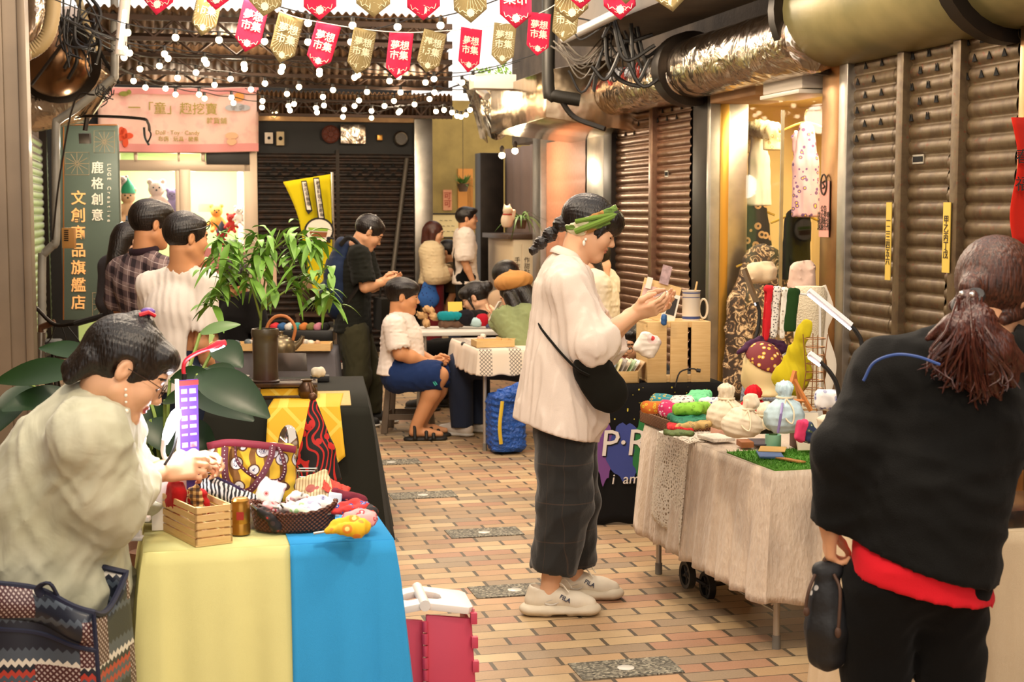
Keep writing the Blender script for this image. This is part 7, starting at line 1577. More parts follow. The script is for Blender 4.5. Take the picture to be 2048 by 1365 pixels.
# ---------------------------------------------------------------- cream clothed stall of drawstring bags and scarves
Z7 = .66; n_, f_ = fl(1545, 945, Z7), fl(1290, 848, Z7); dv = (n_ - f_); L7 = dv.length; rz7 = atan2(dv.y, dv.x) + pi / 2; D7 = .62
t = NT('seersucker'); x, y, z = t.sep(); pk = t.n('TexNoise', {'Vector': t.n('Mapping', {0: t.obj(), 3: (26, 26, 9)}).outputs[0], 'Scale': 3.0, 'Detail': 3}).outputs[0]
t.set(color=t.mix(pk, '#cdb59c', '#e8d8c4'), rough=.8, sheen=.3); t.bump(pk, .6, .012); CRM = t.m
p7 = Vector((n_.x, n_.y, 0)); ang7 = rz7 - pi   # local x runs from the near corner across; build with x along the alley instead
table('folding table under the pleated cream cloth', Vector((f_.x, f_.y, 0)), rz7 - pi / 2, L7, D7, Z7 - .01, hoop=True)
table_cloth('tablecloth', 'pleated cream cloth on the stall of drawstring bags', CRM, Vector((f_.x, f_.y, 0)), rz7 - pi / 2, L7, D7, Z7, .47, 'LFR', .022, .13, 8, flare=.035)
M7 = Matrix.Translation(Vector((f_.x, f_.y, 0))) @ Matrix.Rotation(rz7 - pi / 2, 4, 'Z'); t7 = lambda px, py, z=Z7 + .004: fl(px, py, z)
# lace runner over its end
t = NT('lace'); v = t.n('TexVoronoi', {'Scale': 75, 'Vector': t.obj()}, feature='DISTANCE_TO_EDGE'); t.set(color='#efe4d2', rough=.8, alpha=t.ma('LESS_THAN', v.outputs[0], .16)); xa, xb = [(M7.inverted() @ t7(px, py)).x for px, py in ((1322, 862), (1385, 886))]
b = MB(); b.sheet(lambda i, j: (xa + (xb - xa) * i, .18 - .2 * min(1, j * 4) - .012 - .035 * max(0, j - .2) - .02 * sin(i * 7) * j, Z7 + .006 - max(0, (j - .24)) / .76 * (.34 + .1 * i)), 20, 24); o = b.build('lace_runner', t.m, base=False, solid=.002); o.matrix_basis = M7; tag(o, 'white lace runner hanging over the end of the pleated cream cloth', 'lace runner')
# goods on it
def sack(label, m, px, py, s, r, h, seed=1, neck=.3, cord=None, tilt=(0, 0), group='drawstring bags on the cream cloth'):
    c = at(px, py, s); q = thing('drawstring_bag', label, 'bag', c, 0, group); T_ = Vector((tilt[0], tilt[1], 0)); f = Fld((-r * 1.6, -r * 1.6, -.01), (r * 1.6, r * 1.6, h + .05), .0055)
    f.ell((0, 0, h * .36), (r, r * .8, h * .42), None, .01); f.path([(0, 0, h * .6), T_ * .6 + Vector((0, 0, h * .8)), T_ + Vector((0, 0, h * .97))], [r * .55, r * neck * .8, r * (neck + .12)], .02); f.cut((0, 0, 0), (0, 0, -1), .02)
    def pl(p): a = np.arctan2(p[:, 1], p[:, 0]); return .0045 * np.sin(a * 11 + seed) * np.clip(p[:, 2] / h, 0, 1) ** 2
    f.disp(pl); f.disp(wrinkle(.004, 55, seed)); f.build('sack', m, q); b = MB(); k = r * neck + .006; zz = h * .8; T2 = T_ * .6
    b.tube([(T2.x + k * cos(a), T2.y + k * sin(a), zz) for a in [2 * pi * i / 16 for i in range(16)]], .004, 6, closed=True); b.tube(bez([(T2.x, T2.y - k, zz), (r * .3, -r * .75, h * .55), (r * .2, -r * .95, h * .28), (-.01, -r * .7, h * .45), (T2.x, T2.y - k, zz)], 18), .003, 6); b.build('cord', cord or mat('cream_cord', '#e4d4b4', .8), q); return q
CAN = fabric('canvas_cream', '#e8d8bc', fold=.2); sack('cream canvas drawstring bag with a dark stamp, farther along the cream table', CAN, 1452, 862, 545, .075, .15, 2); sack('plain cream canvas drawstring bag nearest the green mat', CAN, 1483, 878, 560, .075, .135, 5, tilt=(.03, 0)); sack('pale blue drawstring bag with a purple zip', fabric('pale_blue', '#c4dce2', fold=.2), 1568, 868, 560, .075, .165, 4)
sack('red drawstring bag behind the cream ones', fabric('bag_red', '#d8202c', fold=.3), 1506, 838, 520, .055, .1, 7, .5); t = NT('cow_print'); t.set(color=t.ramp(t.noise(16, detail=0), ((.52, '#eadbc0'), (.53, '#1c1816')), 'CONSTANT'), rough=.8); sack('cream drawstring bag with black cow spots, beside the pale blue one', t.m, 1530, 870, 548, .05, .09, 9, .5)
b = MB(); b.tube([at(1566, 800, 555), at(1562, 830, 590), at(1556, 866, 588)], .005, 6); tag(b.build('zip', mat('zip_purple', '#8a7ab0', .5)), 'purple zip on the pale blue drawstring bag', 'zip')
t = NT('grass_mat'); t.set(color=t.mix(t.noise(120), '#2c6a14', '#6aa834'), rough=.9); ga, gb = M7.inverted() @ t7(1440, 878), None; b = MB(); b.box((L7 - .42, .012, Z7 + .002), (L7 - .005, .5, Z7 + .007)); rr = random.Random(4)
for k in range(2600): x, y = rr.uniform(L7 - .42, L7 - .003), rr.uniform(.008, .5) ** 1.0; d = Vector((rr.gauss(0, .006), rr.gauss(0, .006), rr.uniform(.008, .016))); q = Vector((x, y, Z7 + .006)); w_ = Vector((rr.uniform(-.002, .002), .0015, 0)); b.add([q - w_, q + w_, q + d], [(0, 1, 2)])
o = b.build('grass_mat', t.m, base=False); o.matrix_basis = M7; tag(o, 'artificial grass mat at the near corner of the cream table', 'mat', kind='stuff')
def slabby(name, label, cat, m, px, py, size, rz=0, tilt=(0, 0), z=Z7 + .012, bev=.002, group=None): c = fl(px, py, z); q = thing(name, label, cat, c, ang7 + radians(rz), group); b = MB(); b.bc((0, 0, 0), size, 0, T((0, 0, size[2] / 2 + abs(sin(radians(tilt[0])) * size[1] / 2) + abs(sin(radians(tilt[1])) * size[0] / 2)), (radians(tilt[0]), radians(tilt[1]), 0))); b.build('body', m, q, bevel=bev); return q
slabby('notebook', 'blue notebook lying on the grass mat', 'notebook', mat('note_blue', '#4a6a9c', .6), 1540, 912, (.14, .09, .008), 70); slabby('tan_card', 'tan card with a dark brush mark on the grass mat', 'card', mat('tan_card', '#c8a05c', .7), 1545, 900, (.12, .1, .004), 60, z=Z7 + .02); slabby('pencil_case', 'long orange edged case in front of the blue notebook', 'case', mat('case_orange', '#c88a48', .6), 1570, 920, (.03, .18, .006), 20); slabby('wood_block', 'small wooden block at the corner of the grass mat', 'block', mat('block_wood', '#a8683c', .6, var=(20, .2)), 1490, 893, (.08, .05, .022), 80)
slabby('tablet', 'dark slim tablet beside the mint pot', 'tablet', mat('tablet_dark', '#4c4854', .4), 1522, 886, (.15, .08, .006), 75, z=Z7 + .018); slabby('brown_box', 'open brown box of rolled ties beside the leaning books', 'box', mat('box_brown', '#5a2c18', .5), 1608, 895, (.09, .09, .06), 80); slabby('wooden_stand', 'square wooden stand next to the black jacket', 'stand', mat('stand_wood', '#b87a44', .6, var=(20, .2)), 1668, 918, (.1, .08, .115), 78)
slabby('book', 'pale book leaning on the brown box', 'book', mat('book_cream', '#ddd0b8', .7), 1615, 905, (.012, .1, .15), 82, (0, -28), group='leaning books'); slabby('book', 'grey book leaning behind the pale one', 'book', mat('book_grey', '#b8b0a4', .7), 1624, 900, (.012, .1, .15), 82, (0, -28), group='leaning books')
PINKT = fabric('tie_pink', '#d8406a'); lump('rolled_tie', 'pink rolled tie in the brown box', 'tie', PINKT, 1602, 862, 600, (.018, .03, .04), (0, 15, 0), 3, group='rolled ties in the brown box'); lump('rolled_tie', 'navy patterned tie in the brown box', 'tie', floral('tie_navy', '#1c2c4c', '#4a5a3a', '#c8d0d8', 60), 1618, 866, 600, (.022, .03, .035), (0, 10, 0), 4, group='rolled ties in the brown box')
def potlet(label, m, px, py): q = thing('cactus_pot', label, 'pot', fl(px, py, Z7 + .01), 0, 'small cactus pots'); b = MB(); b.lathe([(.028, 0), (.031, .004), (.031, .05), (.027, .05), (.026, .042), (.001, .042)], 20); b.build('pot', m, q); b = MB(); b.ell((0, 0, .052), .017); b.build('cactus', mat('cactus', '#4a6a3a', .8, bump=(90, .6)), q)
potlet('mint green pot with a tiny cactus on the grass mat', mat('mint', '#9ad4b8', .5), 1546, 895); potlet('pale pink pot with a tiny cactus in front of the stamped cream bag', mat('blush', '#eeb8a4', .5), 1436, 872)
t = NT('basket_weave'); x, y, z = t.sep(); g = t.ma('MULTIPLY', t.ma('SINE', t.ma('MULTIPLY', t.ma('ADD', x, y), 500)), t.ma('SINE', t.ma('MULTIPLY', z, 420))); t.set(color=t.mix(g, '#5a3418', '#a87040'), rough=.6); t.bump(g, .6, .004); q = M7 @ Vector((.12, .2, Z7 + .004)); o = thing('scarf_tray', 'woven tray piled with scarves at the far end of the cream table', 'tray', q, rz7 - pi / 2); b = MB(); X0, X1, Y0_, Y1 = -.16, .2, -.21, .3
for a_, c_ in (((X0, Y0_, 0), (X1, Y0_ + .008, .05)), ((X0, Y1 - .008, 0), (X1, Y1, .05)), ((X0, Y0_, 0), (X0 + .008, Y1, .05)), ((X1 - .008, Y0_, 0), (X1, Y1, .05)), ((X0, Y0_, 0), (X1, Y1, .006))): b.box(a_, c_)
b.build('tray', t.m, o, bevel=.002); o = slabby('chalk_tag', 'small framed chalkboard tag on the woven tray', 'tag', mat('chalk_dark', '#24221e', .8), 1300, 838, (.05, .006, .065), 100, (-20, 0)); b = MB(); X = T((0, 0, .034), (radians(-20), 0, 0)); b.tube([X @ Vector(v) for v in ((-.026, 0, -.034), (.026, 0, -.034), (.026, 0, .034), (-.026, 0, .034))], .003, 6, closed=True); b.build('frame', PINE, o)
rr = random.Random(8)
for lab, a_, c_, px, py, s, sz in (('orange and yellow patterned scarf at the corner of the woven tray', '#e07a2c', '#e8d040', 1308, 815, 512, (.05, .05, .025)), ('teal patterned scarf behind the orange one', '#2c8a94', '#e0b83c', 1325, 802, 505, (.05, .05, .022)), ('hot pink scarf with white script in the woven tray', '#d8306a', '#f0c8d4', 1338, 818, 515, (.06, .045, .03)), ('white spotted scarf behind the hot pink one', '#e8dcd0', '#3a3440', 1365, 805, 510, (.07, .05, .022)),
                               ('lime green scarf on top of the folded pile', '#8ac43c', '#74a82c', 1385, 818, 530, (.085, .06, .025)), ('mint green scarf at the back of the pile', '#6ac88a', '#58b478', 1395, 797, 505, (.08, .05, .02)), ('purple and white scarf behind the lime green one', '#e8e0dc', '#4a4080', 1425, 805, 510, (.07, .05, .02)), ('teal scarf folded under the lime green one', '#2c7a5c', '#245c48', 1378, 838, 535, (.095, .065, .016)), ('tan scarf at the bottom of the folded pile', '#b8985c', '#8a744c', 1392, 848, 540, (.1, .07, .014)), ('bright red scarf poking out of the folded pile', '#c81c24', '#a0141c', 1360, 856, 545, (.05, .05, .012)), ('dark green scarf hanging over the table edge', '#5a6a38', '#44522c', 1358, 866, 550, (.055, .05, .01))):
    lump('folded_scarf', lab, 'scarf', floral('sc_' + a_, a_, c_, a_, 55), px, py, s, sz, (rr.uniform(-8, 8), rr.uniform(-8, 8), rr.uniform(60, 100)), px, .005, 'folded scarves', rad=min(sz) * .9)
slabby('white_fur', 'white fluffy strip along the table edge under the pink pot', 'strip', mat('fluffy_white', '#f0e8da', .95, bump=(70, 1.0)), 1432, 880, (.14, .1, .016), 95, bev=.006)
# mannequin head with headwrap, yellow knot bag on easel, scarf rack, net roll, lamps
o = thing('mannequin_head', 'cream mannequin head wearing a floral headwrap with a purple bow', 'mannequin', at(1524, 790, 500), radians(30)); f = Fld((-.13, -.16, -.02), (.13, .16, .24), .006); f.path([(0, -.03, .0), (0, -.02, .05)], [.06, .05], .03); f.ell((0, .0, .105), (.072, .088, .1), R3(-15, 0, 0), .02); f.ell((0, .06, .055), (.05, .04, .05), None, .03); f.cone((0, .085, .1), (0, .098, .075), .01, .012, .015); f.cut((0, 0, 0), (0, 0, -1)); f.build('head', mat('mannequin_cream', '#ecd49c', .45), o)
f = Fld((-.13, -.16, .08), (.13, .16, .26), .006); f.ell((0, 0, .115), (.08, .096, .1), R3(-15, 0, 0), 0); f.cut((0, .03, .16), (0, .55, -1)); f.build('headwrap', floral('wrap_floral', '#7a2c30', '#e0b040', '#e8dcd0', 44), o); f = Fld((-.15, -.1, .14), (.15, .14, .28), .006); f.path([(-.1, .03, .17), (-.02, .05, .195), (.03, .05, .205), (.09, .0, .185)], [.01, .022, .024, .03], .015); f.disp(wrinkle(.004, 60, 2)); f.build('bow', fabric('wrap_purple', '#4a2a44', fold=.4), o)
o = thing('picture_frame', 'patterned picture frame leaning behind the mannequin head', 'frame', at(1535, 800, 470), radians(-5)); Yf = o.location.y; Qo = loc_of(o); b = MB(); C = [Qo(aty(px, py, Yf + d)) for px, py, d in ((1500, 695, .05), (1575, 702, .05), (1555, 800, 0), (1485, 800, 0))]; b.tube(C, .014, 6, closed=True); b.build('border', floral('frame_print', '#8a929c', '#5a626c', '#d0d0d0', 60), o); b = MB(); b.add(C, [(0, 3, 2, 1)]); b.build('panel', mat('panel_white', '#e8dcc8', .6), o, solid=.004)
o = thing('knot_bag', 'mustard yellow knot bag hanging on a small wooden easel', 'bag', at(1595, 800, 540), 0); Qo = loc_of(o); Yk = o.location.y; P = lambda px, py, d=0: Qo(aty(px, py, Yk + d)); MUS = fabric('mustard', '#c4b020', fold=.35); f = Fld(P(1550, 815) - Vector((.05, .1, .03)), P(1632, 635) + Vector((.05, .1, .03)), .006); f.ell(P(1585, 760), (.065, .04, .062), None, .03); f.path([P(1562, 755), P(1590, 705), P(1606, 665), P(1614, 648)], [.03, .026, .024, .02], .03, fl=((0, 1, 0), .5)); f.path([P(1612, 750), P(1608, 725), P(1596, 700)], [.03, .022, .012], .02, fl=((0, 1, 0), .5)); f.disp(wrinkle(.005, 50, 3)); f.build('sack', MUS, o)
o = thing('easel', 'little orange wooden easel in front of the mustard bag', 'easel', at(1592, 818, 552), 0); Qo = loc_of(o); Yk = o.location.y - .07; EW = mat('easel_wood', '#d88a4a', .5)
for pa, pb in (((1590, 742), (1568, 815)), ((1588, 760), (1622, 822))): b = MB(); b.tube([Qo(aty(*pa, Yk)), Qo(aty(*pb, Yk))], .0085, 4); b.build('leg', EW, o)
b = MB(); b.tube([Qo(aty(1589, 745, Yk)), Qo(aty(1600, 812, Yk + .1))], .007, 4); b.build('back_leg', EW, o); b = MB(); b.tube([Qo(aty(1572, 800, Yk)), Qo(aty(1615, 803, Yk))], .006, 4); b.build('ledge', EW, o)
o = thing('net_roll', 'tall stand rolled in cream net beside the steel doorpost', 'display stand', at(1615, 815, 470), 0); b = MB(); hh = at(1615, 572, 470).z - o.location.z; b.lathe([(.062, 0), (.066, .1), (.06, hh * .5), (.07, hh * .8), (.075, hh - .03), (.06, hh)], 24); b.build('roll', mat('cream_net', '#e0d2b4', .9, bump=(150, .8)), o); b = MB(); b.tube(bez([(.05, 0, hh), (.085, 0, hh * .8), (.06, 0, hh * .62), (.1, 0, hh * .35), (.07, 0, .02)], 24), .02, 8, flat=.2); b.build('net_edge', mat('pale_net', '#e9dfcc', .9), o)
o = thing('wire_form', 'tall wire display form beside the mustard bag', 'display stand', at(1628, 820, 545), 0); b = MB(); hh = at(1628, 668, 545).z - o.location.z
for k in range(9): z = hh * (k + .5) / 9; r = .03 + .02 * abs(k / 9 - .5); b.tube([(r * cos(a), r * sin(a), z) for a in [2 * pi * i / 14 for i in range(14)]], .0018, 5, closed=True)
for a in (0, 1.57, 3.14, 4.71): b.tube([(.05 * cos(a), .05 * sin(a), 0), (.032 * cos(a), .032 * sin(a), hh * .5), (.045 * cos(a), .045 * sin(a), hh)], .002, 5)
b.build('wire', mat('copper_wire', '#a87850', .35, .8), o)
o = thing('scarf_rack', 'thin white rack bar over the mannequin head', 'rack', at(1565, 800, 500), 0); Qo = loc_of(o); Yr = o.location.y; P = lambda px, py, d=0: Qo(aty(px, py, Yr + d)); b = MB(); b.tube([P(1535, 580), P(1640, 593)], .004, 6); b.tube([P(1640, 593), P(1640, 800)], .005, 6); b.build('bar', mat('rack_white', '#e0dcd4', .4), o)
for lab, m_, px, w_, y1 in (('red headband hanging first on the white rack bar', fabric('hang_red', '#c8242c', fold=.3), 1538, 14, 676), ('black and white lace print headband hanging on the rack bar', floral('lace_print', '#e0d8cc', '#3a3434', '#e0d8cc', 110), 1552, 15, 670), ('white headband hanging on the rack bar', floral('white_script', '#e8e0d0', '#d0c4b0', '#3a3434', 60), 1568, 13, 672), ('dark green headband hanging last on the rack bar', fabric('hang_green', '#24401c', fold=.5), 1585, 24, 655)):
    c = aty(px, 580 + (px - 1535) * .13, Yr); q = thing('headband', lab, 'headband', c, 0, 'headbands on the rack bar'); hh = c.z - aty(px, y1, Yr).z; w_ = w_ / 500; f = Fld((-w_ * .9, -.05, -hh - .02), (w_ * .9, .05, .03), .005); f.path([(0, -.014, 0), (-.012, -.022, -hh)], [w_ * .5, w_ * .55], .01, fl=((0, 1, 0), .35)); f.path([(0, .014, 0), (-.01, .02, -hh * .94)], [w_ * .5, w_ * .5], .01, fl=((0, 1, 0), .35)); f.cone((-w_ * .3, 0, .004), (w_ * .3, 0, .004), .016, .016, .01); f.disp(wrinkle(.003, 80, px, (1, 1, .2))); f.build('cloth', m_, q)
def ledlamp(label, head, neck, s): q = thing('desk_lamp', label, 'lamp', at(*neck[-1], s), 0); Qo = loc_of(q); P = lambda px, py: Qo(at(px, py, s)); b = MB(); b.tube([P(*head[0]), P(*head[1])], .013, 4); b.build('bar', WPL if s > 500 else METAL, q); b = MB(); b.tube([P(*head[0]) - Vector((0, 0, .012)), P(*head[1]) - Vector((0, 0, .012))], .006, 6); b.build('light', LEDM, q); b = MB(); b.tube(bez([P(*x) for x in neck], 16), .008, 8); b.build('neck', CABLE, q)
ledlamp('white bar lamp reaching over from the black jacket\'s side', ((1617, 582), (1702, 652)), ((1702, 652), (1715, 668), (1724, 695), (1728, 800)), 555); ledlamp('small black lamp pointing at the wire form', ((1618, 708), (1640, 724)), ((1640, 724), (1662, 748), (1676, 780), (1682, 850)), 580); ledlamp('grey bar lamp with a black gooseneck in front of the shop window', ((1488, 538), (1513, 605)), ((1513, 605), (1519, 625), (1516, 660), (1510, 690), (1508, 800)), 470)
lump('cream_pouch', 'cream pouch with an open flap beside the black jacket', 'pouch', CAN, 1660, 862, 590, (.045, .03, .06), (0, 0, 0), 5); lump('cream_pouch', 'white crumpled pouch behind the cream one', 'pouch', FB_, 1655, 800, 570, (.05, .03, .04), (0, 0, 0), 6)
o = thing('hand_cart', 'folded cart with black wheels under the cream table', 'cart', fl(1400, 1190), rz7); Qo = loc_of(o)
for px, py in ((1375, 1150), (1415, 1172)):
    c = Qo(at(px, py, 486)); b = MB(); X = Matrix.Translation(c) @ Matrix.Rotation(pi / 2, 4, 'Y'); b.lathe([(.042, -.012), (.058, -.014), (.058, .014), (.042, .012)], 22, 0, X, cap=False)
    for k in range(5): b.tube([X @ Vector((0, 0, 0)), X @ Vector((.05 * cos(k * 1.257), .05 * sin(k * 1.257), 0))], .008, 6)
    b.ell(c, .014); b.build('wheel', mat('rubber_black', '#171512', .6), o)
b = MB(); c0, c1 = Qo(at(1375, 1150, 486)), Qo(at(1415, 1172, 486)); b.tube([c0, c1], .008, 6); b.tube([c1, c1 + Vector((.25, .05, 0)), c1 + Vector((.25, .05, .4))], .01, 6); b.build('frame', CABLE, o)
# neighbouring cream table at the photo's corner
p8 = fl(1795, 1078, Z7); p8.z = 0; table('folding table under the plain cream cloth behind the jacketed woman', p8, TH, 1.0, .42, Z7 - .01); table_cloth('tablecloth', 'plain cream cloth reaching down behind the jacketed woman\'s legs', fabric('cream_linen', '#dcc6a4', fold=.4), p8, TH, 1.0, .42, Z7, .6, 'LFR', .03, .14, 9, flare=.05)
o = thing('display_tray', 'black tray of small trinkets on the plain cream cloth', 'tray', fl(2060, 1050, Z7 + .004), TH); b = MB(); b.box((-.1, -.03, 0), (.3, .25, .05)); b.build('tray', LAC, o, bevel=.004); b = MB(); b.box((-.1, -.03, .055), (.3, .25, .058)); b.build('lid', GLS, o)

# ---------------------------------------------------------------- black stall with the painted P.R banner
Z6 = .71; a = fl(1187, 1050); p6 = Vector((a.x, a.y, 0)); w6 = .68; rz6 = radians(11)
table('folding table under the black painted cloth', p6, rz6, w6, .6, Z6 - .012, hoop=False); o = table_cloth('tablecloth', 'black banner cloth painted with purple, blue and green patches and white letters', fabric('banner_black', '#191818', fold=.1, weave=1500), p6, rz6, w6, .6, Z6, .7, 'LFR', .012, .3, 10, flare=.02)
M6 = Matrix.Translation(p6) @ Matrix.Rotation(rz6, 4, 'Z'); P6 = lambda x, z, d=0: Vector((x, -.034 - d, z))
def splat(m, x, z, rx, rz_, sd, name='paint_patch', d=0): r_ = random.Random(sd); b = MB(); n = 30; rad = [1 + r_.uniform(-.16, .16) for _ in range(n)]; b.add([P6(x, z, d)] + [P6(x + rx * rad[k] * cos(2 * pi * k / n), z + rz_ * rad[k] * sin(2 * pi * k / n), d) for k in range(n)], [(0, 1 + k, 1 + (k + 1) % n) for k in range(n)]); b.build(name, m, o)
splat(mat('paint_purple', '#7a4a90', .8), .045, .38, .05, .16, 1); splat(mat('paint_blue', '#3c4a94', .8), .15, .37, .085, .15, 2, d=.001); splat(mat('paint_green', '#2c7a40', .8), .27, .38, .075, .16, 3, d=.002); PW = mat('paint_white', '#e8e0d8', .7); PK2 = mat('paint_shadow', '#141014', .8)
for m_, dx, dd in ((PK2, .006, .004), (PW, 0, .006)): text('P·R', .19, wallX(P6(.145 + dx, .415 - dx, dd), (0, -1, 0)), m_, o, sp=.95, shear=.1); text('i  am', .075, wallX(P6(.155 + dx, .235 - dx, dd), (0, -1, 0)), m_, o, shear=.15)
rr = random.Random(6); b = MB()
for k in range(46): x, z, r = rr.uniform(.02, .6), rr.uniform(.5, .7), rr.uniform(.001, .005); q = P6(x, z, -.022 + .02 * (1 - (z - .5) / .2)); b.add([q + Vector((0, -.003, 0))] + [q + Vector((r * cos(i), -.003, r * sin(i))) for i in range(6)], [(0, 1 + i, 1 + (i + 1) % 6) for i in range(6)])
b.build('paint_specks', mat('speck_yellow', '#d8c84a', .7), o)
o = thing('pine_crate', 'pine crate standing on end on the black painted cloth', 'crate', M6 @ Vector((.46, .16, Z6 + .004)), radians(8)); hh = .31; b = MB()
for x0, x1 in ((-.165, -.065), (-.045, .045), (.065, .165)): b.box((x0, -.13, 0), (x1, -.118, hh))
for z in (.012, hh - .03): b.box((-.165, -.118, z), (.165, -.1, z + .02))
b.box((-.165, -.118, hh - .012), (.165, .13, hh)); b.box((-.165, -.118, 0), (.165, .13, .012)); b.box((-.165, -.118, .012), (-.153, .13, hh - .012)); b.box((.153, -.118, .012), (.165, .13, hh - .012)); b.build('boards', PINE, o, bevel=.002)
b = MB(); b.tube(bez([at(1350, 775, 396), at(1360, 745, 396), at(1385, 738, 396), at(1395, 742, 396)], 12), .004, 6); b.tube([at(1393, 741, 396), at(1401, 742, 396)], .01, 8); tag(b.build('plug_cord', CABLE), 'black plug and cord in front of the pine crate', 'cord')
c = o.location + Vector((0, 0, hh)); o = thing('enamel_cup', 'tall white cup with blue bands and a stick, on the pine crate', 'cup', c + Vector((.09, -.02, 0)), 0); b = MB(); b.lathe([(.045, 0), (.046, .005), (.046, .15), (.05, .155), (.044, .155), (.042, .01), (.001, .008)], 26); b.build('cup', mat('enamel', '#e6dccc', .35), o); b = MB()
for z0, z1 in ((.008, .022), (.118, .122), (.14, .146)): b.lathe([(.0466, z0), (.0466, z1)], 26, 0, None, False)
b.build('blue_band', mat('band_blue', '#3a4a80', .5), o); b = MB(); b.tube([(.0, 0, .05), (.03, 0, .2)], .005, 6); b.build('stick', PINE, o); b = MB(); b.tube([(.045 + .0 + .022 * cos(t) + .018, 0, .06 + .05 * sin(t)) for t in [2 * pi * k / 18 for k in range(18)]], .006, 6, closed=True, flat=2); b.build('ribbon', CAN, o)
o = thing('card_board', 'tilted board of photo cards on top of the pine crate', 'board', c + Vector((-.08, -.04, 0)), 0); X = T((0, 0, .1), (radians(-12), radians(16), radians(6))); b = MB(); b.bc((0, 0, 0), (.2, .008, .2), 0, X); b.build('board', PINE, o); cm = [mat('card_white', '#e8dccb', .7), mat('card_photo', '#b89a9a', .6, var=(40, .4)), mat('card_dark', '#2a2420', .6), mat('card_pink', '#e0b8ac', .6, var=(30, .2))]
for k, (x, z, w_, h_, mi) in enumerate(((-.06, .0, .07, .13, 3), (-.0, .01, .06, .11, 1), (.065, -.03, .075, .17, 0), (.07, -.01, .045, .09, 2), (.0, .14, .05, .1, 1), (-.075, .075, .03, .06, 0))): b = MB(); b.bc((x, -.007 - .002 * k, z), (w_, .002, h_), 0, X); b.build('card', cm[mi], o)
lump('figurine', 'tiny figurine in a blue dress on the pine crate', 'figurine', mat('figure_blue', '#2c5a90', .5), 1328, 640, 396, (.016, .016, .03), (0, 0, 0), 2, .002)
o = thing('card_box', 'wooden box of postcards beside the pine crate', 'box', M6 @ Vector((.13, .14, Z6 + .004)), radians(8)); b = MB(); b.box((-.1, -.1, 0), (.12, -.09, .06)); b.box((-.1, .09, 0), (.12, .1, .06)); b.box((-.1, -.1, 0), (-.09, .1, .06)); b.box((.11, -.1, 0), (.12, .1, .06)); b.box((-.1, -.1, 0), (.12, .1, .008)); b.build('box', PINE, o, bevel=.002)
rr = random.Random(12)
for k in range(9): q = thing('postcard', f'{["white", "pink edged", "blue edged", "pale yellow", "grey photo", "cream", "green edged", "tall white", "tan"][k]} postcard in the wooden box', 'postcard', o.location + Vector((-.06 + .018 * k, rr.uniform(-.02, .02), .01)), radians(8), 'postcards in the wooden box'); b = MB(); b.bc((0, 0, .06), (.004, .13, .12), 0, T((0, 0, 0), (0, radians(14 + 3 * k), 0))); b.build('card', mat(f'pc{k}', ('#ece4d8', '#e4b8b0', '#a8b8d0', '#e8dca8', '#a8a098', '#e8d8bc', '#b0c8a0', '#f0e8e0', '#c8a880')[k], .7), q)
lump('plush_paw', 'white plush paw pouch with a red mark leaning on the pine crate', 'pouch', floral('paw_print', '#ece2d4', '#e0c8c0', '#c83a3a', 12), 1295, 690, 405, (.06, .03, .06), (0, 30, 0), 4, .005)

# ---------------------------------------------------------------- far stalls
a = fl(958, 700, .68); p5 = Vector((a.x, a.y, 0)); table('folding table under the white cross patterned cloth', p5, TH, .72, .9, .67, hoop=False); t = NT('cross_cloth'); x, y, z = t.sep(); g = t.ma('MAXIMUM', t.ma('LESS_THAN', t.ma('FRACT', t.ma('MULTIPLY', t.ma('ADD', x, z), 40)), .22), t.ma('LESS_THAN', t.ma('FRACT', t.ma('MULTIPLY', t.ma('SUBTRACT', x, z), 40)), .22)); bd = t.ma('LESS_THAN', t.ma('FRACT', t.ma('MULTIPLY', x, 5)), .42); t.set(color=t.mix(t.ma('MULTIPLY', g, bd), '#e4d6c4', '#5a5450'), rough=.85)
table_cloth('tablecloth', 'white cloth with dark crosshatch panels beside the boy', t.m, p5, TH, .72, .9, .68, .17, 'LFR', .015, .25, 12, flare=.02)
for k, (px, py, lab) in enumerate(((985, 695, 'shallow wooden tray nearest the edge of the white crosshatch cloth'), (1035, 690, 'shallow wooden tray of beads behind the woman with the phone'))): o = thing('wooden_tray', lab, 'tray', fl(px, py, .685) + Vector((0, .08, 0)), TH); b = MB(); b.box((-.13, -.09, 0), (.13, -.08, .045)); b.box((-.13, .08, 0), (.13, .09, .045)); b.box((-.13, -.08, 0), (-.12, .08, .045)); b.box((.12, -.08, 0), (.13, .08, .045)); b.box((-.13, -.08, 0), (.13, .08, .006)); b.build('tray', PINE, o)
rr = random.Random(3); TN = ('ivory', 'purple', 'yellow', 'black', 'peach', 'beige'); TC = ('#e8dcc8', '#3a3a90', '#e0c030', '#2a2624', '#d8a890', '#c8b8a8')
for k in range(16): px, py = rr.uniform(925, 1062), rr.uniform(672, 692); lump('trinket', f'tiny {TN[k % 6]} trinket on the white crosshatch cloth', 'trinket', mat(f'trk{k % 6}', TC[k % 6], .6), px, py, 290, (.02, .02, .014), (0, 0, 0), k, .004, f'{TN[k % 6]} trinkets')
a = fl(838, 664, .7); p4 = Vector((a.x, a.y, 0)); table('white folding table of folded bags and sandals', p4, TH * .7, .9, .6, .7, hoop=False)
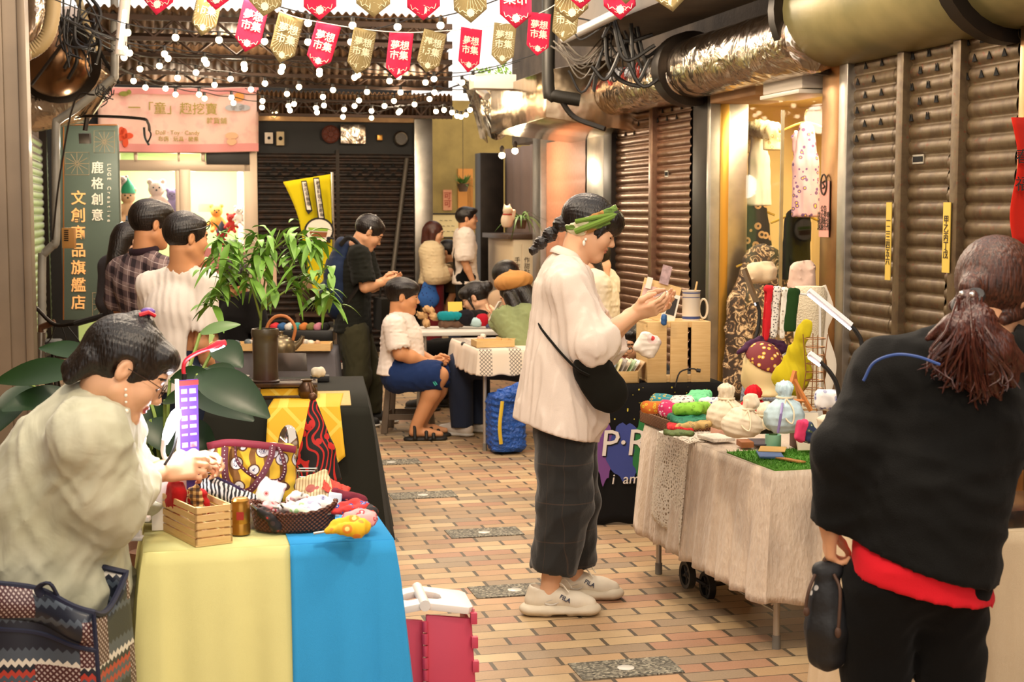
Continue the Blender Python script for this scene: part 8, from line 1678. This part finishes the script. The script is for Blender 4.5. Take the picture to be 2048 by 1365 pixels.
for lab, m_, px, py, sz in (('teal cloth bag in the pile on the white table', '#1c8a94', 900, 632, (.1, .07, .035)), ('rolled brown cloth bag in front of the pile', '#6a5040', 902, 648, (.1, .05, .03)), ('black bag in the middle of the pile', '#1c1a20', 930, 635, (.075, .06, .06)), ('pale blue print bag beside the red one', '#b8d4d8', 953, 645, (.05, .05, .035)), ('crimson bag hanging over the table edge', '#b01c2c', 965, 640, (.055, .05, .05)), ('sage green bag at the end of the pile', '#9aa878', 990, 635, (.06, .05, .045)), ('grey blue bag below the sage one', '#4a4e6c', 985, 652, (.05, .05, .02))): lump('folded_bag', lab, 'bag', fabric('fb' + m_, m_, fold=.4), px, py, 262, sz, (rr.uniform(-10, 10), 0, rr.uniform(-20, 20)), px, .01, 'folded cloth bags on the white table')
for k, (px, py) in enumerate(((858, 620), (845, 632), (868, 634), (852, 646))): lump('sandal', f'tan strappy sandal {["on top", "at the side facing the boy", "beside the teal bag", "at the bottom"][k]} of the heap', 'sandal', fabric('tan_leather', '#c8a070', fold=.3), px, py, 262, (.05, .035, .03), (20 * k, 15, 30 * k), k, .012, 'heap of sandals')
o = thing('price_board', 'yellow card standing among the bags on the white table', 'card', at(910, 612, 262), 0); b = MB(); b.bc((0, 0, -.04), (.11, .01, .14), 0, T((0, 0, 0), (-.3, 0, .2))); b.build('card', mat('card_yellow', '#e0c050', .7), o)
o = thing('ikea_bag', 'crinkled blue plastic carrier bag with yellow handles under the crosshatch table', 'bag', fl(1012, 905), TH); o.name = 'carrier_bag'; f = Fld((-.17, -.17, -.02), (.2, .2, .5), .011); f.box((0, 0, .2), (.12, .13, .2), None, .06, .02); f.path([(-.06, -.1, .38), (.07, -.1, .42)], [.05, .06], .05); f.cut((0, 0, .01), (0, 0, -1)); f.disp(wrinkle(.012, 38, 5)); t = NT('crinkle_blue'); t.set(color='#1f56b0', rough=.28); t.bump(t.noise(26, detail=4, distortion=1.5), .8, .03); f.build('sack', t.m, o); b = MB(); b.tube(bez([(-.06, -.15, .36), (-.08, -.16, .2), (-.07, -.155, .08)], 10), .012, 8, flat=.3); b.build('handle', mat('handle_yellow', '#d8b830', .6), o)
# stall behind the charcoal table
a = fl(432, 706, .6); p3 = Vector((a.x, a.y, 0)); table('low bench under the grey cloth behind the shrub vase', p3, radians(3), .82, .5, .6, hoop=False); table_cloth('tablecloth', 'grey cloth on the bench of stones', fabric('grey_cloth', '#6c6a6e', fold=.2), p3, radians(3), .82, .5, .61, .6, 'LFR', .015, .2, 13, flare=.03)
for k, (px, lab) in enumerate(((462, 'wooden tray of blue and grey stones'), (610, 'wooden tray of pale stones'))):
    o = thing('wooden_tray', lab + ' on the grey cloth', 'tray', fl(px, 703, .615) + Vector((0, .12, 0)), radians(3)); b = MB(); b.box((-.17, -.11, 0), (.17, -.1, .05)); b.box((-.17, .1, 0), (.17, .11, .05)); b.box((-.17, -.1, 0), (-.16, .1, .05)); b.box((.16, -.1, 0), (.17, .1, .05)); b.box((-.17, -.1, 0), (.17, .1, .03)); b.build('tray', PINE, o)
    for i in range(11): q = thing('stone', f'small stone in the {lab}', 'stone', o.location + Vector((rr.uniform(-.13, .13), rr.uniform(-.08, .05), .03)), 0, f'stones in the {lab}'); b = MB(); b.ell((0, 0, .02), (rr.uniform(.018, .035), rr.uniform(.018, .03), rr.uniform(.014, .026)), nu=9, nv=6); b.build('stone', mat(f'stn{k}{i % 4}', (('#3a4a70', '#c8c4bc', '#5a6468', '#a89880'), ('#e8dcc4', '#c8a078', '#b8b4a8', '#8a6a50'))[k][i % 4], .5), q)
o = thing('kettle', 'old metal kettle with a cane handle behind the shrub vase', 'kettle', fl(560, 712, .61) + Vector((0, .06, .0)), 0); b = MB(); b.lathe([(.07, 0), (.095, .02), (.1, .06), (.085, .1), (.06, .118), (.05, .122)], 24); b.lathe([(.052, .12), (.045, .132), (.015, .138), (.012, .15), (.016, .16), (.001, .165)], 20); b.tube([(.085, 0, .05), (.13, 0, .09), (.15, 0, .13)], [.026, .018, .012], 10); b.build('body', mat('kettle_metal', '#8a7c60', .3, .8, var=(8, .3)), o); b = MB(); b.tube(bez([(-.08, 0, .1), (-.095, 0, .19), (-.04, 0, .26), (.04, 0, .26), (.095, 0, .19), (.08, 0, .1)], 20), .011, 8); b.build('handle', mat('cane', '#b8703a', .6), o)
o = thing('open_suitcase', 'open black suitcase full of colourful trinkets behind the kettle', 'suitcase', fl(590, 688, .62) + Vector((.02, .25, .0)), radians(2)); b = MB(); b.box((-.24, -.14, 0), (.24, .14, .09)); b.build('case', mat('case_black', '#16140f', .4), o, bevel=.01)
for k in range(16): q = thing('yarn_ball', f'{["red", "blue", "white", "teal", "orange", "olive", "pink", "black"][k % 8]} trinket in the open suitcase, {"front" if k < 8 else "back"} layer', 'trinket', o.location + Vector((-.2 + .054 * (k % 8), -.09 + .1 * (k // 8), .09)), 0, 'trinkets in the open suitcase'); b = MB(); b.ell((0, 0, .018), (.032, .03, .03), nu=10, nv=7); b.build('ball', mat(f'yb{k % 8}', ('#c8242c', '#2c5a8a', '#e0d8cc', '#3a9a90', '#d8803a', '#7a7a3a', '#d88a9a', '#1c1a1a')[k % 8], .8, bump=(120, .6)), q); q.name = 'trinket'
o = thing('camera_case', 'tall black case with white letters standing behind the man in the black tee', 'case', fl(672, 752), 0); b = MB(); b.box((-.075, -.05, .0), (.11, .1, .52)); b.build('case', mat('case_black2', '#12110f', .5), o, bevel=.012); text('Mi', .085, wallX(Vector((.03, -.053, .1)), (0, -1, 0)), mat('paint_white', '#e8e0d8', .7), o, bold=.03); b = MB(); b.bc((.055, -.053, .145), (.012, .004, .012)); b.build('red_dot', mat('label_red', '#9c2420', .5), o)
o = thing('wooden_chair', 'dark wooden chair stacked with a cardboard box behind the shrub', 'chair', fl(575, 760) + Vector((0, 2.3, 0)), 0); WD = mat('chair_wood', '#4a3424', .5)
for x in (-.2, .2):
    for y in (-.18, .18): b = MB(); b.box((x - .02, y - .02, 0), (x + .02, y + .02, .75 if y > 0 else .45)); b.build('leg', WD, o)
b = MB(); b.box((-.23, -.21, .45), (.23, .21, .48)); b.build('seat', WD, o); b = MB(); b.box((-.2, .17, .6), (.2, .19, .74)); b.build('backrest', WD, o)
o2 = thing('cardboard_box', 'brown cardboard box with a round dark logo on the wooden chair', 'box', o.location + Vector((.02, -.02, .74)), 0); b = MB(); b.box((-.17, -.14, .0), (.17, .14, .18)); b.build('carton', mat('cardboard2', '#9c7f62', .8), o2, bevel=.004); b = MB(); b.lathe([(.001, 0), (.024, 0), (.024, .002)], 20, 0, T((-.02, -.143, .09), (pi / 2, 0, 0))); b.build('logo', mat('logo_dark', '#2a3440', .6), o2)
b = MB(); b.box((-.06, 0, -.3), (.06, .01, 0)); o = b.build('paper_scroll', mat('scroll_paper', '#d8b494', .8)); o.location = at(538, 600, 262); tag(o, 'narrow hanging paper scroll behind the shrub', 'scroll')
# yellow flag with a burger
o = thing('flag_banner', 'yellow feather flag with speech bubbles and a burger, in front of the black shutter', 'flag', (at(668, 640, 225).x, F / 225, 0), 0); Yg = F / 225; P = lambda px, py, d=0: aty(px, py, Yg - d); b = MB(); b.tube([P(664, 345), Vector((P(664, 345).x + .02, Yg, 0))], .012, 8); b.build('pole', METAL, o, world=True); YF = fabric('flag_yellow', '#d8c41c', fold=.15)
def edge(j): y = 350 + 260 * j; return 566 + 78 * j + 8 * sin(j * 6), y + 14 * (1 - j)
b = MB(); b.sheet(lambda i, j: P(edge(j)[0] + (664 - edge(j)[0]) * i, edge(j)[1] - 16 * i * (1 - j), .02 * sin(i * 5 + j * 4)), 14, 20); b.build('cloth', YF, o, world=True, solid=.003); BK = mat('flag_black', '#1a1612', .8); FWH = mat('flag_white', '#efe2d0', .8)
def fpoly(pts, m_, d, name): b = MB(); b.add([P(x, y, d) for x, y in pts], [tuple(range(len(pts)))]); b.build(name, m_, o, world=True)
for x0, y0, x1, y1 in ((604, 364, 615, 420), (628, 358, 640, 436)): fpoly([(x0 - 2, y0 - 2), (x1 - 2, y0 - 3), (x1 + 10, y1 + 2), (x1 + 2, y1 + 9), (x0 + 8, y1 + 2)], BK, .05, 'bubble_outline'); fpoly([(x0, y0), (x1 - 3, y0), (x1 + 7, y1), (x0 + 10, y1)], FWH, .054, 'bubble')
for s_, x0, y0, dx in (('來吃早餐喔', 611, 371, 2.1), ('創意料理什麼都有', 636, 366, 1.4)):
    for i, ch in enumerate(s_): text(ch, .04, wallX(P(x0 + dx * i * .75, y0 + 9.2 * i, .06), (0, -1, 0)), BK, o, world=True)
fpoly([(638 + 30 * cos(a), 462 + 27 * sin(a)) for a in [2 * pi * k / 24 for k in range(24)]], BK, .05, 'burger_outline'); fpoly([(638 + 26 * cos(a), 462 + 23 * sin(a)) for a in [2 * pi * k / 24 for k in range(24)]], FWH, .054, 'burger_bun'); fpoly([(616, 455), (656, 457), (655, 463), (618, 461)], mat('lettuce', '#8ab83a', .8), .058, 'lettuce'); fpoly([(618, 463), (655, 465), (652, 475), (624, 474)], mat('patty', '#8a5028', .8), .058, 'patty')

# ---------------------------------------------------------------- shop fillings, stickers and tags
def cloth_hang(name, label, cat, m, pts, u, th=.05, folds=.004, seed=1, parts=(), cutz=1):
    """garment hanging parallel to the shop window: pts are (px, py, half width in px) down its length"""
    P_ = [on_u(x, y, u) for x, y, w_ in pts]; q = thing(name, label, cat, P_[-1], TH); Qo = loc_of(q); R_ = [w_ / 312 for x, y, w_ in pts]; L_ = [Qo(p) for p in P_]
    f = Fld([min(p[i] for p in L_) - max(R_) - .06 for i in range(3)], [max(p[i] for p in L_) + max(R_) + .06 for i in range(3)], .012); f.path(L_, R_, .02, fl=((sin(TH), cos(TH), 0), th / max(R_)))
    for pa, pb, ra, rb in parts: f.cone(Qo(on_u(*pa, u)), Qo(on_u(*pb, u)), ra, rb, .02, 'u', ((sin(TH), cos(TH), 0), .6))
    f.disp(wrinkle(folds * 2, 45, seed, (1, 1, .15)))
    if cutz: f.cut(L_[-1], (0, 0, -1))
    f.build('cloth', m, q); b = MB(); p = L_[0]; b.tube(bez([p + Vector((-.17, .04, -.02)), p + Vector((0, 0, .04)), p + Vector((.17, -.04, -.02))], 10), .008, 6); b.tube(bez([p + Vector((0, 0, .04)), p + Vector((0, .02, .09)), p + Vector((0, -.01, .12))], 8), .004, 6); b.build('hanger', mat('hanger_gold', '#b8963c', .4, .6), q); return q
U_ = UR + .36; CT = floral('sheer_floral', '#d9c79a', '#b89a5c', '#e8dcc0', 30)
cloth_hang('jacket', 'pale sheer floral jacket on a gilt hanger in the lit shop', 'jacket', CT, ((1490, 264, 22), (1518, 258, 20), (1547, 264, 22)), U_, .06, cutz=0, parts=(((1492, 280), (1486, 425), .07, .09), ((1545, 280), (1552, 425), .07, .09), ((1474, 278), (1460, 438), .05, .055), ((1565, 278), (1580, 438), .05, .055))); cloth_hang('top', 'plain white top under the sheer floral jacket', 'top', fabric('white_top', '#f4ead4'), ((1518, 272, 16), (1518, 320, 24), (1518, 412, 28)), U_ + .02, .03)
cloth_hang('blouse', 'colourful flowered blouse hanging by the steel doorpost in the lit shop', 'blouse', floral('bright_floral', '#c8a0a8', '#6a4a7a', '#e0b03c', 26), ((1612, 258, 16), (1612, 330, 28), (1612, 435, 30)), U_ + .05, .05, parts=(((1590, 275), (1585, 420), .06, .06),)); cloth_hang('skirt', 'black skirt printed with pale circles below the sheer jacket', 'skirt', floral('circle_print', '#1c1a18', '#c8a070', '#3a3028', 13), ((1500, 425, 40), (1500, 540, 56)), U_ + .05, .05); cloth_hang('trousers', 'black trousers hanging beside the circle print skirt', 'trousers', JB, ((1595, 440, 28), (1590, 560, 32)), U_ + .06, .04)
t = NT('bamboo_print'); n = t.noise(13, detail=2, distortion=2.5); t.set(color=t.ramp(n, ((.42, '#3a2c20'), (.5, '#8a6a4a'), (.56, '#e0c49a'), (.62, '#5a4430')), 'CONSTANT'), rough=.6); cloth_hang('dress', 'brown and cream leaf print dress on a stand in the lit shop', 'dress', t.m, ((1525, 528, 44), (1522, 620, 74), (1520, 790, 82)), U_ - .1, .09, .006, 4, (((1470, 545), (1462, 680), .07, .06), ((1590, 545), (1600, 700), .07, .06)))
lump('cowl_scarf', 'cream cowl scarf draped on the leaf print dress', 'scarf', fabric('cowl_cream', '#ecd2ac', fold=.4), 1522, 545, 400, (.085, .06, .06), (0, 0, 0), 5, .012); lump('shawl', 'pale pink shawl draped beside the leaf print dress', 'shawl', fabric('shawl_pink', '#e8c8b4', fold=.4), 1605, 560, 400, (.07, .05, .1), (0, 0, 0), 6, .012)
def sticker(name, label, px0, py0, px1, py1, m, u, lines, ink, size): (va, za), (vb, zb) = onu(px0, py1, u), onu(px1, py0, u); q = thing(name, label, 'sign', uv(u, (va + vb) / 2, za), TH); w_ = abs(va - vb); b = MB(); b.box((-.002, -w_ / 2, 0), (.002, w_ / 2, zb - za)); b.build('sheet', m, q); text(lines, size, wallX(Vector((-.004, 0, (zb - za) / 2)), (-1, 0, 0)), ink, q, line=.9); return q
INK = mat('ink', '#3a2c20', .7); q = sticker('notice_sticker', 'pink notice sticker with an oval emblem on the steel doorpost', 1638, 362, 1659, 474, mat('sticker_pink', '#e0a090', .7), UR - .068, '\n\n\n公告\n禁止停車\n敬請配合\n謝謝合作', INK, .038); b = MB(); b.tube([(-.006, .036 * cos(a), .29 + .055 * sin(a)) for a in [2 * pi * k / 24 for k in range(24)]], .005, 5, closed=True); b.tube(bez([(-.006, -.015, .31), (-.006, .015, .3), (-.006, -.012, .28), (-.006, .014, .27)], 10), .004, 5); b.build('emblem', INK, q)
sticker('yellow_tag', 'yellow printed strip taped on the post nearer the lit shop', 1770, 405, 1784, 560, mat('tag_yellow', '#d8b850', .6), UR - .077, '\n'.join('一二三四五六'), INK, .045); sticker('yellow_tag', 'yellow printed strip taped on the post nearer the ponytailed woman', 1884, 405, 1902, 545, mat('tag_yellow', '#d8b850', .6), UR - .077, '\n'.join('甲乙丙丁戊'), INK, .045)
o = thing('red_cloth_sign', 'red hanging cloth with black characters at the edge of the shutters', 'sign', at(2045, 490, 520), TH); Yc = o.location.y; b = MB(); b.sheet(lambda i, j: aty(2028 + 70 * i - 8 * sin(j * 7) * (1 - i), 490 - 255 * j, Yc + .1 * i + .01 * sin(i * 6 + j * 5)), 8, 14); b.build('cloth', fabric('cloth_red', '#cc2a1c', fold=.3), o, world=True, solid=.003); [text(ch, .06, wallX(aty(2046, 315 + 55 * i, Yc - .02), (0, -1, 0)), BK, o, world=True) for i, ch in enumerate('春福')]
def plush(label, px, py, col, k=1.0, hat=None, name='plush_toy', depth=.35): u, z = onv(px, py, VB + depth); q = thing(name, label, 'toy', uv(u, VB + depth, z - .1 * k), TH, 'toys in the green shop'); f = Fld((-.14 * k, -.14 * k, -.14 * k), (.14 * k, .14 * k, .3 * k), .011 * k); f.ell((0, 0, 0), (.07 * k, .055 * k, .08 * k), None, .01); f.ell((0, 0, .13 * k), .07 * k, None, .02); [f.ell((x * .055 * k, 0, .19 * k), .026 * k, None, .01) for x in (-1, 1)]; [f.cone((x * .05 * k, -.01, .04 * k), (x * .1 * k, -.05 * k, -.02 * k), .026 * k, .022 * k, .01) for x in (-1, 1)]; [f.cone((x * .04 * k, -.02, -.06 * k), (x * .055 * k, -.09 * k, -.09 * k), .03 * k, .026 * k, .01) for x in (-1, 1)]; f.build('body', mat('pl' + col, col, .9, bump=(80, .4)), q); b = MB(); [b.ell((x * .025 * k, -.066 * k, .14 * k), .008 * k, nu=8, nv=6) for x in (-1, 1)]; b.ell((0, -.072 * k, .118 * k), .009 * k, nu=8, nv=6); b.build('eyes_and_nose', BK, q); (lambda c: (c.lathe([(.075 * k, .16 * k), (.06 * k, .22 * k), (.001, .31 * k)], 16), c.build('hat', mat('hat' + hat, hat, .8), q)))(MB()) if hat else None
for a in (('gnome doll with a green pointed hat hanging in the toy shop window', 256, 400, '#e0b890', 1.2, '#2a9a70'), ('white plush with a pink tint hanging in the toy shop window', 313, 385, '#e8d0c8', 1.3), ('purple plush hanging beside the window mullion', 344, 395, '#8a7ab0', .9), ('grey blue doll below the green hatted gnome', 254, 445, '#7a90b0', 1.0), ('pale plush in the upper corner of the toy shop window', 246, 365, '#d8c8c8', .7), ('orange teddy bear on the toy shop shelf', 433, 428, '#d89a48', 1.0, None, 'teddy_bear', .6), ('dark haired doll in red on the toy shop shelf', 444, 475, '#a82c34', .9, '#1c1a24', 'doll', .4), ('yellow green plush low on the toy shop shelf', 425, 515, '#a8c84a', .6), ('red plush at the end of the toy shop shelf', 462, 440, '#c83a34', .7), ('pink plush low beside the shrub', 455, 505, '#e090a0', .7), ('white plush at the end of the toy shop shelf', 478, 425, '#ece0d8', .7)): plush(*a)
u0, z0 = onv(395, 545, VB + .7); u1, z1 = onv(492, 495, VB + .3); b = MB(); b.box((u0, VB + .25, z0), (u1, VB + .75, z1)); tag(b.build('toy_shelf', mat('pink_shelf', '#d88a8e', .6), fr='alley', bevel=.01), 'pink counter of toys inside the green shop', 'counter'); u0, z0 = onv(397, 424, VB + .6); b = MB(); b.box((u0, VB + .6, z0), (u0 + .15, VB + .61, z0 + .09)); tag(b.build('price_card', mat('card_lemon', '#ece4a0', .7), fr='alley'), 'pale yellow card beside the teddy bear', 'card')
def figurine(): c = at(1014, 455, 218); q = thing('cat_figurine', 'seated cream cat figurine with a red collar on the far counter', 'figurine', c, 0.6); f = Fld((-.1, -.1, -.02), (.1, .1, .24), .008); f.ell((0, 0, .06), (.06, .05, .075), None, .02); f.ell((0, -.01, .155), .045, None, .02); [f.cone((x * .025, 0, .185), (x * .03, 0, .215), .014, .005, .01) for x in (-1, 1)]; f.cone((.05, -.02, .08), (.06, -.03, .15), .018, .016, .015); f.cut((0, 0, 0), (0, 0, -1)); f.build('body', mat('cat_cream', '#e8d0b0', .4), q); b = MB(); b.tube([(.04 * cos(a), -.005 + .037 * sin(a), .118) for a in [2 * pi * k / 14 for k in range(14)]], .007, 6, closed=True); b.build('collar', RED, q)
figurine(); o = thing('spider_plant', 'drooping spider plant on the far counter beside the cat figurine', 'plant', at(1042, 458, 216), 0); b = MB(); b.lathe([(.04, 0), (.055, .08), (.045, .08), (.001, .07)], 14); b.build('pot', mat('brown_pot', '#5c4630', .8), o); b = MB(); rr = random.Random(5); [leaf_mesh(b, Vector((0, 0, .08)), Vector((cos(k), sin(k), rr.uniform(.5, 1.6))), rr.uniform(.18, .34), .012, droop=rr.uniform(.6, 1.3), n=8) for k in range(26)]; b.build('foliage', mat('mid_leaf', '#567a34', .5), o)
# bicycle half hidden by the pillar
o = thing('bicycle', 'mountain bicycle parked behind the pillar, its handlebar over the broad leaves', 'bicycle', (at(140, 700, 335).x, F / 335, 0), TH); Qo = loc_of(o); Yb = F / 335; P = lambda px, py, d=0: Qo(aty(px, py, Yb + d)); RUB = mat('rubber_black', '#171512', .6); b = MB(); b.tube(bez([P(62, 605, .1), P(78, 622), P(110, 650, -.05), P(150, 648, -.1)], 14), .012, 8); b.build('handlebar', DARK, o)
for pa, pb in (((150, 648, -.1), (208, 632, -.15)), ((45, 598, .1), (70, 610, .1))): b = MB(); b.tube([P(*pa), P(*pb)], .018, 8); b.build('grip', RUB, o)
b = MB(); b.tube([P(110, 645), P(82, 655), P(82, 668)], .02, 8); b.build('stem', mat('stem_brown', '#5a3a24', .4, .5), o); b = MB(); b.tube([P(82, 665), P(81, 720)], .026, 10); b.build('head_tube', METAL, o); c = P(135, 790)
for cy in (c, c + Vector((-.1, 1.0, 0))): c2 = Vector((cy.x, cy.y, .33)); b = MB(); b.tube([c2 + Vector((.31 * cos(a), .12 * cos(a), .31 * sin(a))) for a in [2 * pi * k / 40 for k in range(40)]], .027, 8, closed=True); q = b.build('wheel', RUB, o); b = MB(); [b.tube([c2, c2 + Vector((.3 * cos(a), .116 * cos(a), .3 * sin(a)))], .0015, 4) for a in [2 * pi * k / 18 for k in range(18)]]; b.build('spokes', METAL, q)
b = MB(); h0 = P(81, 720); b.tube([h0, Vector((c.x - .02, c.y + .05, .33))], .016, 8); b.tube([h0 + Vector((0, 0, .02)), Vector((c.x - .12, c.y + .65, .7))], .02, 8); b.tube([h0 - Vector((0, 0, .03)), Vector((c.x - .08, c.y + .5, .3))], .02, 8); b.tube([Vector((c.x - .08, c.y + .5, .3)), Vector((c.x - .12, c.y + .65, .7)), Vector((c.x - .1, c.y + 1.0, .33)), Vector((c.x - .08, c.y + .5, .3))], .014, 8); b.build('frame', DARK, o); b = MB(); b.bc((c.x - .12, c.y + .67, .74), (.12, .24, .05)); b.build('saddle', RUB, o, bevel=.02); b = MB(); [b.tube(bez([P(112 + 10 * k, 648), P(100 + 30 * k, 680 + 8 * k), P(85, 690 + 5 * k)], 12), .004, 5) for k in range(3)]; b.build('brake_cables', CABLE, o)
